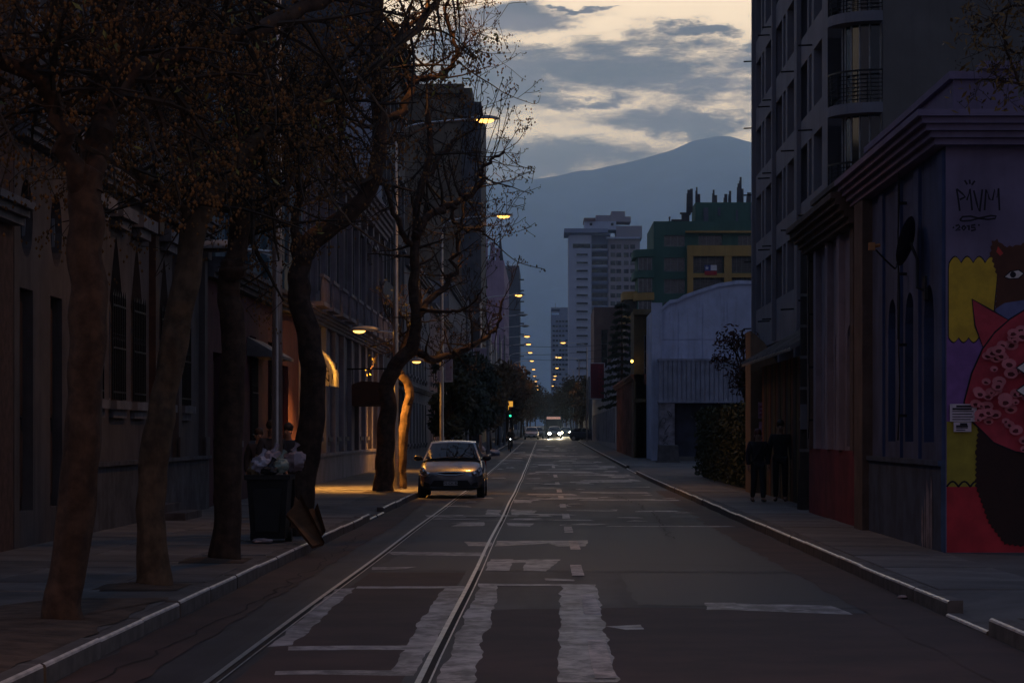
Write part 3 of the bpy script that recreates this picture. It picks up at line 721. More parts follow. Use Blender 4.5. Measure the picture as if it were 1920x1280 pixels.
for k in range(13): m.fbox(fr, .5, 3.0, 5+2.9*k, 5.25+2.9*k, 0, 1.3)
m.build('balcony', bluegrey, b, kind='stuff')
# ------------------------------------------------------------------ right side of the street
blue_st = mat('blue_painted_stucco', (.060, .078, .16), .85, .25, 1.2, .006, 25, streak=.45)
lav_st = mat('lavender_painted_stucco', (.19, .145, .225), .85, .15, 1.0, .005, 25, streak=.25)
white_lil = mat('white_lilac_stucco', (.24, .21, .255), .85, .2, 1.3, .006, 25, streak=.45)
red_base = mat('red_painted_base', (.16, .022, .028), .8, .3, 1.5, .006, 25, streak=.3)
brown_pil = mat('brown_grimy_plaster', (.10, .072, .062), .9, .3, 2, .01, 20, streak=.5)
blue_base = mat('dark_blue_base', (.045, .065, .115), .8, .35, 2, .006, 25, streak=.4)
# blue house with the painted end wall (near end at Z=31)
Z1, Z0 = 39.4, 31.0
fr = FRt(XR, Z1); W = Z1-Z0
ops = []
for zc in (32.35, 34.05, 35.75): ops.append(dict(u0=Z1-zc-.42, u1=Z1-zc+.42, v0=1.55, v1=3.65, top='arch', k='win', nx=2, ny=3, depth=.28))
root = mural_house = empty('mural_house', (XR, Z1, 0), 'blue stucco corner house with a bear mural painted on its end wall', 'house')
m = MB(); wall_into(m, fr, W, 5.75, ops, v_base=-.4); m.build('street_wall', blue_st, root, fix=False)
fe = FC(XR, Z0)
m = MB(); m.face([fe(0, -.4), fe(9, -.4), fe(9, 5.75), fe(0, 5.75)]); m.build('end_wall', lav_st, root, fix=False)
m = MB(); m.box(XR+.3, XR+9, Z0+.3, Z1, 5.3, 5.7); m.build('roof', roof_m, root)
for o in ops: fill(root, fr, o, blue_base)
# cornice round both walls, parapet above
def corner_cornice(nm, v, size, steps, mt, z0, z1, endx=9.0):
    m = MB()
    for i in range(steps):
        a = v+size*i/steps; e = size*(.25+.75*(i+1)/steps); zt = a+size/steps-.0015
        m.box(XR-e, XR+.02, z0-e, z1, a, zt); m.box(XR+.021, XR+endx, z0-e, z0+.02, a, zt)
    m.build(nm, mt, root)
corner_cornice('cornice', 5.35, .42, 5, lav_st, Z0, Z1)
m = MB(); m.box(XR+.12, XR+.42, Z0+.12, Z1, 5.77, 6.22); m.box(XR+.421, XR+.95, Z0+.12, Z0+.42, 5.77, 6.35); m.box(XR+.951, XR+9, Z0+.15, Z0+.42, 5.77, 6.0)
m.box(XR+.06, XR+.48, Z0+.06, Z1, 6.222, 6.32); m.box(XR+.481, XR+1.0, Z0+.06, Z0+.48, 6.352, 6.45); m.build('parapet', lav_st, root)
m = MB(); m.fbox(fr, 0, W, 0, 1.25, -.02, .06); m.fbox(fr, 0, W, 1.252, 1.32, -.02, .1); m.build('base_course', blue_base, root)
for zc in (31.25, 33.2, 34.9, 36.7):
    m = MB(); m.fbox(fr, Z1-zc-.22, Z1-zc+.22, 1.322, 5.3, -.02, .045); m.build('pilaster', blue_st, root)
m = MB(); m.fbox(fr, Z1-38.9, Z1-37.9, 0, 5.33, -.02, .16); m.build('brown_pilaster', brown_pil, root)
peel = mat('bare_peeled_plaster', (.22, .20, .24), .9, .4, 4)
m = MB()
def flake(fr_, pts, n): m.raw([fr_(u, v, n) for u, v in pts], [tuple(range(len(pts)))])
for k, (zc, w_, hh) in enumerate(((31.75, .10, 1.0), (31.95, .07, .85), (32.1, .10, .95), (32.3, .06, .75), (32.5, .09, .6))):
    flake(fr, [(Z1-zc-w_, .12+.03*k), (Z1-zc+w_*.7, .08), (Z1-zc+w_, hh*.5), (Z1-zc+w_*.8, hh), (Z1-zc-.02, hh+.12), (Z1-zc-w_*.9, hh*.8)], .066)
m.build('peeled_plaster', peel, root, fix=False)
# the mural: flat paint on the end wall
ME = 146.2
def mp(px, py): return ((px-1770)/ME, (812-py)/ME+CH)
PAINT = {k: mat('mural_'+k, c, .75, .18, 4, 0, streak=.15) for k, c in dict(yellow=(.62, .38, .03), purple=(.24, .10, .30), olive=(.36, .28, .03), red=(.50, .03, .04), brown=(.10, .034, .018), dark_brown=(.035, .012, .009), crimson=(.48, .045, .065), pink=(.60, .17, .19), spot=(.10, .01, .015), outline=(.010, .006, .012), blue=(.14, .14, .28), cream=(.70, .58, .54), eye=(.65, .55, .50), ear=(.55, .05, .04)).items()}
MN = [0.003]
def paint(pts, c, name='mural_shape', out=0.0):
    pts = [mp(*p) for p in pts]
    if out:
        cx = sum(p[0] for p in pts)/len(pts); cy = sum(p[1] for p in pts)/len(pts)
        q = [(p[0]+out*(p[0]-cx)/max(.05, math.hypot(p[0]-cx, p[1]-cy)), p[1]+out*(p[1]-cy)/max(.05, math.hypot(p[0]-cx, p[1]-cy))) for p in pts]
        paint_raw(q, 'outline', 'mural_outline')
    return paint_raw(pts, c, name)
def paint_raw(pts, c, name):
    MN[0] += .0006; m = MB(); m.face([fe(max(u, .004), v, MN[0]) for u, v in pts]); return m.build(name, PAINT[c], mural_house, fix=False)
def scallop(x0, x1, y, n, amp, up=True):
    out = []
    for i in range(n):
        for k in range(7):
            t = k/6; out.append((x0+(x1-x0)*(i+t)/n, y-amp*math.sin(math.pi*t) if up else y+amp*math.sin(math.pi*t)))
    return out
def stroke(pts, w, c='outline', name='mural_line'):
    MN[0] += .0004; m = MB(); q = [Vector(mp(*p)) for p in pts]; w = w/ME/2; L = []
    for i, p in enumerate(q):
        d = q[min(i+1, len(q)-1)]-q[max(0, i-1)]; nn = Vector((-d.y, d.x)).normalized()*w; L.append((p+nn, p-nn))
    for (a, b_), (c_, d_) in zip(L, L[1:]): m.face([fe(a.x, a.y, MN[0]), fe(c_.x, c_.y, MN[0]), fe(d_.x, d_.y, MN[0]), fe(b_.x, b_.y, MN[0])])
    return m.build(name, PAINT[c], mural_house, fix=False)
# colour bands with scalloped tops
paint([(1772, 1035)]+scallop(1772, 1860, 912, 4, 10)+[(2060, 915), (2060, 1035)], 'red', 'mural_band')
paint([(1772, 912)]+[(1772, 790), (1850, 790), (1850, 912)], 'olive', 'mural_band')
paint([(1772, 790), (1772, 630)]+scallop(1772, 1860, 632, 4, 10)+[(1860, 790)], 'purple', 'mural_band')
stroke(scallop(1772, 1860, 912, 4, 10), 3.5)
paint([(1776, 632), (1776, 505)]+scallop(1777, 1866, 494, 4, 12)+[(1866, 520), (1858, 600), (1850, 632)]+[p for p in reversed(scallop(1776, 1850, 632, 4, -9))], 'yellow', 'mural_band', .018)
# bear: head with fur edge, body
def furry(pts, amp, seed):
    out = []
    for i in range(len(pts)):
        a, b_ = Vector(pts[i]), Vector(pts[(i+1) % len(pts)]); n = max(2, int((b_-a).length/5))
        for k in range(n):
            p = a.lerp(b_, k/n); d = (b_-a).normalized(); j = amp*(1 if k % 2 else -.4)
            out.append((p.x-d.y*j, p.y+d.x*j))
    return out
paint(furry([(1853, 475), (1856, 452), (1866, 448), (1880, 462), (1905, 460), (1930, 450), (2010, 445), (2070, 470), (2080, 600), (2000, 640), (1900, 600), (1862, 580), (1866, 520)], 2.2, 1), 'brown', 'mural_bear_head')
paint([(1868, 462), (1878, 475), (1872, 480), (1865, 472)], 'ear', 'mural_ear')
paint([(1862, 580), (1880, 568), (1920, 562), (1990, 570), (1990, 640), (1890, 622)], 'blue', 'mural_scarf_lining')
paint([(1893, 605), (1905, 588), (1935, 572), (1990, 570), (1990, 640), (1893, 620)], 'cream', 'mural_teeth')
for ex in (1898, 1990):
    paint([(ex-17, 519), (ex-6, 510), (ex+8, 507), (ex+17, 513), (ex+8, 521), (ex-8, 522)], 'eye', 'mural_eye', .02)
    paint([(ex-6+6*math.cos(t*.7)+4, 515+6*math.sin(t*.7)) for t in range(9)], 'outline', 'mural_iris')
paint(furry([(1826, 845), (1832, 780), (1900, 760), (2050, 780), (2080, 900), (2060, 1010), (1960, 1030), (1880, 1020), (1850, 980), (1825, 910)], 2.5, 4), 'dark_brown', 'mural_bear_body')
# red spotted cloth
paint([(1820, 562), (1850, 580), (1890, 602), (1840, 650), (1826, 610)], 'crimson', 'mural_cloth', .02)
body = [(1890, 600), (1930, 575), (2000, 580), (2070, 640), (2090, 760), (2040, 850), (1960, 856), (1900, 845), (1860, 828), (1832, 800), (1806, 775), (1806, 752), (1820, 700), (1840, 655), (1862, 625)]
paint(body, 'crimson', 'mural_cloth', .022)
for k in range(170):
    sx, sy = rnd.uniform(1815, 2070), rnd.uniform(590, 845)
    def inside(x, y):
        c = False
        for i in range(len(body)):
            (x1, y1), (x2, y2) = body[i], body[i-1]
            if (y1 > y) != (y2 > y) and x < (x2-x1)*(y-y1)/(y2-y1)+x1: c = not c
        return c
    rr = rnd.uniform(5, 11)
    if not all(inside(sx+rr*1.4*math.cos(t), sy+rr*math.sin(t)) for t in range(7)): continue
    paint([(sx+rr*1.35*math.cos(t*.63), sy+rr*math.sin(t*.63)) for t in range(10)], 'pink', 'mural_spot')
    paint([(sx+rnd.uniform(-2, 2)+rr*.6*math.cos(t*.63), sy+2+rr*.42*math.sin(t*.63)) for t in range(10)], 'spot', 'mural_spot')
for yy in (690, 732):
    paint([(1899, yy), (1920, yy-14), (1960, yy-16), (1960, yy+16), (1920, yy+14)], 'cream', 'mural_tooth', .02)
for pts in ([(1786, 357), (1789, 375), (1792, 398)], [(1786, 357), (1797, 366), (1802, 372), (1792, 377)], [(1805, 378), (1811, 357), (1815, 397)], [(1818, 360), (1824, 385), (1829, 399), (1834, 358)], [(1838, 397), (1841, 358), (1847, 376), (1853, 378), (1857, 358), (1861, 374), (1864, 356), (1866, 397)],
            [(1801, 341), (1806, 349)], [(1810, 340), (1811, 348)], [(1820, 342), (1814, 350)],
            [(1792, 415), (1797, 409), (1812, 408), (1828, 412), (1845, 414), (1858, 412), (1860, 408), (1850, 407), (1830, 411), (1812, 416), (1797, 417), (1792, 415)],
            [(1784, 426), (1790, 424), (1792, 428), (1784, 435), (1793, 433)], [(1799, 425), (1796, 430), (1799, 434), (1803, 429), (1799, 425)], [(1805, 427), (1809, 425), (1809, 434)], [(1821, 424), (1814, 425), (1814, 429), (1820, 429), (1821, 433), (1813, 435)], [(1779, 428), (1781, 430)], [(1826, 424), (1829, 425)]):
    stroke(pts, 3.4, 'outline', 'graffiti_stroke')
# paper notices stuck on the mural wall
paper = mat('paper_notice', (.6, .48, .52), .8, .15, 6); ink = mat('black_print', (.02, .015, .02), .8, .1, 5)
for nm, (x0, y0, x1, y1), n, lb in (('paper_notice', (1777, 757, 1827, 790), 6, 'larger paper notice with black heading stuck over the purple mural band'), ('paper_notice', (1784, 791, 1817, 809), 4, 'smaller paper notice stuck below the larger notice on the mural wall')):
    a, b_ = mp(x0, y1), mp(x1, y0)
    rt = empty(nm, fe(a[0], a[1], .045), lb, 'notice')
    m = MB(); m.fbox(fe, a[0], b_[0], a[1], b_[1], .04, .048); m.build('sheet', paper, rt)
    for k in range(n):
        v = b_[1]-(b_[1]-a[1])*(k+.7)/(n+.6); h_ = .020 if k < 2 else .009
        m = MB(); m.fbox(fe, a[0]+.03+(.05 if k == 0 else 0), b_[0]-.03-rnd.uniform(0, .05), v-h_, v+h_*.3, .0485, .050); m.build('print_line', ink, rt)
# white lilac house with red base (next door)
Z1b, Z0b = 46.7, 39.42
fr = FRt(XR+.02, Z1b); W = Z1b-Z0b
root = empty('lilac_house', (XR, Z1b, 0), 'white lilac stucco house with a dark red base beside the blue mural house', 'house')
ops = [dict(u0=Z1b-zc-.36, u1=Z1b-zc+.36, v0=1.45, v1=3.5, top='arch', k='win', nx=2, ny=3, depth=.25, fm=brown_pil) for zc in (40.9, 42.6, 44.3)]
m = MB(); wall_into(m, fr, W, 5.6, ops, v_base=-.4); m.face([fr(0, -.4), fr(0, -.4, -9), fr(0, 5.6, -9), fr(0, 5.6)]); m.build('wall', white_lil, root, fix=False)
for o in ops: fill(root, fr, o)
m = MB(); m.box(XR+.3, XR+9, Z0b, Z1b-.05, 5.1, 5.5); m.build('roof', roof_m, root)
m = MB(); m.fbox(fr, 0.0, W, 0, 1.38, -.02, .05); m.build('red_base', red_base, root)
m = MB(); cornice(m, fr, W, 5.1, .5, 0, 5); m.build('cornice', brown_pil, root)
m = MB(); m.fbox(fr, 0, W, 5.602, 6.05, -.5, -.05); m.fbox(fr, -.05, W, 6.052, 6.15, -.55, .02); m.build('parapet', brown_pil, root)
for zc in (39.9, 41.75, 43.45, 45.3, 46.4):
    m = MB(); m.fbox(fr, Z1b-zc-.2, Z1b-zc+.2, 1.382, 5.08, -.02, .10); m.build('pilaster', brown_pil if zc in (39.9, 46.4) else white_lil, root)
# painted plank shed with a slanting tin roof, and its end pier
Zs0, Zs1 = 49.6, 61.5
fr = FRt(5.55, Zs1); W = Zs1-Zs0
shed = empty('painted_shed', (5.55, Zs1, 0), 'low shed of colourful painted boards under a slanting tin roof', 'shed')
cols_ = [(.11, .035, .012), (.03, .015, .02), (.07, .05, .012), (.016, .02, .035), (.08, .02, .016), (.02, .018, .016), (.05, .03, .014), (.035, .01, .018)]
n = 20
for i in range(n):
    m = MB(); u0 = W*i/n; m.fbox(fr, u0+.012, u0+W/n-.012, 0.05, 3.35, -.05+.012*(i % 3), .01*(i % 2))
    cc = cols_[(i*5+i//3) % 8]; m.build('board', mat('painted_board_%d' % ((i*5+i//3) % 8), cc, .8, .5, 3, .006, 30, streak=.8), shed)
m = MB(); m.fbox(fr, 0, W, -.4, 3.3, -4, -.1); m.build('back_wall', slate, shed)
m = MB(); m.hexa([fr(-.3, 3.36, .5), fr(W, 3.36, .5), fr(W, 4.55, -1.6), fr(-.3, 4.55, -1.6), fr(-.3, 3.42, .5), fr(W, 3.42, .5), fr(W, 4.61, -1.6), fr(-.3, 4.61, -1.6)])
for i in range(16):
    u = -.25+(W+.2)*i/15; m.hexa([fr(u-.03, 3.42, .5), fr(u+.03, 3.42, .5), fr(u+.03, 4.61, -1.6), fr(u-.03, 4.61, -1.6), fr(u-.03, 3.48, .5), fr(u+.03, 3.48, .5), fr(u+.03, 4.67, -1.6), fr(u-.03, 4.67, -1.6)])
m.build('tin_roof', roof_tin, shed)
pier_m = mat('ochre_brown_render', (.13, .085, .055), .9, .25, 2, .008, 25, streak=.4)
pier = empty('rendered_pier', (5.5, 63, 0), 'ochre rendered wall pier with pasted posters at the end of the shed', 'wall')
fe2 = FC(5.35, 62.0)
m = MB(); pr = [(-.05, -.3), (.75, -.3), (.75, 3.3), (.3, 4.0), (-.05, 4.3)]
m.raw([fe2(u, v, 0) for u, v in pr]+[fe2(u, v, -1.6) for u, v in pr], [tuple(range(5)), tuple(reversed(range(5, 10)))]+[(i, (i+1) % 5, 5+(i+1) % 5, 5+i) for i in range(5)]); m.build('pier_wall', pier_m, pier)
poster = mat('pink_poster', (.34, .20, .28), .8, .5, 9)
for k, (u, v, h_) in enumerate(((.30, 2.05, .42), (.32, 1.35, .62))):
    o = empty('poster', fe2(u, v, .01), ('upper' if k == 0 else 'lower')+' pink poster pasted on the ochre pier beside the shed', 'poster')
    m = MB(); m.fbox(fe2, u-.16, u+.22, v, v+h_, .004, .012); m.build('sheet', poster, o)
    for q in range(3): m = MB(); m.fbox(fe2, u-.12, u+.12+.03*q, v+.08+.1*q, v+.12+.1*q, .0125, .014); m.build('print_line', mat('magenta_print', (.22, .03, .10), .8, .2, 4), o)
# dark apartment block above them, round corner with balconies
apt_m = mat('grey_apartment_render', (.16, .16, .19), .85, .12, .6, .005, 20, streak=.25)
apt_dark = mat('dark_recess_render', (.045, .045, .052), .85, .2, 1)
apt_end = mat('brown_grey_end_wall', (.13, .122, .118), .9, .12, .5, .006, 15, streak=.2)
XA, ZA0, ZA1, R_ = 7.9, 66.0, 90.6, 1.35
apt = empty('apartment_block', (XA, ZA1, 0), 'dark grey apartment block with a rounded balcony corner behind the lilac house', 'building')
fr = FRt(XA, ZA1); W = ZA1-ZA0-R_; HT = 27.9; FLV = [2.95+2.5*k for k in range(11)]
ops = []
u = .55
bay = 0
while u < W-2.0:
    w1 = 2.1; w2 = .8
    for f in FLV[1:-1]:
        ops.append(dict(u0=u, u1=u+w1, v0=f+.75, v1=f+2.42, k='win', nx=3, ny=1, depth=.55))
        if u+w1+.4+w2 < W-.3: ops.append(dict(u0=u+w1+.4, u1=u+w1+.4+w2, v0=f+.75, v1=f+2.42, k='win', nx=1, ny=1, depth=.35))
    u += w1+w2+.95; bay += 1
m = MB(); wall_into(m, fr, W, HT, ops, v_base=4.75)
m.face([fr(0, 4.75), fr(0, 4.75, -14), fr(0, HT, -14), fr(0, HT)]); m.face([fr(0, 4.75), fr(W, 4.75), fr(W, 4.75, -14), fr(0, 4.75, -14)])
m.build('street_wall', apt_m, apt, fix=False)
for o in ops: fill(apt, fr, o, apt_dark)
m = MB(); m.face([(XA+R_, ZA0, -.3), (XA+16, ZA0, -.3), (XA+16, ZA0, HT), (XA+R_, ZA0, HT)]); m.build('end_wall', apt_end, apt, fix=False)
m = MB(); m.box(XA+.4, XA+16, ZA0+.4, ZA1, HT-.5, HT-.2); m.build('roof', roof_m, apt)
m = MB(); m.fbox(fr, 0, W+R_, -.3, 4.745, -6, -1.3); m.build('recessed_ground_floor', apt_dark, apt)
for k in range(5):
    m = MB(); m.fbox(fr, k*5.4+.3, k*5.4+.8, -.3, 4.74, -.9, -.3); m.build('column', apt_m, apt)
for k, uu in enumerate((0.12, 8.0, 16.0)):
    m = MB(); m.fbox(fr, uu, uu+.32, 4.8, HT, .0, .14); m.build('pier_strip', apt_m, apt)
def arc(r, v, n=9): return [(XA+R_-r*math.cos(t), ZA0+R_-r*math.sin(t), v) for t in [math.pi/2*i/(n-1) for i in range(n)]]
def arcband(r0, r1, v0, v1):
    m = MB(); A, B, C_, D_ = arc(r0, v0), arc(r1, v0), arc(r1, v1), arc(r0, v1)
    for i in range(len(A)-1):
        for p, q in ((A, B), (B, C_), (C_, D_), (D_, A)): m.face([p[i], p[i+1], q[i+1], q[i]])
    return m
for f in FLV[1:]:
    arcband(.2, R_+.02, f-.02, f+.26).build('balcony_slab', apt_m, apt, fix=False)
    rl = arcband(R_-.05, R_, f+1.12, f+1.17)
    for k in range(7):
        vv = f+.36+.11*k; rl.tube(arc(R_-.03, vv), .012, 4)
    for q in arc(R_-.03, f+.2, 7): rl.tube([q, (q[0], q[1], f+1.12)], .016, 5)
    rl.build('railing', iron, apt, fix=False)
    gl = MB(); A = arc(R_-.42, f+.27, 6); Bt = arc(R_-.42, f+2.46, 6)
    for i in range(5): gl.face([A[i], A[i+1], Bt[i+1], Bt[i]])
    go = gl.build('balcony_glazing', glass, apt, fix=False)
    fm_ = MB()
    for i in range(6): fm_.tube([A[i], Bt[i]], .03, 4)
    fo = fm_.build('glazing_bars', alu, go, fix=False)
arcband(R_-.45, R_-.40, 2.0, 5.2).build('corner_wall', apt_m, apt, fix=False)
for f in FLV[1:-1]:
    for uu in (.05, 6.0, 7.7, 14.2, 19.4):
        m = MB(); m.tube([fr(uu, f+.12, 0), fr(uu, f+.10, .42)], .028, 6); m.build('drain_spout', iron, apt)
# hedge: dense clipped box of leaves
def leaf_cloud(mb, n, fn, s0, s1, up=.3):
    for _ in range(n):
        c = Vector(fn()); a = Vector((rnd.gauss(0, 1), rnd.gauss(0, 1), rnd.gauss(0, 1)+up)).normalized(); b_ = a.orthogonal().normalized()
        b_ = Matrix.Rotation(rnd.random()*6.28, 3, a) @ b_; d = a.cross(b_); s = rnd.uniform(s0, s1)
        mb.face([c+b_*s, c+d*s*.45, c-b_*s, c-d*s*.45])
leaf_green = mat('hedge_leaf', (.028, .036, .012), .7, .5, 5)
hedge = empty('clipped_hedge', (6, 75, 0), 'dense clipped green hedge between the ochre pier and the white warehouse', 'hedge')
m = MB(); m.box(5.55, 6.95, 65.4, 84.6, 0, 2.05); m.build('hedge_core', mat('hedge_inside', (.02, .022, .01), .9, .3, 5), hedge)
m = MB()
def hs():
    z = rnd.uniform(65.1, 85); x = rnd.uniform(5.35, 7.1); y = rnd.uniform(.1, 2.3)
    k = rnd.random()
    if k < .5: x = 5.4+rnd.gauss(0, .07)
    elif k < .75: y = 2.2+rnd.gauss(0, .07)+.1*math.sin(z*1.3)
    else: z = 65.2+rnd.gauss(0, .08)
    return (x, z, y+.14)
leaf_cloud(m, 9000, hs, .05, .10); m.build('hedge_leaves', leaf_green, hedge, fix=False, kind='stuff')
# white warehouse with a curved gable at the end of the open yard
ZW = 124.0; fe3 = FC(5.55, ZW)
ware_m = mat('white_blue_warehouse_sheet', (.50, .55, .72), .8, .15, .8, .004, 10, streak=.35)
rib_m = mat('ribbed_metal_sheet', (.29, .31, .40), .6, .2, 2, metal=.2, streak=.3)
ware = empty('warehouse', fe3(0, 0), 'pale blue white warehouse with curved gable and ribbed metal canopy beyond the hedge', 'warehouse')
prof = [(.08, 7.9), (.5, 7.95), (.9, 8.3), (1.3, 8.35), (1.6, 8.55), (2.6, 8.9), (3.4, 9.15), (4.4, 9.3), (6.2, 9.25), (8, 8.6), (9, 7.6)]
m = MB(); pl = [(.08, 0)]+prof+[(9, 0)]
m.raw([fe3(u, v, 0) for u, v in pl]+[fe3(u, v, -14) for u, v in pl], [tuple(range(len(pl))), tuple(reversed(range(len(pl), 2*len(pl))))]+[(i, (i+1) % len(pl), len(pl)+(i+1) % len(pl), len(pl)+i) for i in range(len(pl))])
m.build('wall', ware_m, ware)
for k, u in enumerate((1.3, 2.55, 3.8, 5.05, 6.3, 7.5)):
    for (v0, v1) in ((3.3, 6.3), (6.34, 7.75+.2*k if k < 3 else 8.3)):
        m = MB(); m.fbox(fe3, u-1.2, u+.02, v0, v1, 0, .035); m.build('sheet_panel', ware_m, ware)
m = MB()
for (a, b_) in zip(prof, prof[1:]): m.hexa([fe3(a[0], a[1]-.12, .14), fe3(b_[0], b_[1]-.12, .14), fe3(b_[0], b_[1]-.12, 0.04), fe3(a[0], a[1]-.12, .04), fe3(a[0], a[1]+.06, .14), fe3(b_[0], b_[1]+.06, .14), fe3(b_[0], b_[1]+.06, .04), fe3(a[0], a[1]+.06, .04)])
m.build('gable_trim', ware_m, ware)
m = MB(); m.fbox(fe3, -.05, .5, 0, 8.2, .0, .4); m.build('corner_pillar', ware_m, ware)
for k in range(36):
    u = .3+k*.235; m = MB(); m.fbox(fe3, u, u+.205, 3.2, 5.2, 1.0, 1.05+.015*(k % 2)); m.build('canopy_rib', rib_m, ware)
m = MB(); m.fbox(fe3, .25, 8.8, 5.202, 5.32, .04, 1.1); m.fbox(fe3, .25, 8.8, 3.08, 3.198, .04, 1.08); m.build('canopy_frame', rib_m, ware)
m = MB(); m.fbox(fe3, .3, 1.1, 0, 3.07, .3, 1.0); m.build('gate_pillar', mat('graffiti_grey_render', (.20, .19, .22), .85, .5, 2.5, .005, 20), ware)
ink2 = mat('graffiti_paint', (.02, .02, .03), .8, .2, 3)
for k in range(5):
    cx, cy = .7+rnd.uniform(-.2, .2), .8+.42*k; m = MB()
    m.tube([fe3(cx+.15*math.cos(t*.9+k), cy+.2*math.sin(t*.9+k*2)+.03*t, 1.0) for t in range(6)], .014, 4); m.build('graffiti_scrawl', ink2, ware)
m = MB(); m.fbox(fe3, 1.1, 8.7, 0, 3.07, .02, .06); m.build('dark_opening_panel', mat('dark_opening_blue', (.03, .035, .06), .6, .4, 1.5, streak=.5), ware)  # dark panel stands for the shade in the open bay
m = MB(); m.fbox(fe3, 1.1, 8.7, 0.0, .35, .06, 1.0); m.build('gate_step', concrete, ware)
# brown narrow house, wall of coloured doors along the pavement beyond the warehouse
brown_n = mat('ochre_brown_stucco', (.14, .10, .05), .9, .25, 1, .006, 20, streak=.4)
fe4 = FC(4.95, 133); b = building('ochre_narrow_house', 'narrow ochre brown two storey house against the warehouse pillar', 'house', fe4, 1.1, 8.3, 5, [dict(u0=.55, u1=.98, v0=4.2, v1=6.9, k='win', nx=1, ny=3)], brown_n)
m = MB(); m.fbox(fe4, -.05, 1.15, 3.2, 3.4, 0, .25); m.fbox(fe4, -.05, 1.15, 8.0, 8.3, 0, .3); m.build('cornice', brown_n, b)
salmon = mat('salmon_render', (.27, .13, .095), .85, .3, 1, .006, 15, streak=.5)
bluepaint = mat('blue_door_paint', (.05, .10, .21), .6, .3, 2, streak=.4)
fr = FRt(5.05, 168); W = 35.0
ops = [dict(u0=W-6.2, u1=W-4.6, v0=.15, v1=3.0, k='door', fm=bluepaint), dict(u0=W-3.4, u1=W-2.0, v0=.15, v1=3.0, k='door', fm=bluepaint)] + [dict(u0=6+i*4.4, u1=7.4+i*4.4, v0=1.0, v1=3.0, k='shutter', fm=wood_dark) for i in range(5)]
b = building('salmon_low_house', 'low salmon rendered house with blue doors beyond the warehouse', 'house', fr, W, 4.6, 9, ops, salmon)
for i in range(12):
    m = MB(); m.fbox(fr, W-1.0-i*2.7, W-.7-i*2.7, 0, 4.4, 0, .14); m.build('pilaster', salmon, b)
m = MB(); cornice(m, fr, W, 4.3, .3); m.build('cornice', salmon, b)
fr = FRt(5.2, 262); b = building('white_shop_row', 'row of white shops with dark shutters before the crossing street', 'building', fr, 90, 6.5, 10, [dict(u0=3+i*5.2, u1=6.4+i*5.2, v0=.2, v1=2.8, k='shutter', fm=wood_dark) for i in range(16)]+grid(3.5, 5.2, 16, 1.4, [(3.9, 5.5)], k='win', nx=2, ny=1), mat('white_shop_render', (.28, .28, .33), .85, .25, .5, streak=.5))
fr = FRt(5.4, 420); b = building('far_shop_row', 'low grey shop row beyond the crossing street on the antenna side', 'building', fr, 126, 7, 10, [dict(u0=3+i*6.2, u1=6.4+i*6.2, v0=.2, v1=3.0, k='shutter', fm=wood_dark) for i in range(19)], greyw)
# pink brown blocks behind
pinkb = mat('pink_brown_render', (.20, .125, .115), .9, .2, .3, streak=.3)
fe5 = FC(6.2, 300)
b = building('pink_brown_block', 'plain pink brown block with tall dark recesses in front of the grey tower', 'building', fe5, 7.5, 16.4, 20, [dict(u0=.9, u1=1.7, v0=3, v1=13.6, k='win', nx=1, ny=6, depth=.6), dict(u0=2.2, u1=3.0, v0=3, v1=13.0, k='win', nx=1, ny=6, depth=.6)], pinkb)
fe5 = FC(8.6, 255); b = building('grey_pink_low_block', 'low grey pink block between the conifer and the pink brown block', 'building', fe5, 4.5, 12.5, 12, [dict(u0=.3, u1=1.0, v0=6, v1=11.5, k='win', nx=1, ny=4)], pinkw)
# green and yellow apartment block with flag
ZG = 280.0; green_m = mat('dark_green_render', (.055, .13, .105), .9, .15, .2, streak=.2); yel = mat('ochre_yellow_render', (.38, .235, .07), .9, .15, .3, streak=.2)
fg = FC(12.7, ZG); sG = F/ZG
def gu(px): return (px-VX)/sG-12.7
def gv(py): return (VY-py)/sG+CH-g(ZG)
rowsG = [(gv(462), gv(441)), (gv(509), gv(483)), (gv(550), gv(523)), (gv(592), gv(566))]
ops = []
for (v0, v1) in rowsG:
    ops.append(dict(u0=gu(1245), u1=gu(1284), v0=v0, v1=v1, k='win', nx=3, ny=1, depth=.35, gm=glass_curtain))
v0, v1 = rowsG[0]
for a, b_ in ((1310, 1354), (1384, 1412)): ops.append(dict(u0=gu(a), u1=gu(b_), v0=v0, v1=v1, k='win', nx=3, ny=1, depth=.5, gm=glass_curtain))
for (v0, v1) in rowsG[1:]:
    for a, b_ in ((1300, 1356), (1372, 1412)): ops.append(dict(u0=gu(a), u1=gu(b_), v0=v0-.1, v1=v1+.25, k='win', nx=4, ny=1, depth=1.0, gm=glass_curtain))
gb = building('green_yellow_block', 'dark green apartment block with ochre yellow balcony frame and rooftop antennas', 'building', fg, 13.5, gv(415), 18, ops, green_m)
# the yellow frame, protruding
m = MB()
for (a, b_, c, d) in ((1288, 1414, 461, 481), (1288, 1299, 481.1, 640), (1357, 1371, 481.1, 640), (1412.5, 1425, 481.1, 640), (1299.1, 1356.9, 513, 521), (1371.1, 1412.4, 513, 521), (1299.1, 1356.9, 553, 562), (1371.1, 1412.4, 553, 562)):
    m.fbox(fg, gu(a), gu(b_), gv(d), gv(c), 0, .9 if c != 461 else .92)
m.build('balcony_frame', yel, gb)
for (v0, v1) in rowsG[1:]:
    for a, b_ in ((1299.2, 1356.8), (1371.2, 1412.3)):
        m = MB()
        for k in range(4): m.fbox(fg, gu(a), gu(b_), v0+.1+.25*k, v0+.14+.25*k, .8, .85)
        m.build('railing', iron, gb)
m = MB(); m.fbox(fg, gu(1285), gu(1416), gv(437), gv(433.5), 0, .7); m.build('yellow_ledge', yel, gb)
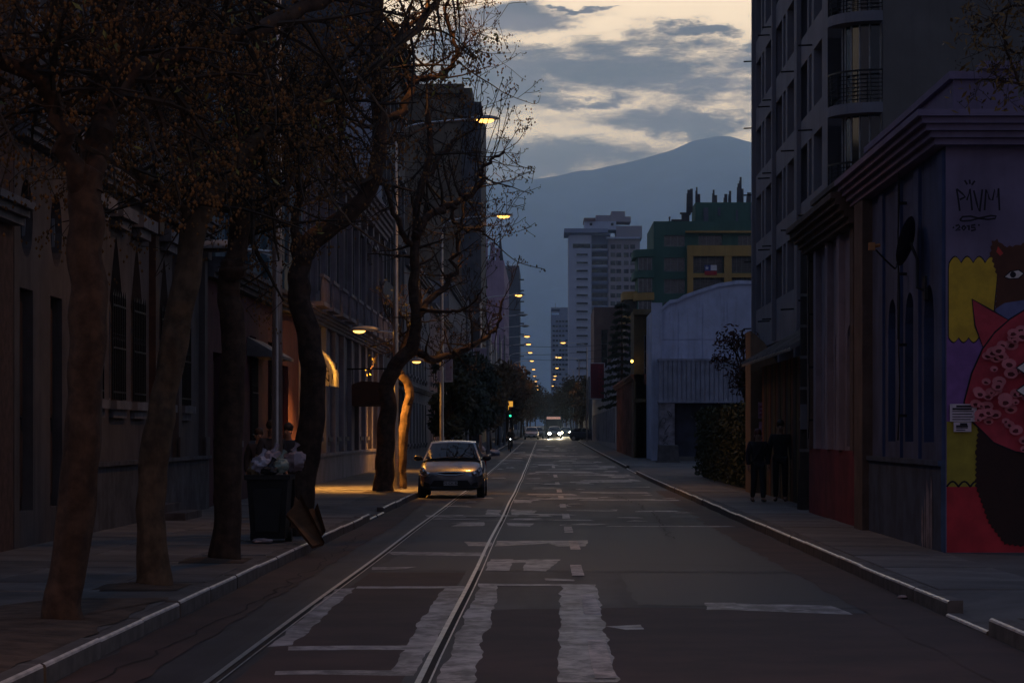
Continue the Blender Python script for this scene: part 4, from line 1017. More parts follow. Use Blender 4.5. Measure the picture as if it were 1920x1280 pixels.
m = MB(); m.fbox(fg, gu(1305), gu(1418), gv(418), gv(378), -8, -1); m.build('roof_house', green_m, gb)
for (x, w_, y0, y1) in ((1320, 9, 414, 388), (1347, 5, 403, 388), (1381, 4, 415, 392), (1408, 8, 412, 385)):
    m = MB(); m.fbox(fg, gu(x), gu(x+w_), gv(y0), gv(y1), -1, -.85); m.build('roof_panel', bluegrey, gb)
for (x, y0, y1, w_) in ((1294, 400, 352, .35), (1299, 395, 350, .3), (1309, 380, 347, .16), (1313, 378, 360, .3), (1341, 378, 352, .2), (1345, 380, 362, .3), (1364, 378, 360, .35), (1372, 378, 354, .25), (1388, 380, 340, .22), (1392, 380, 328, .22), (1395, 380, 350, .3), (1408, 380, 357, .45)):
    m = MB(); q = fg(gu(x), 0, -2.5); m.box(q.x-w_/2, q.x+w_/2, q.y-.1, q.y+.1, g(ZG)+gv(y0), g(ZG)+gv(y1)); m.tube([(q.x-w_*.7, q.y+.15, g(ZG)+gv(y0)-.3), (q.x-w_*.5, q.y+.15, g(ZG)+gv(y1)-.4)], .07, 6); m.build('antenna', slate, gb)
for (x, y0, y1, w_) in ((1288, 416, 397, .9), (1275, 416, 410, 1.2), (1258, 416, 405, .12)):
    q = fg(gu(x), 0, -3); m = MB(); m.box(q.x-w_/2, q.x+w_/2, q.y-.4, q.y+.4, g(ZG)+gv(y0)-.2, g(ZG)+gv(y1)); m.box(q.x-w_*.7, q.x+w_*.7, q.y-.5, q.y+.5, g(ZG)+gv(y1), g(ZG)+gv(y1)+.15); m.build('roof_vent', slate, gb)
# rounded balcony wing on its left
def wing(cx, cz, r, v0, v1, mt, nm):
    m = MB(); n = 10; pts = [(cx-r*math.cos(math.pi/2*i/n), cz-r*math.sin(math.pi/2*i/n)) for i in range(n+1)]+[(cx, cz+6), (cx-r, cz+6)]
    k = len(pts); m.raw([(x, y, v0+g(ZG)) for x, y in pts]+[(x, y, v1+g(ZG)) for x, y in pts], [tuple(range(k)), tuple(range(k, 2*k))]+[(i, (i+1) % k, k+(i+1) % k, k+i) for i in range(k)])
    m.build(nm, mt, gb)
wing(12.7, ZG+1.4, 1.9, 0, gv(470), green_m, 'wing_core')
for k, (a, b_) in enumerate(((482, 468), (521, 508), (563, 549), (604, 590), (645, 632))): wing(12.72, ZG+1.4, 2.35, gv(a), gv(b_), green_m if k < 2 else yel, 'balcony_parapet')
for k, (a, b_) in enumerate(((507, 484), (548, 523), (589, 565))):
    m = MB(); m.box(10.9, 12.5, ZG-.55, ZG-.42, gv(a)+g(ZG), gv(b_)+g(ZG)); m.build('balcony_glazing', glass_curtain, gb)
    for q in range(4): m = MB(); m.box(10.9+q*.5, 10.98+q*.5, ZG-.6, ZG-.56, gv(a)+g(ZG), gv(b_)+g(ZG)); m.build('glazing_bar', alu, gb)
wing(10.9, ZG+3, 1.5, gv(640), gv(552), mat('dark_brown_render', (.06, .045, .035), .9, .3, .5), 'lower_terrace')
for (a, b_) in ((560, 545), (605, 590)): wing(10.95, ZG+2.8, 1.8, gv(a), gv(b_), yel, 'terrace_parapet')
flag = empty('balcony_flag', fg(gu(1322), gv(517), .95), 'red white and blue flag hung on the ochre balcony frame of the green block', 'flag')
fw, fb, frd = mat('flag_white', (.6, .6, .62), .8, .1, 5), mat('flag_blue', (.03, .05, .22), .8, .1, 5), mat('flag_red', (.38, .02, .03), .8, .1, 5)
for (a, b_, c, d, mt, nn) in ((1320, 1331.5, 509, 498, fb, 'blue_field'), (1331.5, 1343, 508, 498, fw, 'white_stripe'), (1320, 1343, 516.5, 509, frd, 'red_stripe')):
    m = MB(); m.fbox(fg, gu(a), gu(b_), gv(c), gv(d), .93, .96); m.build(nn, mt, flag)
m = MB(); q = [(math.sin(i*math.pi/5)*(.28 if i % 2 == 0 else .11), math.cos(i*math.pi/5)*(.28 if i % 2 == 0 else .11)) for i in range(10)]
m.face([fg(gu(1324.5)+a, gv(503.3)+b_, .965) for a, b_ in q]); m.build('star', fw, flag, fix=False)
# grey tower behind
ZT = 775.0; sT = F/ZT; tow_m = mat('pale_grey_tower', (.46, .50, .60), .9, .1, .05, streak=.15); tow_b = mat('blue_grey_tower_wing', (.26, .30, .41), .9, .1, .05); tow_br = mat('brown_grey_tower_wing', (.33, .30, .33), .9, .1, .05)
def tu(px): return (px-VX)/sT
def tv(py): return (VY-py)/sT+CH
def tb(mb, x0, x1, y1, y0, z0, z1): mb.box(tu(x0), tu(x1), ZT+z0, ZT+z1, tv(y1), tv(y0))
tower = empty('grey_tower', (10, ZT, g(ZT)), 'tall pale grey apartment tower with stepped roof beneath the mountain', 'tower')
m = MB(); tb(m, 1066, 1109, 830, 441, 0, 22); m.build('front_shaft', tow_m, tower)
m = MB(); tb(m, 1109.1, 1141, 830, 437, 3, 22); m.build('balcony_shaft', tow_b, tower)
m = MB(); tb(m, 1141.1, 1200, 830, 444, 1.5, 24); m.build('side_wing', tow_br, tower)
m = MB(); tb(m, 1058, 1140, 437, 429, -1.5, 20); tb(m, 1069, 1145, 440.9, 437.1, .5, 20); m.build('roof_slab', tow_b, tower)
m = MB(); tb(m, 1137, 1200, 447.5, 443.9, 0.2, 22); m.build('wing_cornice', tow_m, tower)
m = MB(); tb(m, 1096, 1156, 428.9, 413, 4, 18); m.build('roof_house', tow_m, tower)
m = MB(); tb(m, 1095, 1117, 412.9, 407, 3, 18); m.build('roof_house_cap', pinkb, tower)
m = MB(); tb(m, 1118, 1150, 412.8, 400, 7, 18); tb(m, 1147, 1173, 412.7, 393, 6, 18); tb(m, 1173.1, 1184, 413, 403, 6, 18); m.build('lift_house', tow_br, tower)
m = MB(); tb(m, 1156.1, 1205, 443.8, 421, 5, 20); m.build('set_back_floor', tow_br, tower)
wmesh = {}
def twin(x0, x1, y1, y0, zf, nm, mt):
    key = (round(x1-x0, 2), round(y1-y0, 2), mt.name)
    if key not in wmesh: mm = MB(); mm.box(0, (x1-x0)/sT, -.12, .12, 0, (y1-y0)/sT); wmesh[key] = mm.mesh(nm, mt)
    return place(wmesh[key], nm, tower, (tu(x0), ZT+zf, tv(y1)))
for k in range(24):
    y = 463+15.2*k
    if y > 815: break
    if k == 0: twin(1074, 1107, y+2, y-6, 0, 'window', glass)
    else:
        twin(1081, 1102, y+1, y-2.6, 0, 'window', glass); twin(1080, 1103, y+2.6, y+1.4, -.2, 'sill', tow_m)
    twin(1110.5, 1139, y+2, y-6, 3, 'window', glass); twin(1109.5, 1140, y+6, y+2.2, 2.2, 'balcony_front', tow_m if k < 3 else tow_b)
    for q in (1145, 1156, 1170, 1182): twin(q, q+9, y+3, y-5, 1.5, 'window', glass if (k*3+q) % 4 else glass_curtain)
for q in (1106, 1146): twin(q, q+5, 421, 416, 4, 'window', glass)
# distant tower
ZT = 1200.0; sT = F/ZT
far = empty('far_tower', (8, ZT, g(ZT)), 'distant slim grey blue tower with an open roof frame beside the pale tower', 'tower')
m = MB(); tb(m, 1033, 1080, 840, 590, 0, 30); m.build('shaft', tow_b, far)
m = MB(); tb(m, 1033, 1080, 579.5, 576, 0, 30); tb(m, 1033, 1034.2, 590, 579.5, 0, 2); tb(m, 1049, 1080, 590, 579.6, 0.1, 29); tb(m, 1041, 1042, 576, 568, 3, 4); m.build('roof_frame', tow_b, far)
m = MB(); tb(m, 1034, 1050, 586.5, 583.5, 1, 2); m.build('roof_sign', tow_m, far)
wtower, tower = tower, far
m = MB()
for k in range(21):
    for q in range(5):
        if (k+q) % 7 == 0: continue
        tb(m, 1036+q*6, 1040.5+q*6, 604+k*9, 600.5+k*9, -.15, .1)
m.build('window_rows', glass, far, kind='stuff')
lit_win = mat('lit_window', (.9, .6, .25), .5, .1, 2, emis=2.2, ecol=(1, .62, .2))
m = MB(); tb(m, 1042, 1044.5, 671, 668.5, -.3, .1); m.build('lit_window', lit_win, far)
# ------------------------------------------------------------------ trees
bark = mat('dark_furrowed_bark', (.062, .034, .021), .9, .5, 7, .03, 14, streak=.5)
bark2 = mat('brown_bark', (.10, .062, .036), .9, .45, 6, .02, 16, streak=.5)
twig_m = mat('dark_twig', (.045, .030, .020), .9, .3, 9)
pod_m = mat('dry_seed_pod', (.15, .07, .018), .8, .4, 9)
leaf_y = mat('yellow_green_leaf', (.17, .15, .03), .7, .4, 9)
def spline(pts, n):
    pts = [Vector(p) for p in pts]; out = []
    for i in range(len(pts)-1):
        p0, p1, p2, p3 = pts[max(i-1, 0)], pts[i], pts[i+1], pts[min(i+2, len(pts)-1)]
        for k in range(n):
            t = k/n; out.append(.5*((2*p1)+(p2-p0)*t+(2*p0-5*p1+4*p2-p3)*t*t+(3*p1-p0-3*p2+p3)*t**3))
    out.append(pts[-1]); return out
class Tree:
    def __init__(s, name, label, base, seed, group=None, bark=bark):
        s.root = empty(name, base, label, 'tree', group); s.tw = MB(); s.pod = MB(); s.lf = MB(); s.r = random.Random(seed); s.bark = bark; s.bs = 1.0
    def limb(s, pts, r0, r1, n=10, name='limb', wob=.03, flare=0):
        q = spline(pts, 5); N = len(q)
        for i in range(1, N-1): q[i] = q[i]+Vector((s.r.gauss(0, 1), s.r.gauss(0, 1), s.r.gauss(0, .4)))*wob*(.3+.7*(r0+(r1-r0)*i/N)/max(r0, .01))
        rs = [(r0+(r1-r0)*(i/(N-1))**.85)*(1+.10*mnoise.noise(q[i]*2.3)) for i in range(N)]
        if flare:
            for i in range(min(4, N)): rs[i] *= 1+flare*(1-i/4)**2
        m = MB(); n = 22 if name == 'trunk' else n; m.tube(q, rs, n)
        if name == 'trunk':                            # furrowed bark: ridges run up the trunk
            for i in range(N):
                for j in range(n):
                    v = Vector(m.v[i*n+j]); d = v-q[i]; k = 1+.16*mnoise.noise(Vector((j*1.7, i*.35, len(s.tw.v)+q[0].y)))+.10*mnoise.noise(Vector((math.cos(j/n*6.28)*1.5, math.sin(j/n*6.28)*1.5, i*.5+q[0].y)))
                    m.v[i*n+j] = tuple(q[i]+d*k)
        o = m.build(name, s.bark, s.root, smooth=True, fix=False)
        if name == 'trunk': sb = o.modifiers.new('smooth', 'SUBSURF'); sb.levels = 1; sb.render_levels = 1
        return q, rs
    def twig(s, p, d, L, r, depth, up=.25, droop=0., pods=.3, leaves=.0, minr=.004, sides=4, straight=.25):
        R = s.r; n = max(3, int(L/.22)); q = [p]; dd = d.normalized(); st = L/n
        for i in range(n):
            dd = (dd+Vector((R.gauss(0, straight), R.gauss(0, straight), R.gauss(0, straight)))*.5+Vector((0, 0, up-droop*(i/n)))*.35).normalized()
            q.append(q[-1]+dd*st)
        rs = [max(minr, r*(1-.75*i/n)) for i in range(n+1)]
        s.tw.tube(q, rs, sides if r > .012 else 3, cap=False)
        if depth > 0:
            for i in range(1, n+1):
                if R.random() < .78:
                    ax = Vector((R.gauss(0, 1), R.gauss(0, 1), R.gauss(0, 1)+.3)); ax = (ax-dd*ax.dot(dd)*.6).normalized()
                    t = i/n
                    s.twig(q[i], (dd*.55+ax).normalized(), L*R.uniform(.32, .62)*(1-.35*t), max(minr, rs[i]*.62), depth-1, up, droop, pods, leaves, minr, sides, straight)
        else:
            if R.random() < pods: s.cluster(q[-1], R.randint(6, 15))
            if leaves and R.random() < leaves: s.leafs(q[-1], 5)
            if R.random() < .8:      # winter buds at the tip
                for k in range(R.randint(2, 4)):
                    c = q[-1-(k % min(2, n))]+Vector((R.gauss(0, .02), R.gauss(0, .02), R.gauss(0, .03))); s.bit(s.tw, c, R.uniform(.007, .014)*s.bs)
    def bit(s, mb, c, z):
        mb.raw([c+Vector((z, 0, 0)), c+Vector((-z*.5, z*.87, 0)), c+Vector((-z*.5, -z*.87, 0)), c+Vector((0, 0, z*1.3)), c+Vector((0, 0, -z*1.3))], [(0, 1, 3), (1, 2, 3), (2, 0, 3), (1, 0, 4), (2, 1, 4), (0, 2, 4)])
    def cluster(s, p, n):
        R = s.r
        for k in range(n): s.bit(s.pod, p+Vector((R.gauss(0, .09), R.gauss(0, .09), -abs(R.gauss(.05, .10)))), R.uniform(.010, .019)*s.bs)
    def leafs(s, p, n):
        R = s.r
        for k in range(n):
            c = p+Vector((R.gauss(0, .1), R.gauss(0, .1), R.gauss(0, .1))); a = Vector((R.gauss(0, 1), R.gauss(0, 1), R.gauss(0, 1))).normalized(); b_ = a.orthogonal().normalized(); z = R.uniform(.03, .06)
            s.lf.face([c+a*z, c+b_*z*.4, c-a*z, c-b_*z*.4])
    def sprout(s, q, rs, every, L, depth=2, t0=.25, bias=None, **kw):
        R = s.r
        for i in range(int(len(q)*t0), len(q)):
            for _ in range(every if every >= 1 else (1 if R.random() < every else 0)):
                d = Vector((R.gauss(0, 1), R.gauss(0, 1), R.gauss(.2, .8)))+(bias or Vector())
                s.twig(q[i], d, L*R.uniform(.5, 1.15), min(.045, rs[i]*.4), depth, **kw)
    def done(s, leafm=None):
        if s.tw.v: s.tw.build('twigs', twig_m, s.root, fix=False, kind='stuff')
        if s.pod.v: s.pod.build('seed_pods', pod_m, s.root, fix=False, kind='stuff')
        if s.lf.v: s.lf.build('leaves', leafm or leaf_y, s.root, fix=False, kind='stuff')
def PZ(l, Z, spread=0.0):
    return [P(p[0], p[1], Z+(p[2] if len(p) > 2 else 0)) for p in l]
# first tree: forked, dark, by the bare soil
Z = 19.6
t = Tree('street_tree', 'leaning forked street tree rooted in the bare soil strip', (P(118, 1170, Z).x, Z, .14), 1)
q, r = t.limb(PZ([(112, 1185), (128, 1060), (146, 900), (160, 740), (166, 560), (160, 420), (172, 310)], Z), .165, .135, 12, 'trunk', .015, .35)
a, ra = t.limb(PZ([(168, 360), (198, 220, .2), (250, 135, .5), (350, 100, 1.0), (480, 55, 1.6), (590, 5, 2.3), (700, -50, 3)], Z), .115, .05)
b_, rb = t.limb(PZ([(165, 400), (120, 250, -.2), (70, 150, -.4), (-40, 105, -.7), (-160, 90, -1)], Z), .09, .05)
c, rc = t.limb(PZ([(172, 330), (205, 180, .3), (215, 40, .5), (240, -120, .8)], Z), .09, .05)
for q_, r_ in ((a, ra), (b_, rb), (c, rc)): t.sprout(q_, r_, 2, 1.5, 2, pods=.75, up=.05, droop=.5, leaves=.02)
t.done()
# second tree: sweeping limb to the upper right
Z = 24.0
t = Tree('street_tree', 'street tree whose long limb sweeps over the street, behind the forked tree', (P(285, 1100, Z).x, Z, .14), 2, bark=bark2)
q, r = t.limb(PZ([(286, 1108), (288, 980), (291, 850), (312, 730), (340, 580), (362, 450), (385, 372)], Z), .155, .125, 12, 'trunk', .015, .25)
a, ra = t.limb(PZ([(376, 410), (405, 345), (455, 290, .3), (510, 240, .6), (590, 195, 1), (655, 170, 1.5), (725, 105, 2), (790, 40, 2.6), (850, -40, 3)], Z), .115, .035)
b_, rb = t.limb(PZ([(362, 440), (330, 375, -.2), (270, 335, -.6), (215, 265, -1), (150, 190, -1.3)], Z), .07, .03)
c, rc = t.limb(PZ([(378, 395), (372, 290, .2), (358, 160, .5), (385, 10, .9), (400, -80, 1)], Z), .075, .04)
for q_, r_ in ((a, ra), (b_, rb), (c, rc)): t.sprout(q_, r_, 2, 1.4, 2, pods=.65, up=.08, droop=.4, leaves=.04)
for pts in ([(540, 200), (600, 330, -1), (660, 420, -1.4), (735, 470, -1.6)], [(620, 60), (660, 130, -1), (720, 210, -1.2), (738, 268, -1.4)]):
    t.limb(PZ(pts, Z+1), .018, .008, 5, 'hanging_branch', .02)
t.done()
# third tree
Z = 29.0
t = Tree('street_tree', 'straight street tree with a pruned knob beside the rubbish bin', (P(420, 1050, Z).x, Z, .14), 3)
q, r = t.limb(PZ([(420, 1058), (426, 900), (438, 720), (436, 600), (432, 530), (446, 450), (462, 360), (472, 250), (482, 120), (505, -30)], Z), .175, .09, 12, 'trunk', .02, .2)
m = MB(); m.ell(P(438, 505, Z-.12), (.17, .15, .14), 10, 8, lump=.3, seed=2); m.build('pruned_knob', bark, t.root, smooth=True, fix=False)
a, ra = t.limb(PZ([(440, 490), (470, 440, .3), (520, 380, .8), (560, 300, 1.2), (580, 200, 1.5)], Z), .07, .03)
b_, rb = t.limb(PZ([(450, 430), (420, 330, -.4), (380, 260, -.8), (330, 200, -1.1)], Z), .06, .025)
for q_, r_ in ((q[len(q)//2:], r[len(r)//2:]), (a, ra), (b_, rb)): t.sprout(q_, r_, 2, 1.4, 2, pods=.6, up=.1, droop=.3, leaves=.02)
t.done()
# fourth tree: S-shaped trunk
Z = 36.2
t = Tree('street_tree', 'street tree with an S-shaped trunk beside the steel lamp post', (P(562, 1000, Z).x, Z, .14), 4)
q, r = t.limb(PZ([(558, 1012), (568, 880), (588, 750), (582, 650), (562, 570), (562, 505), (588, 450), (640, 412), (688, 365), (708, 300), (713, 225), (704, 140), (706, 40), (716, -60)], Z), .215, .085, 12, 'trunk', .02, .15)
a, ra = t.limb(PZ([(712, 228), (752, 208, .3), (774, 158, .6), (803, 146, .8), (833, 137, 1), (857, 103, 1.1), (848, 68, 1.2), (832, 15, 1.4)], Z), .075, .02)
b_, rb = t.limb(PZ([(566, 490), (556, 420, -.3), (562, 350, -.5), (545, 270, -.8), (560, 170, -1)], Z), .085, .03)
c, rc = t.limb(PZ([(705, 130), (745, 70, .4), (790, 30, .6), (820, -30, 1)], Z), .06, .03)
for q_, r_ in ((q[len(q)//2:], r[len(r)//2:]), (a, ra), (b_, rb), (c, rc)): t.sprout(q_, r_, .7, 1.3, 2, pods=.12, up=.3, droop=.15)
for pts in ([(790, 150), (840, 105), (880, 85), (905, 60)], [(735, 60), (800, 15), (850, 10), (895, 0)], [(833, 139), (860, 105), (890, 55)]):
    qq, rr = t.limb(PZ(pts, Z+1), .022, .007, 5, 'branch', .03); t.sprout(qq, rr, 1, .7, 1, pods=.2, up=.4)
t.done()
# fifth tree: bare crown against the dawn sky
Z = 63.0
t = Tree('street_tree', 'bare budding street tree beside the parked hatchback, crown against the sky', (P(722, 923, Z).x, Z, .14), 5); t.bs = 1.7
q, r = t.limb(PZ([(720, 928), (722, 860), (725, 790), (728, 715), (745, 682), (770, 650), (782, 600), (776, 540), (779, 466), (782, 380), (805, 300), (806, 250), (800, 190)], Z), .27, .06, 12, 'trunk', .03, .2)
L = []
L.append(t.limb(PZ([(780, 445), (800, 412), (833, 390, .5), (872, 370, .8), (900, 346, 1), (904, 316, 1.2), (924, 298, 1.3), (944, 284, 1.5)], Z), .13, .03, wob=.07))
L.append(t.limb(PZ([(846, 385, .5), (852, 412, .6), (866, 432, .8), (895, 430, 1), (915, 445, 1), (934, 460, 1.2)], Z), .06, .02, wob=.06))
L.append(t.limb(PZ([(772, 652), (810, 676, .5), (845, 664, 1), (887, 645, 1.4), (916, 627, 1.8), (935, 606, 2), (944, 560, 2.2)], Z), .12, .03, wob=.07))
L.append(t.limb(PZ([(780, 600), (830, 540, 1), (850, 500, 1.3), (862, 440, 1.6), (870, 380, 2)], Z), .10, .03, wob=.08))
L.append(t.limb(PZ([(779, 470), (740, 400, -.6), (715, 330, -1), (690, 270, -1.3)], Z), .09, .03, wob=.08))
L.append(t.limb(PZ([(800, 330), (850, 265, .4), (890, 240, .6), (905, 200, .8)], Z), .07, .02, wob=.06))
L.append(t.limb(PZ([(785, 580), (830, 585, -.8), (880, 575, -1.2), (905, 540, -1.5)], Z), .06, .02, wob=.06))
for q_, r_ in L: t.sprout(q_, r_, .75, 1.35, 2, pods=.06, up=.15, droop=.1, minr=.008, t0=.15)
t.sprout(q[len(q)//2:], r[len(r)//2:], .7, 1.4, 2, pods=.05, up=.25, minr=.008)
# straight young shoots
for (x0, y0, x1, y1) in ((868, 330, 898, 125), (880, 300, 905, 150), (895, 310, 944, 145), (902, 320, 956, 170), (905, 315, 962, 200), (925, 297, 955, 195), (940, 285, 990, 235), (944, 284, 998, 318), (920, 300, 940, 180), (890, 340, 915, 190), (905, 345, 998, 320), (915, 445, 945, 385), (930, 458, 955, 415), (934, 462, 1022, 505), (944, 560, 975, 480), (900, 430, 940, 440), (850, 330, 868, 190)):
    p0, p1 = P(x0, y0, Z+1), P(x1, y1, Z+1.3); mid = (p0+p1)/2+Vector((rnd.uniform(-.12, .12), 0, -.1))
    qq = spline([p0, mid, p1], 5); t.tw.tube(qq, [.014-.006*i/len(qq) for i in range(len(qq))], 4, cap=False)
    for k in range(7):
        c = qq[-1-k//2]+Vector((t.r.gauss(0, .03), t.r.gauss(0, .03), t.r.gauss(0, .05))); t.bit(t.tw, c, .022+.012*t.r.random())
for k in range(40):
    c = P(rnd.uniform(870, 960), rnd.uniform(330, 470), Z+rnd.uniform(0, 2)); t.cluster(c, 4)
t.done()
# slim bent tree under the pavement lamp
Z = 67.0
t = Tree('street_tree', 'slim bent street tree glowing orange under the low pavement lamp', (P(752, 915, Z).x, Z, .14), 6, bark=bark2)
q, r = t.limb(PZ([(751, 919), (753, 850), (760, 785), (768, 745), (764, 718), (750, 700), (746, 680), (756, 650), (772, 610), (790, 560)], Z), .17, .06, 10, 'trunk', .02, .15)
t.sprout(q[len(q)*2//3:], r[len(r)*2//3:], 1, 1.4, 2, pods=.1, up=.2, leaves=.4, minr=.008)
t.done()
# leafy trees farther up the street
def leafy(name, label, base, h, rx, rz_, n, lm, seed, trunk_r=.16, group=None, bottom=.3, sz=(.10, .2), lobes=9, cat='tree'):
    R = random.Random(seed); root = empty(name, base, label, cat, group); B = Vector(base)
    m = MB(); top = B+Vector((R.uniform(-.3, .3), R.uniform(-.3, .3), h*.8)); mid = B.lerp(top, .5)+Vector((R.uniform(-.25, .25), 0, 0))
    m.tube(spline([B-Vector((0, 0, .2)), mid, top], 4), [trunk_r*(1-.09*i) for i in range(9)], 7)
    m.build('trunk', bark, root, smooth=True, fix=False)
    m = MB()
    cz = B.z+h*(bottom+(1-bottom)/2); hh = h*(1-bottom)/2
    L = []
    for k in range(lobes):
        a = R.random()*6.28; e = R.uniform(-.75, .8); rr = rx*R.uniform(.35, .75)*math.sqrt(max(.15, 1-e*e))
        L.append((Vector((B.x+rr*math.cos(a), B.y+rr*math.sin(a), cz+hh*e)), R.uniform(.3, .5)*rx))
        m.tube([B.lerp(top, R.uniform(.35, .8)), L[-1][0]], [trunk_r*.35, .02], 5, cap=False)
    m.build('branches', twig_m, root, fix=False)
    m = MB()
    for k in range(n):
        c, rl = R.choice(L); d = Vector((R.gauss(0, 1), R.gauss(0, 1), R.gauss(0, .8))); d = d.normalized()*rl*R.random()**.4
        p = c+d; a = Vector((R.gauss(0, 1), R.gauss(0, 1), R.gauss(0, 1))).normalized(); b2 = a.orthogonal().normalized(); z = R.uniform(*sz)
        m.face([p+a*z, p+b2*z*.5, p-a*z, p-b2*z*.5])
    o = m.build('crown', lm, root, fix=False, kind='stuff')
    return root
ever = mat('dark_evergreen_leaf', (.022, .032, .016), .6, .5, 4)
brownleaf = mat('brown_autumn_leaf', (.075, .048, .022), .8, .5, 3)
russet = mat('russet_leaf', (.095, .05, .02), .8, .5, 3)
for k, (px, Z, h, rx) in enumerate(((868, 118, 5.6, 1.7), (884, 140, 6.2, 1.9), (842, 104, 5.2, 1.2))):
    x = (px-VX)/F*Z
    leafy('evergreen_tree', ['dense dark evergreen tree beside the white hanging banner', 'taller dark evergreen tree behind the banner post', 'small dark evergreen tree beyond the orange lit lamp post'][k], (x, Z, g(Z)+.14), h, rx, 1, 3600, ever, 40+k, bottom=.22, sz=(.10, .2), lobes=14)
for k, (px, Z, h, rx) in enumerate(((945, 175, 6.3, 2.3), (955, 205, 6.6, 2.6), (975, 230, 7.0, 2.6), (985, 250, 7.6, 2.8), (990, 300, 8.2, 3.0), (1000, 345, 8.6, 3.2), (1006, 400, 9, 3.4), (1012, 470, 9, 3.6), (1016, 560, 9.5, 4))):
    x = max((px-VX)/F*Z, -6) if k > 1 else (px-VX)/F*Z
    x = min(x, -3.9+(.6 if k > 4 else 0)) if k < 9 else x
    leafy('avenue_tree', ('brown', 'russet')[k % 2]+' leaved avenue tree in the row along the tram rail side', (x, Z, g(Z)+.14), h, rx, 1, 2200, (brownleaf, russet)[k % 2], 60+k, group='avenue trees on the tram rail side', bottom=.25, sz=(.14, .28), lobes=12)
for k, (X, Z, h, rx) in enumerate(((4.7, 300, 7.2, 2.6), (4.9, 335, 8.0, 3.0), (4.6, 375, 8.4, 3.2), (4.9, 430, 9, 3.4), (4.7, 500, 9.2, 3.6), (4.5, 580, 9.5, 4))):
    leafy('avenue_tree', ('russet', 'brown')[k % 2]+' leaved avenue tree on the warehouse side beyond the crossing', (X, Z, g(Z)+.14), h, rx, 1, 2000, (russet, brownleaf)[k % 2], 80+k, group='avenue trees on the warehouse side', bottom=.25, sz=(.14, .3), lobes=12)
for k in range(5):
    leafy('avenue_tree', 'tree closing the view at the far end of the street', (-5+k*2.6, 660+k*17, g(660)+.1), 11+k % 2*2, 4.2, 1, 1500, (brownleaf, russet)[k % 2], 95+k, group='trees closing the far end', bottom=.2, sz=(.2, .45), lobes=12)
# araucaria-like conifer over the salmon house
Z = 172; cx = (1166-VX)/F*Z
con = empty('conifer', (cx, Z, g(Z)), 'dark tiered conifer rising behind the salmon house', 'tree')
m = MB(); m.tube([(cx, Z, g(Z)), (cx, Z, g(Z)+10.6)], [.2, .03], 7); m.build('trunk', bark, con, fix=False)
m = MB()
for lv in range(15):
    zb = 3.4+lv*.5; R_l = .25+1.15*(1-lv/15)
    for k in range(8):
        a = k*.785+lv*.4; tip = Vector((cx+R_l*math.cos(a), Z+R_l*math.sin(a), g(Z)+zb-.15*R_l))
        b0 = Vector((cx, Z, g(Z)+zb+.1))
        for j in range(44):
            p = b0.lerp(tip, rnd.uniform(.1, 1.05))+Vector((rnd.gauss(0, .06), rnd.gauss(0, .06), rnd.gauss(0, .05)))
            d = (tip-b0).normalized()*rnd.uniform(.14, .30); s_ = Vector((0, 0, .07)); m.face([p, p+d*.5+s_, p+d, p+d*.5-s_])
m.build('needles', ever, con, fix=False, kind='stuff')
# russet tree in the yard beside the apartment block
leafy('yard_tree', 'russet leaved tree in the yard between hedge and apartment block', (7.3, 88.0, .14), 6.6, 1.35, 1, 1600, mat('dark_russet_leaf', (.07, .028, .022), .8, .5, 4), 7, .1, bottom=.35, sz=(.05, .11), lobes=14)
# tree by the grass verge whose twigs hang into the picture at the upper right
t = Tree('verge_tree', 'tree on the grass verge hanging yellow leaved twigs beside the mural wall', (7.4, 26.0, .14), 9)
q, r = t.limb([(7.4, 26, .1), (7.35, 26, 2), (7.2, 26, 4.0), (7.0, 26, 6.0), (6.9, 26, 8)], .15, .07, 10, 'trunk', .02, .2)
for pts in ([(2150, 40), (2020, 20), (1940, 10), (1880, 18), (1850, 60)], [(2100, 60), (1960, 60), (1905, 100), (1862, 40)], [(2120, 190), (1990, 175), (1915, 158), (1850, 150), (1828, 158)], [(2100, 20), (1950, 150), (1900, 120), (1882, 60), (1895, 5)]):
    p = PZ(pts, 26); p[0] = q[-8 if pts[0][1] > 100 else -4]
    qq, rr = t.limb(p, .03, .006, 5, 'branch', .02); t.sprout(qq, rr, 1, .45, 1, t0=.4, leaves=.9, pods=0, up=-.05, minr=.003)
t.done(mat('autumn_yellow_leaf', (.16, .085, .02), .7, .5, 9))
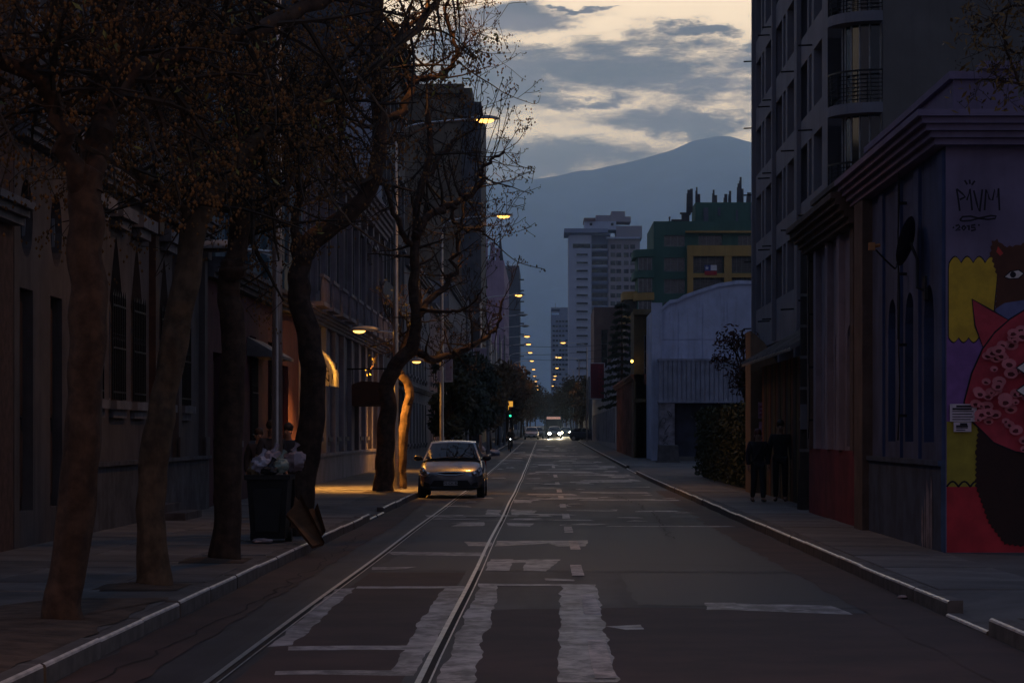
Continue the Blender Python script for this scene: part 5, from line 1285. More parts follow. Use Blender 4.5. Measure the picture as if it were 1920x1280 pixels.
# ------------------------------------------------------------------ street lamps
galv = mat('galvanised_steel', (.55, .52, .50), .30, .15, 3, 0, metal=.85)
head_m = mat('lamp_head_grey', (.30, .29, .28), .5, .2, 5, metal=.3)
sodium = mat('sodium_lens', (1, .6, .2), .3, .05, 2, emis=4.0, ecol=(1, .47, .10))
sodium_far = mat('sodium_lens_far', (1, .6, .2), .3, .05, 2, emis=14, ecol=(1, .50, .10))
LM = {}
def lamp_meshes():
    m = MB(); m.tube([(0, 0, -.2), (0, 0, .5), (0, 0, 4), (0, 0, 9.6)], [.085, .085, .075, .055], 12); LM['pole'] = m.mesh('pole', galv, smooth=True)
    m = MB(); m.box(-.2, .2, -.2, .2, -.05, .03); m.tube([(0, 0, .03), (0, 0, .45)], .105, 12); LM['base'] = m.mesh('base_plate', galv)
    m = MB(); m.tube(spline([(0, 0, 9.5), (.15, 0, 9.8), (.7, 0, 10.0), (2.05, 0, 10.12)], 5), .032, 8); LM['arm'] = m.mesh('arm', galv, smooth=True)
    m = MB(); m.ell((2.42, 0, 10.13), (.42, .17, .11), 16, 8, z0=-.15); m.tube([(1.95, 0, 10.11), (2.15, 0, 10.12)], .05, 8); m.tube([(2.3, 0, 10.2), (2.3, 0, 10.3)], .035, 6); LM['head'] = m.mesh('lamp_head', head_m, smooth=True)
    m = MB(); m.ell((2.45, 0, 10.11), (.25, .145, .10), 16, 6, z0=-1, z1=-.02); LM['lens'] = m.mesh('lens', sodium, smooth=True)
    m = MB(); m.tube([(0, 0, 4.28), (-.55, 0, 4.33)], .024, 8); m.tube([(-.03, 0, 4.2), (-.3, 0, 4.3)], .012, 6); LM['parm'] = m.mesh('pavement_arm', galv)
    m = MB(); m.ell((-.85, 0, 4.36), (.42, .17, .12), 16, 8, z0=-.2); LM['phead'] = m.mesh('pavement_lamp_head', head_m, smooth=True)
    m = MB(); m.ell((-1.0, 0, 4.335), (.17, .13, .075), 16, 6, z0=-1, z1=-.02); LM['plens'] = m.mesh('lens', sodium, smooth=True)
    m = MB()
    for z in (4.05, 4.28, 4.5): m.tube([(0, 0, z-.03), (0, 0, z+.03)], .092, 12)
    LM['clamp'] = m.mesh('clamp', galv)
    m = MB(); m.ell((2.45, 0, 10.11), (.27, .145, .08), 16, 6, z0=-1, z1=-.02); LM['lens_off'] = m.mesh('lens', glass, smooth=True)
    d = MB(); d.ell((-.95, 0, 4.335), (.24, .14, .06), 16, 6, z0=-1, z1=-.02); LM['plens_off'] = d.mesh('lens', glass, smooth=True)
lamp_meshes()
def put(me, name, parent):
    o = bpy.data.objects.new(name, me); col.objects.link(o); o.parent = parent; return o
def pbulb(parent, loc, W, rad_=.09, c=(1, .43, .075)):
    l = bpy.data.lights.new('bulb', 'POINT'); l.energy = W; l.color = c; l.shadow_soft_size = rad_
    o = bpy.data.objects.new('bulb', l); col.objects.link(o); o.parent = parent; o.location = loc; return o
def bulb(parent, loc, W, size=1.9, rad_=.12, c=(1, .43, .075), tilt=0.0):
    l = bpy.data.lights.new('bulb', 'SPOT'); l.energy = W; l.color = c; l.spot_size = size; l.spot_blend = .9; l.shadow_soft_size = rad_
    o = bpy.data.objects.new('bulb', l); col.objects.link(o); o.parent = parent; o.location = loc; o.rotation_euler = (0, tilt, 0); return o
def street_lamp(X, Z, label, group=None, side=1, up=True, ped=1, W=900, WP=420, lit=True):
    r = empty('street_lamp', (X, Z, g(Z)+.14), label, 'street lamp', group, rz=0 if side > 0 else math.pi)
    put(LM['base'], 'base_plate', r); put(LM['pole'], 'pole', r); put(LM['arm'], 'arm', r)
    h = put(LM['head'], 'lamp_head', r); put(LM['lens'] if lit else LM['lens_off'], 'lens', h)
    if W: bulb(r, (2.45, 0, 9.95), W, 2.9 if Z < 20 else 2.3)
    if ped:
        put(LM['clamp'], 'clamp', r); put(LM['parm'], 'pavement_arm', r); h = put(LM['phead'], 'pavement_lamp_head', r)
        put(LM['plens'] if ped == 1 else LM['plens_off'], 'lens', h)
        if ped == 1 and WP: bulb(r, (-.95, 0, 4.12), WP, 2.0, .09)
    return r
street_lamp(-4.06, 7.2, 'tall steel street lamp at the kerb beside the bare soil strip', ped=2, W=1250)
street_lamp(-4.06, 36.8, 'tall steel street lamp behind the overflowing rubbish bin', ped=2, W=550)
street_lamp(-4.06, 66.2, 'street lamp with a lit low pavement lamp beside the parked hatchback', W=1100, WP=3400)
street_lamp(-4.06, 96.0, 'street lamp with small banner boards and a lit pavement lamp', W=420, WP=900)
GL = 'lit street lamps along the tram rail side'
for Z, ped in ((155, 1), (229, 0), (252, 1), (282, 0), (320, 1), (372, 1), (425, 1), (480, 0), (540, 0), (600, 0)):
    street_lamp(-4.06, Z, 'lit street lamp in the distant row along the tram rail side', GL, ped=ped, W=400 if Z in (155, 252, 320) else 0, WP=200 if Z in (155, 252) else 0)
for Z in (184, 205): street_lamp(-4.06, Z, 'unlit street lamp standing among the avenue trees', 'unlit street lamps', ped=0, W=0, lit=False)
for Z in (247, 303, 362, 425, 459, 540):
    street_lamp(4.4, Z, 'lit street lamp in the distant row on the warehouse side', 'lit street lamps on the warehouse side', side=-1, ped=0, W=600 if Z in (303,) else 0)
# plain posts, banners and signs on the left pavement
post_m = mat('weathered_grey_post', (.20, .20, .21), .6, .25, 3)
def post(px, Z, h, r_, label, cat='post', nm='steel_post', extra=None):
    x = (px-VX)/F*Z; rt = empty(nm, (x, Z, g(Z)+.14), label, cat)
    m = MB(); m.tube([(x, Z, g(Z)-.1), (x, Z, g(Z)+.5), (x, Z, g(Z)+h)], [r_*1.1, r_, r_*.8], 10); m.build('shaft', post_m, rt, smooth=True)
    m = MB(); m.tube([(x, Z, g(Z)+.1), (x, Z, g(Z)+.4)], r_*1.5, 10); m.build('collar', post_m, rt)
    if extra: extra(rt, x, Z)
    return rt
def ball(rt, x, Z): m = MB(); m.ell((x, Z, g(Z)+3.6), (.2, .2, .17), 12, 8); m.build('globe_box', post_m, rt, smooth=True)
post(876, 122, 8.5, .09, 'thin grey post with a round box in front of the dense evergreen', extra=ball)
post(937, 190, 9.0, .08, 'thin grey post beside the small flag')
post(946, 205, 9.5, .09, 'thin grey post next to the lit orange sign')
pinkb_ = mat('pale_pink_banner', (.38, .30, .36), .8, .2, 3); frame_w = mat('white_frame', (.5, .47, .5), .6, .2, 3)
def banner(px0, px1, py0, py1, Z, label, nm='banner', mt=pinkb_, marks=None):
    a, b_ = P(px0, py1, Z), P(px1, py0, Z)
    rt = empty(nm, a, label, 'banner')
    m = MB(); m.box(a.x+.05, b_.x-.05, Z-.02, Z+.02, a.z+.05, b_.z-.05); m.build('cloth', mt, rt)
    m = MB(); m.box(a.x, b_.x, Z-.04, Z+.04, b_.z-.05, b_.z); m.box(a.x, b_.x, Z-.04, Z+.04, a.z, a.z+.05); m.box(a.x, a.x+.05, Z-.04, Z+.04, a.z+.05, b_.z-.05); m.box(b_.x-.05, b_.x, Z-.04, Z+.04, a.z+.05, b_.z-.05); m.build('frame', frame_w, rt)
    return rt
bp = post(915, 150, 7.6, .10, 'grey banner post behind the dense evergreen trees', nm='banner_post')
banner(887, 915, 652, 692, 150, 'pale pink banner hanging from the grey banner post')
banner(833, 849, 655, 716, 95.6, 'tall pale banner board lit orange beside the lamp post')
banner(819, 827, 694, 717, 95.8, 'small board on the lamp post lit orange by the pavement lamp')
# small flag on a slanting staff
Z = 188; a, b_ = P(922, 748, Z), P(934, 700, Z)
rt = empty('street_flag', a, 'small red white and blue flag on a slanting staff beside the grey post', 'flag')
m = MB(); m.tube([a, b_], .03, 6); m.build('staff', post_m, rt)
for k, (mt, nn) in enumerate(((frd, 'red_stripe'), (fw, 'white_stripe'), (fb, 'blue_field'))):
    m = MB(); c = a.lerp(b_, .95-.3*k); m.raw([c, c+Vector((.75, .1, -.35)), c+Vector((.7, .05, -.9)), c+(a-b_)*.3], [(0, 1, 2, 3)]); m.build(nn, mt, rt, fix=False)
# traffic light with a lit orange sign above
Z = 200; x = P(958, 780, Z).x
rt = empty('traffic_light', (x, Z, g(Z)+.14), 'traffic light showing green on a post below the lit orange sign', 'traffic light')
m = MB(); m.tube([(x, Z, g(Z)), (x, Z, g(Z)+3.6)], .06, 8); m.build('post', iron, rt)
m = MB(); m.box(x-.18, x+.18, Z-.2, Z-.03, g(Z)+2.5, g(Z)+3.4); m.build('housing', iron, rt)
for k, (c, e) in enumerate((((.3, .02, .02), 0), ((.3, .2, .02), 0), ((.02, .5, .3), 1.3))):
    m = MB(); m.ell((x-.05, Z-.22, g(Z)+3.25-.3*k), (.10, .04, .10), 10, 6); m.build('lens', mat('signal_%d' % k, c, .3, .05, 3, emis=e, ecol=(.05, .9, .5)), rt)
a, b_ = P(953, 768, Z), P(961.5, 752, Z)
rt = empty('lit_sign', a, 'lit orange box sign above the green traffic light', 'sign')
m = MB(); m.box(a.x, b_.x, Z-.1, Z-.06, a.z, b_.z); m.build('lit_face', mat('orange_sign', (.9, .45, .05), .5, .1, 2, emis=.75, ecol=(1, .45, .06)), rt)
m = MB(); m.box(a.x-.04, b_.x+.04, Z-.058, Z+.1, a.z-.04, b_.z+.04); m.build('box', iron, rt)
# dark red vertical sign on the right
Z = 200; a, b_ = P(1106, 748, Z), P(1134, 680, Z)
rt = empty('red_sign', a, 'tall dark red signboard in a white frame on the white shop row', 'sign')
m = MB(); m.box(a.x+.06, b_.x-.06, Z-.05, Z+.05, a.z+.06, b_.z-.06); m.build('board', mat('dark_red_board', (.13, .010, .022), .6, .2, 2), rt)
m = MB(); m.box(a.x, b_.x, Z-.07, Z+.07, b_.z-.06, b_.z); m.box(a.x, b_.x, Z-.07, Z+.07, a.z, a.z+.06); m.box(a.x, a.x+.06, Z-.07, Z+.07, a.z+.06, b_.z-.06); m.box(b_.x-.06, b_.x, Z-.07, Z+.07, a.z+.06, b_.z-.06); m.build('frame', frame_w, rt)
for k in range(7):
    m = MB(); zc = b_.z-.35-.36*k; m.box(b_.x-.50, b_.x-.24, Z-.064, Z-.05, zc-.12, zc-.07); m.box(b_.x-.50, b_.x-.44, Z-.064, Z-.05, zc-.068, zc+.12); 
    if k % 2: m.box(b_.x-.30, b_.x-.24, Z-.064, Z-.05, zc-.068, zc+.12)
    m.build('letter', mat('red_letter', (.30, .02, .03), .6, .1, 3), rt)
m = MB(); m.box(b_.x, 5.3, Z-.03, Z+.03, b_.z-.4, b_.z-.34); m.box(b_.x, 5.3, Z-.03, Z+.03, a.z+.3, a.z+.36); m.build('bracket', iron, rt)
# lit shop doorway lamp, and an added globe for a reflection on the wall
lit_w = mat('lit_shop_glass', (.9, .8, .6), .4, .1, 2, emis=5, ecol=(1, .85, .6))
for px, py, Z, w_, h_, lb, W in ((897, 783, 170, .5, .75, 'brightly lit shop doorway lamp behind the evergreen trees', 60), (1136, 806, 215, .4, .5, 'added globe for a bright wall reflection beside the shop shutters', 50)):
    p = P(px, py, Z); rt = empty('wall_lamp', p, lb, 'lamp')
    s_ = 1 if p.x < 0 else -1
    m = MB(); m.ell((p.x, p.y, p.z), (w_*.4, .12, h_*.4), 12, 8); m.build('globe', lit_w, rt, smooth=True)
    xw = XL if p.x < 0 else 5.2
    m = MB(); m.tube([(xw, p.y, p.z+.1), (p.x, p.y, p.z+h_*.42)], .03, 6); m.build('arm', iron, rt)
    l = bpy.data.lights.new('bulb', 'POINT'); l.energy = W; l.color = (1, .8, .55); l.shadow_soft_size = .15; lo = bpy.data.objects.new('bulb', l); col.objects.link(lo); lo.parent = rt; lo.location = (0, -.5, 0)
p = P(1185, 677, 132.4); rt = empty('wall_lamp', p, 'tiny lit lamp on the ochre narrow house', 'lamp')
m = MB(); m.ell(p, (.07, .07, .09), 10, 6); m.build('globe', mat('warm_globe', (1, .7, .2), .4, .05, 3, emis=6, ecol=(1, .6, .1)), rt)
m = MB(); m.tube([p+Vector((.0, .6, .05)), p+Vector((0, 0, .1))], .02, 6); m.build('bracket', iron, rt)
# ------------------------------------------------------------------ awnings on the left facades
aw_m = mat('cream_awning_cloth', (.50, .47, .43), .85, .12, 2, .004, 10)
def translucent(m, w):
    nt = m.node_tree; b = nt.nodes['Principled BSDF']; t_ = nt.nodes.new('ShaderNodeBsdfTranslucent'); t_.inputs[0].default_value = (.6, .5, .35, 1)
    mx = nt.nodes.new('ShaderNodeMixShader'); mx.inputs[0].default_value = w
    nt.links.new(b.outputs[0], mx.inputs[1]); nt.links.new(t_.outputs[0], mx.inputs[2]); nt.links.new(mx.outputs[0], nt.nodes['Material Output'].inputs[0])
translucent(aw_m, .45); letter_m = mat('black_awning_letter', (.015, .015, .02), .8, .1, 4)
A = empty('shop_awning', (XL, 70, 3), 'cream rounded shop awning with black lettering lit by a bulb inside', 'awning')
prof = [(.02, 4.32), (.25, 4.22), (.48, 4.02), (.66, 3.78), (.76, 3.55), (.78, 3.47)]
Za, Zb = 69.9, 73.2
m = MB()
for (n0, v0), (n1, v1) in zip(prof, prof[1:]): m.face([(XL+n0, Za+(.5-n0*.6), v0), (XL+n1, Za+max(0, .5-n1*.6), v1), (XL+n1, Zb, v1), (XL+n0, Zb, v0)])
m.face([(XL+.78, Za+.03, 3.47), (XL+.79, Zb, 3.47), (XL+.79, Zb, 3.04), (XL+.79, Za+.03, 3.04)])
m.build('canopy_front', aw_m, A, fix=False)
m = MB(); pts = [(XL+n, Za+max(0, .5-n*.6), v) for n, v in prof]; m.face(pts+[(XL+.0, Za+.02, 3.47)])
m.face([(XL, Za+.02, 3.47), (XL+.78, Za+.02, 3.47), (XL+.79, Za+.02, 3.04), (XL, Za+.02, 3.04)])
m.build('canopy_end', aw_m, A, fix=False)
m = MB()
for y in (Za+.02, Zb): m.tube([(XL, y, 3.46), (XL+.78, y, 3.46)], .015, 6)
m.tube([(XL+.785, Za, 3.04), (XL+.785, Zb, 3.04)], .018, 6); m.build('awning_frame', iron, A)
pbulb(A, (.30, 1.9, .55), 80, .05, (1, .50, .08))  # bulb placed inside the canopy so the cloth glows
m = MB(); m.ell((XL+.30, 71.9, 3.62), (.05, .05, .07), 10, 6); m.tube([(XL+.30, 71.9, 3.66), (XL, 71.9, 3.9)], .01, 5); m.build('lamp_globe', sodium, A)
fe6 = FC(XL, Za); fs6 = Fr((XL+.8, Za, 0), (0, 1, 0), (1, 0, 0))
text_on('AN', .30, letter_m, A, fe6, .60, 3.25, -.012)
text_on('SMO', .12, letter_m, A, fe6, .62, 3.60, .16)
text_on('P', .42, letter_m, A, fs6, .75, 3.25, .008); text_on('HA', .30, letter_m, A, fs6, 1.1, 3.62, .10)
A = empty('brown_canopy', (XL, 86, 2.7), 'dark reddish brown curved canopy projecting over the pavement from the lilac house', 'awning')
cm = mat('red_brown_canopy_cloth', (.075, .022, .014), .85, .2, 3)
pr = [(.0, 2.65), (.0, 3.2), (.2, 3.42), (.5, 3.52), (1.0, 3.5), (1.55, 3.42), (1.55, 2.72), (.8, 2.66)]
m = MB(); k = len(pr); m.raw([(XL+u, 86, v) for u, v in pr]+[(XL+u, 89.5, v) for u, v in pr], [tuple(range(k)), tuple(reversed(range(k, 2*k)))]+[(i, (i+1) % k, k+(i+1) % k, k+i) for i in range(k)]); m.build('canopy_cloth', cm, A)
m = MB(); m.tube([(XL, 85.98, 3.95), (XL+1.7, 85.98, 3.97)], .03, 6); m.tube([(XL+.2, 85.98, 3.4), (XL+.2, 85.98, 3.95)], .015, 6); m.tube([(XL+1.5, 85.98, 3.4), (XL+1.5, 85.98, 3.97)], .015, 6); m.build('hanging_rail', iron, A)
# ------------------------------------------------------------------ rubbish bin, bags, cardboard
binm = mat('black_bin_plastic', (.012, .013, .014), .45, .25, 4, .003, 30)
Z = 34.0; bx = (506-VX)/F*Z
B = empty('wheelie_bin', (bx, Z, .14), 'black wheelie bin overflowing with rubbish bags beside the street tree', 'bin')
def frus(mb, x, y, z0, z1, a0, b0, a1, b1): mb.hexa([(x-a0, y-b0, z0), (x+a0, y-b0, z0), (x+a0, y+b0, z0), (x-a0, y+b0, z0), (x-a1, y-b1, z1), (x+a1, y-b1, z1), (x+a1, y+b1, z1), (x-a1, y+b1, z1)])
m = MB(); frus(m, bx, Z, .20, 1.02, .235, .27, .285, .34); frus(m, bx, Z-.33, .3, .9, .16, .02, .2, .03); m.build('body', binm, B)
m = MB(); frus(m, bx, Z, 1.022, 1.09, .315, .37, .32, .375); m.box(bx-.3, bx+.3, Z-.41, Z-.376, 1.03, 1.07); m.build('rim', binm, B)
for s_ in (-1, 1):
    m = MB(); m.tube([(bx+s_*.2, Z+.2, .24), (bx+s_*.29, Z+.2, .24)], .10, 14); m.build('wheel', binm, B)
m = MB(); m.hexa([(bx-.31, Z+.36, 1.06), (bx+.31, Z+.36, 1.06), (bx+.31, Z+.40, 1.06), (bx-.31, Z+.40, 1.06), (bx-.3, Z+.62, .35), (bx+.3, Z+.62, .35), (bx+.3, Z+.66, .35), (bx-.3, Z+.66, .35)]); m.build('open_lid', binm, B)
def bag(px, py, Z, r_, c, label, seed, mt=None):
    p = P(px, py, Z); rt = empty('rubbish_bag', p, label, 'bag')
    m = MB(); m.ell(p, r_, 18, 14, lump=.38, seed=seed); m.build('bag', mt or mat('bag_%d' % seed, c, .5, .25, 6, .02, 9, spec=.5), rt, smooth=True, fix=False)
    m = MB(); t_ = p+Vector((0, 0, r_[2]*.85)); m.tube([t_, t_+Vector((.03, 0, .06)), t_+Vector((.06, .02, .11))], [.05, .018, .045], 7); m.build('knot', MATS.get('bag_%d' % seed) or mt, rt, smooth=True)
bag(489, 871, 33.9, (.155, .14, .12), (.48, .44, .50), 'round white rubbish bag on top of the wheelie bin', 1)
bag(512, 862, 34.1, (.15, .14, .13), (.42, .34, .37), 'pinkish rubbish bag heaped in the middle of the wheelie bin', 2)
bag(526, 872, 33.9, (.12, .13, .11), (.30, .34, .28), 'pale green rubbish bag at the corner of the wheelie bin', 3)
bag(550, 864, 34.3, (.15, .14, .16), (.34, .27, .29), 'pinkish bag hanging over the side of the wheelie bin next to the trunk', 4)
bag(506, 882, 33.75, (.12, .10, .07), (.02, .02, .022), 'small black bag between the white and green bags in the bin', 5)
bag(475, 880, 33.9, (.09, .10, .10), (.22, .15, .08), 'brown paper bag wedged at the rim of the wheelie bin', 6)
card = mat('wet_cardboard', (.15, .072, .032), .85, .35, 4, .006, 14)
def cardboard(label, pts, th, seed):
    c = sum((Vector(p) for p in pts), Vector())/len(pts); rt = empty('cardboard', c, label, 'cardboard')
    k = len(pts); nrm = (Vector(pts[1])-Vector(pts[0])).cross(Vector(pts[2])-Vector(pts[0])).normalized()*th
    m = MB(); m.raw([Vector(p) for p in pts]+[Vector(p)+nrm for p in pts], [tuple(range(k)), tuple(reversed(range(k, 2*k)))]+[(i, (i+1) % k, k+(i+1) % k, k+i) for i in range(k)]); m.build('sheet', card, rt)
    a, b2 = Vector(pts[0]), Vector(pts[1]); c2 = Vector(pts[2])
    m = MB(); m.raw([b2, c2, c2+Vector((.05, -.12, .10)), b2+Vector((.03, -.12, .05))], [(0, 1, 2, 3)]); m.build('flap', card, rt, fix=False)
cardboard('large crumpled cardboard sheet leaning between the bin and the kerb', [P(585, 1028, 33.0), P(606, 1022, 33.1), P(560, 940, 33.6), P(536, 968, 33.5)], .05, 1)
cardboard('cardboard box flap standing behind the leaning sheet at the kerb', [P(590, 1020, 33.5), P(608, 1000, 33.5), P(590, 955, 33.8), P(565, 962, 33.8)], .05, 2)
cardboard('pointed orange cardboard piece sticking up beside the wheelie bin', [P(545, 990, 33.7), P(568, 985, 33.7), P(562, 940, 33.8), P(553, 930, 33.8)], .02, 3)
p = P(493, 1013, 33.4); rt = empty('paper_litter', p, 'crumpled pale paper lying at the foot of the wheelie bin', 'litter')
m = MB(); m.ell(p+Vector((0, 0, .0)), (.14, .12, .035), 12, 8, lump=.5, seed=3); m.build('sheet', mat('litter_paper', (.40, .30, .29), .8, .2, 6), rt, smooth=True, fix=False)
p = G(1692, 1122); rt = empty('paper_litter', p, 'small scrap of pink paper in the gutter by the mural house kerb', 'litter')
m = MB(); m.ell(p+Vector((0, 0, .02)), (.045, .05, .02), 9, 6, lump=.5, seed=6); m.build('sheet', mat('litter_paper', (.40, .30, .29), .8, .2, 6), rt, smooth=True, fix=False)
for k, (px, py, Z, lb) in enumerate(((925, 845, 152, 'pale rubbish bag lying in the gutter by the grey banner post'), (899, 838, 160, 'blue grey rubbish bag on the pavement near the lit doorway'), (890, 836, 164, 'grey rubbish bag against the wall near the lit doorway'))):
    p = P(px, py, Z); p.z = g(Z)+(.16 if k == 0 else .32); rt = empty('rubbish_bag', p, lb, 'bag')
    m = MB(); m.ell(p, (.42, .35, .26), 14, 10, lump=.3, seed=k+20); m.build('bag', mat('far_bag', (.30, .33, .40), .5, .2, 4), rt, smooth=True, fix=False)
    m = MB(); m.tube([p+Vector((0, 0, .2)), p+Vector((.05, 0, .36))], [.06, .09], 7); m.build('knot', MATS['far_bag'], rt)
# ------------------------------------------------------------------ satellite dish and cables on the mural house
Z = 33.4; c = P(1699, 452, Z-.6)
D_ = empty('satellite_dish', P(1742, 548, 32.4), 'dark satellite dish with orange receiver on the blue house wall', 'satellite dish')
dm = mat('dark_dish_metal', (.03, .028, .034), .6, .2, 3)
ax = Vector((-.88, .40, .26)).normalized(); e1 = ax.orthogonal().normalized(); e2 = ax.cross(e1)
m = MB(); n = 20; rings = [(0.0, .07), (.14, .058), (.26, .03), (.335, .0), (.345, -.008)]
vs = []
for r_, d_ in rings:
    for k in range(n): t_ = k*2*math.pi/n; vs.append(c-ax*d_+(e1*math.cos(t_)+e2*math.sin(t_))*max(r_, .001))
m.raw(vs, [(i*n+j, i*n+(j+1) % n, (i+1)*n+(j+1) % n, (i+1)*n+j) for i in range(len(rings)-1) for j in range(n)]); m.build('reflector', dm, D_, smooth=True, fix=False)
lnb = P(1636, 462, Z-1.1)
m = MB(); m.tube(spline([c-Vector((.13, 0, .31)), P(1676, 502, Z-.7), lnb+Vector((.05, .02, -.05))], 6), .012, 6); m.build('receiver_arm', dm, D_)
m = MB(); m.box(lnb.x-.05, lnb.x+.03, lnb.y-.05, lnb.y+.05, lnb.z-.05, lnb.z+.05); m.tube([lnb, lnb+Vector((.10, .05, .02))], .025, 8); m.build('receiver', mat('orange_plastic', (.40, .16, .05), .6, .15, 5), D_)
w0 = Vector((XR, 32.6, P(0, 545, 32.6).z)); m = MB(); m.tube([c-ax*.05, c-ax*.16-Vector((0, 0, .2)), w0+Vector((-.12, 0, .04)), w0], .022, 8); m.box(XR-.03, XR+.01, 32.5, 32.7, w0.z-.12, w0.z+.2); m.build('wall_bracket', dm, D_)
cable = mat('black_cable', (.01, .01, .012), .7, .1, 4)
for k, (zc, lb) in enumerate(((34.2, 'thin black cable running down the blue wall behind the dish'), (45.8, 'black cable drooping down the lilac house wall'))):
    rt = empty('cable', (XR-.12, zc, 5.3), lb, 'cable')
    m = MB(); m.tube([(XR-.13+.01*math.sin(i*1.9), zc+.05*math.sin(i*.8), 5.35-i*.42) for i in range(10)], .011, 5); m.tube([(XR-.13, zc+.06, 5.3), (XR-.13, zc+.10, 3.0)], .009, 5); m.build('wire', cable, rt)
    m = MB()
    for i in range(4): m.box(XR-.14, XR-.02, zc-.03, zc+.03, 1.9+i, 1.94+i)
    m.build('clip', cable, rt)
# banded drainpipe built as a pole at the far corner of the lilac house
x = 5.22; Z = 48.4
rt = empty('banded_drainpipe', (x, Z, .14), 'dark banded drainpipe built as a pole with a meter box between lilac house and shed', 'pole')
pole_m = mat('dark_pipe', (.035, .028, .026), .85, .3, 4, .008, 20, streak=.4)
m = MB(); m.tube([(x, Z, 0), (x, Z, .5), (x, Z, 5.3)], [.13, .10, .085], 10); m.tube([(x, Z, 0), (x, Z, .95)], [.16, .12], 8); m.build('shaft', pole_m, rt, smooth=True)
for k in range(6): m = MB(); m.tube([(x, Z, 1.3+k*.62), (x, Z, 1.36+k*.62)], .108, 10); m.build('band', roof_tin, rt)
m = MB(); m.box(x-.1, x+.1, Z-.22, Z-.08, 1.75, 2.25); m.build('meter_box', greyw, rt)
# stone block at the warehouse gate
x, Z = (1252-VX)/F*118, 118; rt = empty('stone_block', (x, Z, g(Z)+.14), 'grey concrete block at the foot of the warehouse gate pillar', 'block')
m = MB(); m.hexa([(x-.55, Z-.5, g(Z)), (x+.55, Z-.5, g(Z)), (x+.5, Z+.5, g(Z)), (x-.5, Z+.5, g(Z)), (x-.48, Z-.44, g(Z)+1.0), (x+.5, Z-.44, g(Z)+.95), (x+.46, Z+.44, g(Z)+.98), (x-.46, Z+.44, g(Z)+1.03)]); m.build('block', mat('stained_concrete_block', (.10, .095, .10), .9, .3, 2, .01, 12, streak=.5), rt)
m = MB(); m.box(x-.58, x+.58, Z-.53, Z+.53, g(Z)-.05, g(Z)+.2); m.build('footing', concrete, rt)
# grass verge at the right edge
gr = MB()
for k in range(2600):
    X = 3.95+rnd.random()**1.3*2.6; Zg = rnd.uniform(15.5, 19.9); h_ = rnd.uniform(.04, .11); a = rnd.random()*6.28; w_ = .006
    dx, dy = math.cos(a)*w_, math.sin(a)*w_; lx, ly = rnd.gauss(0, .025), rnd.gauss(0, .025)
    gr.face([(X-dx, Zg-dy, .14), (X+dx, Zg+dy, .14), (X+lx, Zg+ly, .14+h_)])
go = gr.build('grass_verge', grass_m, fix=False); tag(go, 'short dark grass growing behind the right kerb', 'grass', kind='stuff')
soil_sheet('verge_soil', [(3.9, 15), (6.9, 15), (6.9, 19.9), (3.9, 19.95)], .146, .05)
# overhead wires across the far street
for k, (Z, za, zb) in enumerate(((210, 9.3, 9.0), (236, 9.0, 9.4), (262, 9.6, 9.1))):
    rt = empty('overhead_wire', (0, Z, za), 'thin overhead wire spanning the far street', 'wire', 'overhead wires across the far street')
    m = MB(); m.tube([(-7+14*i/12, Z, g(Z)+za+(zb-za)*i/12-.5*math.sin(math.pi*i/12)) for i in range(13)], .015, 4); m.build('strand', cable, rt)
# ------------------------------------------------------------------ cars
rubber = mat('tyre_rubber', (.012, .012, .013), .85, .2, 8)
blackp = mat('black_plastic', (.012, .012, .013), .45, .2, 6)
rim_m = mat('alloy_rim', (.35, .35, .36), .35, .15, 5, metal=.8)
chrome = mat('chrome', (.6, .6, .6), .12, .05, 3, metal=1)
headglass = mat('headlamp_glass', (.25, .26, .28), .08, .2, 6, spec=.8, metal=.5)
lit_head = mat('lit_headlamp', (1, .9, .7), .3, .05, 3, emis=90, ecol=(1, .84, .55))
plate_m = mat('number_plate', (.45, .43, .42), .6, .08, 5)
windscreen = mat('windscreen_glass', (.010, .011, .014), .04, .2, 2, spec=.8)
def loft(mb, rings):
    k = len(mb.v); n = len(rings[0])
    for r in rings: mb.v += [tuple(p) for p in r]
    for i in range(len(rings)-1):
        for j in range(n-1):
            mb.f.append((k+i*n+j, k+i*n+j+1, k+(i+1)*n+j+1, k+(i+1)*n+j)); mb.mi.append(mb.cur)
    for i in (0, len(rings)-1): mb.f.append(tuple(k+i*n+j for j in range(n))); mb.mi.append(mb.cur)
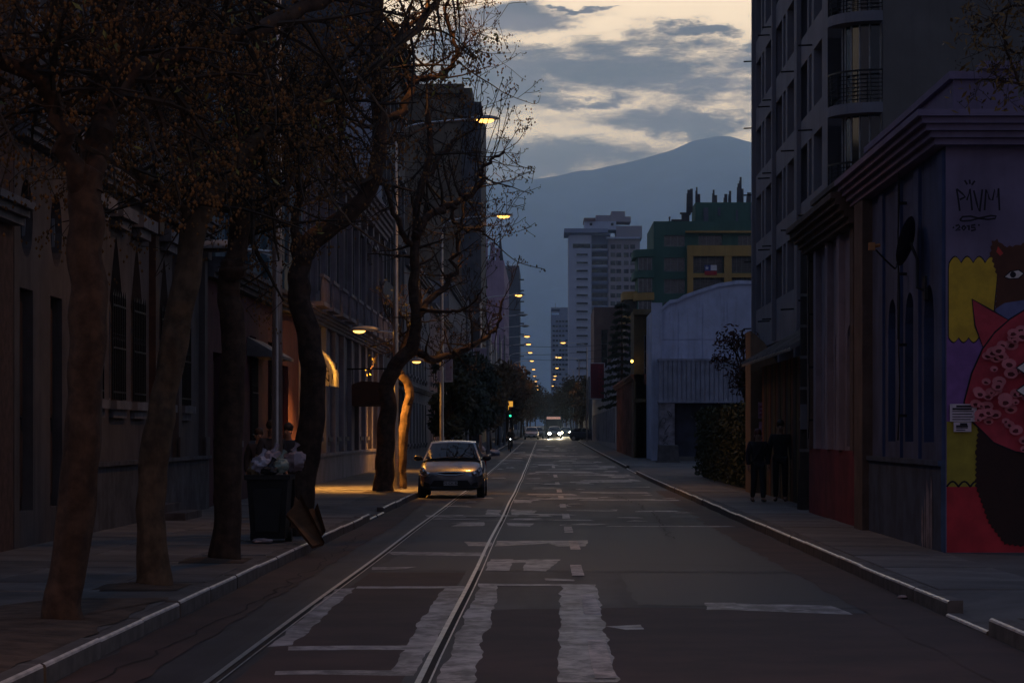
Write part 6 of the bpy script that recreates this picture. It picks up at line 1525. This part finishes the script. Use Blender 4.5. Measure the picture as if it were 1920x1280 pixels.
def make_car(name, label, loc, rz, paint, lights=False, group=None, scale=1.0, plate=None, h=1.0, cat='car'):
    r = empty(name, (0, 0, 0), label, cat, group)
    # lower body, front at -y
    S = [(.00, .56, .30, .40, .52, .60, .63), (.06, .70, .25, .40, .55, .665, .69), (.18, .79, .21, .42, .60, .735, .765), (.42, .825, .19, .45, .68, .83, .865), (.75, .835, .19, .45, .74, .91, .95),
         (1.05, .84, .19, .45, .78, .95, 1.0), (1.5, .845, .19, .45, .82, .965, .99), (2.4, .845, .19, .45, .83, .985, 1.0), (3.1, .84, .20, .45, .85, 1.0, 1.02), (3.5, .81, .24, .46, .84, 1.0, 1.03), (3.68, .74, .30, .48, .80, .93, .95)]
    rings = []
    for y, hw, zb, z1, z2, z3, zt in S:
        half = [(0, zb), (hw*.80, zb), (hw*.97, zb+.07), (hw, z1), (hw*.995, z2), (hw*.93, z3), (hw*.72, zt-.012), (hw*.38, zt+.004), (0, zt+.008)]
        rings.append([(-x, y, z*h) for x, z in half]+[(x, y, z*h) for x, z in reversed(half[:-1])][0:])
    m = MB(); loft(m, rings); body = m.build('body', paint, r, smooth=True)
    ss = body.modifiers.new('smooth', 'SUBSURF'); ss.levels = 1; ss.render_levels = 2
    # cabin: pillars and roof
    A0, A1, R1, R2, B0 = (.86, .99), (1.56, 1.405), (2.2, 1.455), (3.02, 1.40), (3.52, 1.04)
    def yz(p, x): return Vector((x, p[0], p[1]*h))
    m = MB(); loft(m, [[yz((.84, .96), -.76), yz((.80, .985), -.4), yz((.78, .99), 0), yz((.80, .985), .4), yz((.84, .96), .76)],
                       [yz(A1, -.585), yz((1.53, 1.43), -.3), yz((1.52, 1.44), 0), yz((1.53, 1.43), .3), yz(A1, .585)],
                       [yz(R1, -.60), yz((2.2, 1.485), -.3), yz((2.2, 1.495), 0), yz((2.2, 1.485), .3), yz(R1, .60)],
                       [yz(R2, -.565), yz((3.06, 1.43), -.3), yz((3.08, 1.44), 0), yz((3.06, 1.43), .3), yz(R2, .565)],
                       [yz(B0, -.73), yz((3.6, 1.02), -.4), yz((3.62, 1.02), 0), yz((3.6, 1.02), .4), yz(B0, .73)]])
    m.face([yz((.84, .96), -.76), yz(A1, -.585), yz(R1, -.60), yz(R2, -.565), yz(B0, -.73)]); m.face([yz((.84, .96), .76), yz(B0, .73), yz(R2, .565), yz(R1, .60), yz(A1, .585)])
    m.build('cabin', paint, r, smooth=True)
    # windscreen, bowed, 8 mm proud
    def scr(t, x):                                     # t 0 bottom 1 top
        hw = .70*(1-t)+.535*t; y = (.84+.035*x*x*0)*(1-t)+1.53*t; z = (.99)*(1-t)+1.415*t
        b = 1-x*x
        return Vector((hw*x, y-.045*b-.012, (z+.028*b)*h+.006))
    m = MB(); N = 8
    for i in range(4):
        for j in range(N): x0, x1 = -1+2*j/N, -1+2*(j+1)/N; t0, t1 = .02+.93*i/4, .02+.93*(i+1)/4; m.face([scr(t0, x0), scr(t0, x1), scr(t1, x1), scr(t1, x0)])
    ws = m.build('windscreen', windscreen, r, smooth=True, fix=False)
    m = MB(); m.tube([scr(0, -.1)+Vector((0, -.02, .0)), scr(.06, .75)+Vector((0, -.02, .01))], .011, 5); m.tube([scr(0, -.7)+Vector((0, -.02, 0)), scr(.05, .05)+Vector((0, -.02, .01))], .011, 5); m.build('wiper', blackp, ws)
    m = MB(); m.box(-.05, .05, 1.38, 1.42, 1.30*h, 1.36*h); m.build('rear_view_mirror', blackp, ws)
    for s_ in (-1, 1):
        m = MB(); m.face([Vector((s_*.735, 1.15, 1.02*h)), Vector((s_*.745, 2.05, 1.03*h)), Vector((s_*.618, 2.05, 1.42*h)), Vector((s_*.612, 1.62, 1.385*h))]); m.build('side_window', windscreen, r, fix=False)
        m = MB(); m.face([Vector((s_*.748, 2.13, 1.03*h)), Vector((s_*.75, 3.0, 1.06*h)), Vector((s_*.605, 2.95, 1.37*h)), Vector((s_*.618, 2.13, 1.42*h))]); m.build('side_window', windscreen, r, fix=False)
        m = MB(); m.ell((s_*.90, 1.12, 1.02*h), (.115, .06, .075), 12, 8); m.tube([(s_*.76, 1.14, .98*h), (s_*.84, 1.12, 1.0*h)], .025, 6); m.build('wing_mirror', blackp, r, smooth=True)
        # headlamp swept back round the corner
        hp = [(.40, .02, .60), (.58, .055, .655), (.70, .17, .745), (.765, .36, .80), (.80, .40, .72), (.795, .22, .62), (.70, .07, .56), (.52, .02, .555)]
        m = MB(); k = len(hp)
        m.raw([Vector((s_*x*1.015, y-.028, z*h)) for x, y, z in hp]+[Vector((s_*x*.9, y+.10, z*h)) for x, y, z in hp], [tuple(range(k))]+[(i, (i+1) % k, k+(i+1) % k, k+i) for i in range(k)])
        hl = m.build('headlight', headglass, r, smooth=False, fix=False)
        m = MB(); m.ell((s_*.60, .03, .62*h), (.075, .04, .07) if not lights else (.17, .06, .15), 12, 8); m.build('reflector', lit_head if lights else chrome, hl, smooth=True)  # lit reflectors enlarged so their shape imitates headlight glare
        m = MB(); m.ell((s_*.72, .15, .69*h), (.05, .045, .045), 10, 8); m.build('indicator', chrome, hl, smooth=True)
        m = MB(); m.box(s_*.80-.03, s_*.80+.03, 3.52, 3.66, .70*h, .95*h); m.build('tail_light', mat('red_lens', (.25, .01, .01), .2, .1, 4), r)
        # lower fog pocket
        m = MB(); m.raw([(s_*.50, -.012, .27*h), (s_*.70, .05, .30*h), (s_*.69, .045, .42*h), (s_*.56, .0, .38*h)], [(0, 1, 2, 3)]); m.build('fog_pocket', blackp, r, fix=False)
        for y in (.66, 3.02):
            m = MB(); m.tube([(s_*.79, y, .30), (s_*.853, y, .30)], .355, 20); m.build('wheel_arch', blackp, r)
            m = MB(); m.tube([(s_*.66, y, .29), (s_*.67, y, .29), (s_*.845, y, .29), (s_*.86, y, .29)], [.27, .29, .29, .265], 22); w = m.build('wheel', rubber, r, smooth=True)
            m = MB(); m.tube([(s_*.845, y, .29), (s_*.866, y, .29)], .195, 16); m.build('rim', rim_m, w)
    m = MB(); gp = [(-.34, -.012, .625), (-.15, -.035, .60), (.15, -.035, .60), (.34, -.012, .625), (.36, -.012, .655), (.15, -.03, .672), (-.15, -.03, .672), (-.36, -.012, .655)]
    m.raw([Vector((x, y, z*h)) for x, y, z in gp]+[Vector((x, y+.12, z*h)) for x, y, z in gp], [tuple(range(8))]+[(i, (i+1) % 8, 8+(i+1) % 8, 8+i) for i in range(8)]); gr_ = m.build('grille', blackp, r, fix=False)
    m = MB(); m.tube([Vector((x, y-.008, z*h)) for x, y, z in gp+gp[:1]], .011, 6); m.build('grille_trim', chrome, gr_)
    m = MB(); ip = [(-.50, -.02, .24), (.50, -.02, .24), (.56, -.006, .30), (.43, -.02, .46), (-.43, -.02, .46), (-.56, -.006, .30)]
    m.raw([Vector((x, y-.01, z*h)) for x, y, z in ip]+[Vector((x, y+.1, z*h)) for x, y, z in ip], [tuple(range(6))]+[(i, (i+1) % 6, 6+(i+1) % 6, 6+i) for i in range(6)]); m.build('air_intake', blackp, r, fix=False)
    m = MB(); m.box(-.18, .18, -.055, -.035, .33*h, .44*h); pl = m.build('number_plate', plate_m, r)
    if plate:
        me = text_mesh(plate, .10, ink); me.transform(Matrix(((1, 0, 0, 0), (0, 0, -1, 0), (0, 1, 0, 0), (0, 0, 0, 1)))); o = put(me, 'plate_lettering', pl); o.location = (0, -.058, .385*h)
    m = MB(); m.raw([(-.70, .03, .235*h), (.70, .03, .235*h), (.52, -.035, .20*h), (-.52, -.035, .20*h)], [(0, 1, 2, 3)]); m.build('bumper_lip', blackp, r, fix=False)
    r.location = loc; r.rotation_euler.z = rz; r.scale = (scale, scale, scale)
    return r
silver = mat('silver_grey_paint', (.17, .17, .18), .32, .06, 3, metal=.7, coat=1.0)
white_p = mat('white_car_paint', (.60, .62, .66), .3, .05, 3, coat=.8)
dark_p = mat('dark_car_paint', (.03, .033, .045), .3, .05, 3, coat=.8)
make_car('parked_hatchback', 'silver grey hatchback parked at the kerb beneath the lit street lamp', (-2.40, 62.2, g(62)), 0, silver, plate='DS CK 82')
gz = lambda Z: g(Z)
make_car('parked_car', 'white car standing in the tram rail lane far up the street', (-1.55, 300, gz(300)), 0, white_p, scale=1.05)
make_car('parked_car', 'dark car behind the white car far up the street', (-.95, 322, gz(322)), 0, dark_p, scale=1.05)
c1 = make_car('oncoming_car', 'oncoming car with both headlights blazing far up the street', (1.35, 310, gz(310)), 0, dark_p, lights=True, scale=1.08)
c2 = make_car('oncoming_car', 'second oncoming car with lit headlights behind near the kerb', (3.1, 345, gz(345)), 0, dark_p, lights=True)
make_car('parked_car', 'dark car turned sideways at the crossing street corner', (6.6, 281, gz(281)), rad(75), dark_p)
for c in (c1, c2):
    for s_ in (-1, 1):
        l = bpy.data.lights.new('headlamp_beam', 'SPOT'); l.energy = 1600; l.color = (1, .84, .58); l.spot_size = rad(70); l.spot_blend = .8; l.shadow_soft_size = .1
        o = bpy.data.objects.new('headlamp_beam', l); col.objects.link(o); o.parent = c; o.location = (s_*.6, -.16, .62); o.rotation_euler = (rad(86), 0, math.pi)
# bus behind them
bus_m = mat('bus_paint', (.10, .11, .12), .4, .1, 2, coat=.5)
bx, bz = 1.4, 352; gb_ = g(bz)
bus = empty('city_bus', (bx, bz, gb_), 'city bus with a lit destination board following the headlights', 'bus')
m = MB(); m.box(bx-1.22, bx+1.22, bz, bz+11, gb_+.35, gb_+3.05); m.build('body', bus_m, bus)
m = MB(); m.box(bx-1.12, bx+1.12, bz-.03, bz, gb_+1.2, gb_+2.5); m.build('windscreen', windscreen, bus)
m = MB(); m.box(bx-1.0, bx+1.0, bz-.04, bz-.001, gb_+2.58, gb_+2.92); m.build('destination_board', mat('lit_board', (.5, .3, .25), .5, .2, 3, emis=.35, ecol=(1, .55, .45)), bus)
for s_ in (-1, 1):
    m = MB(); m.ell((bx+s_*.95, bz-.03, gb_+.8), (.12, .05, .1), 10, 6); m.build('headlight', headglass, bus)
    for y in (2.2, 8.0): m = MB(); m.tube([(bx+s_*1.0, bz+y, gb_+.48), (bx+s_*1.24, bz+y, gb_+.48)], .48, 18); m.build('wheel', rubber, bus)
    m = MB(); m.box(bx+s_*1.42-.08, bx+s_*1.42+.08, bz-.2, bz-.1, gb_+2.0, gb_+2.4); m.build('mirror', blackp, bus)
m = MB(); m.box(bx-1.15, bx+1.15, bz-.06, bz-.001, gb_+.4, gb_+.7); m.build('bumper', blackp, bus)
# ------------------------------------------------------------------ people
skin = mat('skin', (.26, .15, .105), .6, .1, 8); shoe_m = mat('dark_shoe', (.02, .018, .016), .5, .2, 6)
def skinmesh(name, verts, edges, m, parent, sub=2):
    """verts: list of (pos, radius or (rx, ry)); one continuous skinned surface"""
    me = bpy.data.meshes.new(name); me.from_pydata([tuple(v[0]) for v in verts], edges, []); me.materials.append(m)
    o = bpy.data.objects.new(name, me); col.objects.link(o); o.parent = parent
    md = o.modifiers.new('skin', 'SKIN'); md.use_smooth_shade = True; md.branch_smoothing = .3
    if not me.skin_vertices: return o
    for i, v in enumerate(verts):
        r_ = v[1]; me.skin_vertices[0].data[i].radius = r_ if isinstance(r_, tuple) else (r_, r_)
        me.skin_vertices[0].data[i].use_root = (i == 0)
    sd = o.modifiers.new('sub', 'SUBSURF'); sd.levels = 1; sd.render_levels = sub
    return o
def person(label, loc, rz, H=1.72, pose=None, jacket=(.02, .02, .024), trousers=(.02, .02, .025), hair=(.02, .014, .01), group=None, slim=1.0, bag_=False, longhair=False, seed=0):
    r = empty('person', (0, 0, 0), label, 'person', group); k = H/1.72
    J = dict(pel=(0, 0, .95), spn=(0, .01, 1.14), chs=(0, .015, 1.33), nck=(0, .01, 1.475), hd0=(0, -.01, 1.555), hd1=(0, -.012, 1.645), nose=(0, -.105, 1.585),
             shL=(.175, .015, 1.405), elL=(.235, .04, 1.13), wrL=(.245, -.03, .885), plL=(.245, -.05, .815), shR=(-.175, .015, 1.405), elR=(-.235, .04, 1.13), wrR=(-.245, -.03, .885), plR=(-.245, -.05, .815),
             hpL=(.09, 0, .90), knL=(.10, -.02, .49), anL=(.10, .03, .085), toL=(.115, -.13, .035), hpR=(-.09, 0, .90), knR=(-.10, -.02, .49), anR=(-.10, .03, .085), toR=(-.115, -.13, .035))
    if pose: J.update(pose)
    J = {a: Vector(b)*k for a, b in J.items()}
    names = ['pel', 'spn', 'chs', 'nck', 'hd0', 'hd1', 'nose', 'shL', 'elL', 'wrL', 'plL', 'shR', 'elR', 'wrR', 'plR', 'hpL', 'knL', 'anL', 'toL', 'hpR', 'knR', 'anR', 'toR']
    rr = dict(pel=(.13*slim, .10), spn=(.12*slim, .09), chs=(.115*slim, .085), nck=.052, hd0=(.072, .085), hd1=(.075, .09), nose=.014, shL=.036, elL=.036, wrL=.028, plL=(.04, .018), hpL=.085, knL=.055, anL=.040, toL=(.042, .026))
    for s_ in 'sh el wr pl hp kn an to'.split(): rr[s_+'R'] = rr[s_+'L']
    V = [(J[n], rr[n]) for n in names]; ix = {n: i for i, n in enumerate(names)}
    E_ = [('pel', 'spn'), ('spn', 'chs'), ('chs', 'nck'), ('nck', 'hd0'), ('hd0', 'hd1'), ('hd0', 'nose'), ('chs', 'shL'), ('shL', 'elL'), ('elL', 'wrL'), ('wrL', 'plL'), ('chs', 'shR'), ('shR', 'elR'), ('elR', 'wrR'), ('wrR', 'plR'), ('pel', 'hpL'), ('hpL', 'knL'), ('knL', 'anL'), ('anL', 'toL'), ('pel', 'hpR'), ('hpR', 'knR'), ('knR', 'anR'), ('anR', 'toR')]
    E_ = [(ix[a], ix[b]) for a, b in E_]
    for sd in 'LR':                                    # five fingers, slightly curled
        pl = J['pl'+sd]; d = (pl-J['wr'+sd]).normalized(); side = Vector((0, 1, 0)) if abs(d.y) < .8 else Vector((0, 0, 1)); side = (side-d*side.dot(d)).normalized(); cur = d.cross(side)*(-1 if sd == 'L' else 1)
        for q, (off, L_) in enumerate(((-.03, .062), (-.010, .075), (.010, .07), (.03, .055), (-.045, .045))):
            b0 = len(V); st = pl+side*off+d*(.02 if q < 4 else -.03)
            V.append((st, .0095)); V.append((st+d*L_*.55+cur*.006+(side*-.02 if q == 4 else Vector()), .0088)); V.append((st+d*L_+cur*.022+(side*-.025 if q == 4 else Vector()), .0075))
            E_ += [(ix['pl'+sd], b0), (b0, b0+1), (b0+1, b0+2)]
    skinmesh('body', V, E_, skin, r)
    def sub(nm, ns, es, rad_, m):
        return skinmesh(nm, [(J[n], rad_[n]) for n in ns], [(ns.index(a), ns.index(b)) for a, b in es], m, r)
    jm = mat('jacket_%s' % str(jacket), jacket, .85, .2, 9, .008, 20); tm = mat('trousers_%s' % str(trousers), trousers, .85, .2, 9)
    J['hem'] = J['pel']+Vector((0, 0, -.10*k)); J['nk0'] = J['chs'].lerp(J['nck'], .72)
    sub('jacket', ['spn', 'pel', 'hem', 'chs', 'nk0', 'shL', 'elL', 'wrL', 'shR', 'elR', 'wrR'], [('spn', 'pel'), ('pel', 'hem'), ('spn', 'chs'), ('chs', 'nk0'), ('chs', 'shL'), ('shL', 'elL'), ('elL', 'wrL'), ('chs', 'shR'), ('shR', 'elR'), ('elR', 'wrR')],
        dict(spn=(.165*slim, .125), pel=(.175*slim, .135), hem=(.18*slim, .135), chs=(.185*slim, .135), nk0=.085, shL=.095, elL=.066, wrL=.054, shR=.095, elR=.064, wrR=.052), jm)
    sub('trousers', ['pel', 'hpL', 'knL', 'anL', 'hpR', 'knR', 'anR'], [('pel', 'hpL'), ('hpL', 'knL'), ('knL', 'anL'), ('pel', 'hpR'), ('hpR', 'knR'), ('knR', 'anR')], dict(pel=(.145*slim, .11), hpL=.098, knL=.072, anL=.06, hpR=.098, knR=.072, anR=.06), tm)
    for sd in 'LR':
        J['he'+sd] = J['an'+sd]+Vector((0, .03, -.045))*k
        sub('shoe', ['an'+sd, 'he'+sd, 'to'+sd], [('an'+sd, 'he'+sd), ('he'+sd, 'to'+sd)], {'an'+sd: .048, 'he'+sd: (.045, .038), 'to'+sd: (.048, .032)}, shoe_m)
    hm = mat('hair_%s' % str(hair), hair, .6, .3, 12)
    hd = J['hd1']; m = MB(); m.ell(hd+Vector((0, .032, .022))*k, (.090*k, .098*k, .098*k), 14, 10, z0=-.55, lump=.10, seed=seed)
    if longhair: m.ell(hd+Vector((0, .05, -.10))*k, (.10*k, .07*k, .17*k), 12, 8, lump=.12, seed=seed)
    m.build('hair', hm, r, smooth=True, fix=False)
    m = MB()
    for s_ in (-1, 1): m.ell(J['hd0']+Vector((s_*.032, -.078, .045))*k, (.012, .008, .008), 8, 6)
    m.build('eyes', shoe_m, r)
    m = MB(); m.ell(J['hd0']+Vector((0, -.078, -.025))*k, (.026, .008, .007), 8, 6); m.build('mouth', mat('lips', (.18, .06, .05), .6, .1, 4), r)
    for s_ in (-1, 1): m = MB(); m.ell(J['hd0']+Vector((s_*.078, .01, .025))*k, (.012, .022, .032), 8, 6); m.build('ear', skin, r)
    if bag_:
        m = MB(); m.tube([J['chs']+Vector((.10, -.14, .10))*k, J['spn']+Vector((-.05, -.16, 0))*k, J['pel']+Vector((-.2, -.10, .0))*k], .014, 6); m.build('bag_strap', shoe_m, r)
    r.location = loc; r.rotation_euler.z = rz
    return r
walk = dict(knL=(.10, -.10, .50), anL=(.105, -.09, .09), toL=(.115, -.25, .05), knR=(-.09, .02, .49), anR=(-.09, .20, .11), toR=(-.10, .06, .035))
stand2 = dict(elR=(-.25, -.02, 1.15), wrR=(-.10, -.20, 1.06), plR=(-.03, -.21, 1.05), knL=(.12, -.02, .49), anL=(.15, .02, .085), toL=(.19, -.12, .035))
xa = P(1422, 940, 53.5).x; xb = P(1464, 938, 54.2).x
person('woman in dark coat with reddish hair walking beside the man at the painted shed', (xa, 53.6, .14), .15, 1.60, walk, jacket=(.018, .014, .02), trousers=(.02, .02, .026), hair=(.10, .025, .02), bag_=True, longhair=True, seed=3, slim=.98)
person('man in black jacket standing beside the woman at the painted shed', (xb, 54.3, .14), -.1, 1.80, dict(), jacket=(.014, .014, .016), trousers=(.014, .014, .018), slim=1.08, seed=5)
person('person in dark padded jacket behind the steel lamp post and bin', (P(510, 812, 41).x, 41, .14), .5, 1.72, stand2, jacket=(.018, .022, .034), slim=1.15, seed=8)
person('person in navy jacket standing next to the S-shaped trunk', (P(540, 812, 42.5).x, 42.5, .14), -.4, 1.68, walk, jacket=(.02, .03, .055), seed=9)
person('shorter person in dark jacket by the graffiti wall near the bin', (P(486, 812, 43.5).x, 43.5, .14), .3, 1.60, dict(), jacket=(.025, .022, .028), hair=(.05, .03, .02), seed=10)
# cyclist
Zc = 172; xc = P(957, 840, Zc).x; gc = g(Zc)
bm_ = mat('black_bicycle_paint', (.015, .015, .017), .4, .2, 5)
bk = empty('bicycle', (xc, Zc, gc), 'dark bicycle ridden along the tram rail with a white front light', 'bicycle')
for y in (-.52, .52):
    m = MB(); m.tube([(xc, Zc+y+.33*math.cos(t*math.pi/9), gc+.34+.33*math.sin(t*math.pi/9)) for t in range(19)], .02, 6); w = m.build('wheel', rubber, bk)
    m = MB()
    for t in range(8): m.tube([(xc, Zc+y, gc+.34), (xc, Zc+y+.32*math.cos(t*.785), gc+.34+.32*math.sin(t*.785))], .004, 3)
    m.build('spokes', chrome, w)
m = MB(); V3 = lambda y, z: (xc, Zc+y, gc+z)
for a, b_ in ((V3(.52, .34), V3(.0, .30)), (V3(.0, .30), V3(.15, .88)), (V3(.52, .34), V3(.15, .80)), (V3(.0, .30), V3(-.38, .78)), (V3(.15, .82), V3(-.38, .86)), (V3(-.38, .95), V3(-.52, .34))): m.tube([a, b_], .018, 6)
m.build('frame', bm_, bk)
m = MB(); m.tube([(xc-.27, Zc-.34, gc+1.03), (xc-.1, Zc-.42, gc+1.0), (xc+.1, Zc-.42, gc+1.0), (xc+.27, Zc-.34, gc+1.03)], .014, 6); m.tube([V3(-.38, .9), V3(-.42, 1.0)], .016, 6); m.build('handlebar', bm_, bk)
m = MB(); m.ell(V3(.17, .93), (.09, .15, .035), 10, 6); m.build('saddle', blackp, bk)
m = MB(); m.ell(V3(-.5, .92), (.045, .04, .045), 10, 6); m.build('front_light', mat('bike_light', (1, 1, 1), .3, .02, 2, emis=5, ecol=(.9, .95, 1)), bk)
ride = dict(pel=(0, .16, .98), spn=(0, .06, 1.16), chs=(0, -.04, 1.34), nck=(0, -.08, 1.48), hd0=(0, -.11, 1.56), hd1=(0, -.12, 1.65), nose=(0, -.205, 1.585), shL=(.175, -.04, 1.40), elL=(.27, -.18, 1.18), wrL=(.26, -.33, 1.05), plL=(.25, -.37, 1.04), shR=(-.175, -.04, 1.40), elR=(-.27, -.18, 1.18), wrR=(-.26, -.33, 1.05), plR=(-.25, -.37, 1.04),
            hpL=(.09, .14, .93), knL=(.12, -.22, .72), anL=(.11, -.02, .33), toL=(.12, -.16, .28), hpR=(-.09, .14, .93), knR=(-.12, -.12, .56), anR=(-.11, .04, .17), toR=(-.12, -.10, .12))
person('cyclist in dark clothes riding towards the parked hatchback on a bicycle', (xc, Zc, gc), 0, 1.72, ride, seed=12)
# ------------------------------------------------------------------ the dawn haze over the whole place
def build_haze():
    m = bpy.data.materials.new('haze'); m.use_nodes = True; nt = m.node_tree
    nt.nodes.remove(nt.nodes['Principled BSDF'])
    pv = nt.nodes.new('ShaderNodeVolumePrincipled'); pv.inputs['Color'].default_value = (.48, .72, 1.0, 1); pv.inputs['Density'].default_value = HAZE
    pv.inputs['Anisotropy'].default_value = .77; pv.inputs['Density Attribute'].default_value = ''; pv.inputs['Temperature Attribute'].default_value = ''
    m.cycles.homogeneous_volume = True
    nt.links.new(pv.outputs[0], nt.nodes['Material Output'].inputs['Volume'])
    mb = MB(); mb.box(-17000, 17000, -500, 16000, -2, 1950)
    o = mb.build('haze', m); tag(o, 'thin blue dawn haze between the street and the mountain', 'haze', kind='stuff')
HAZE = 1.25e-4
build_haze()
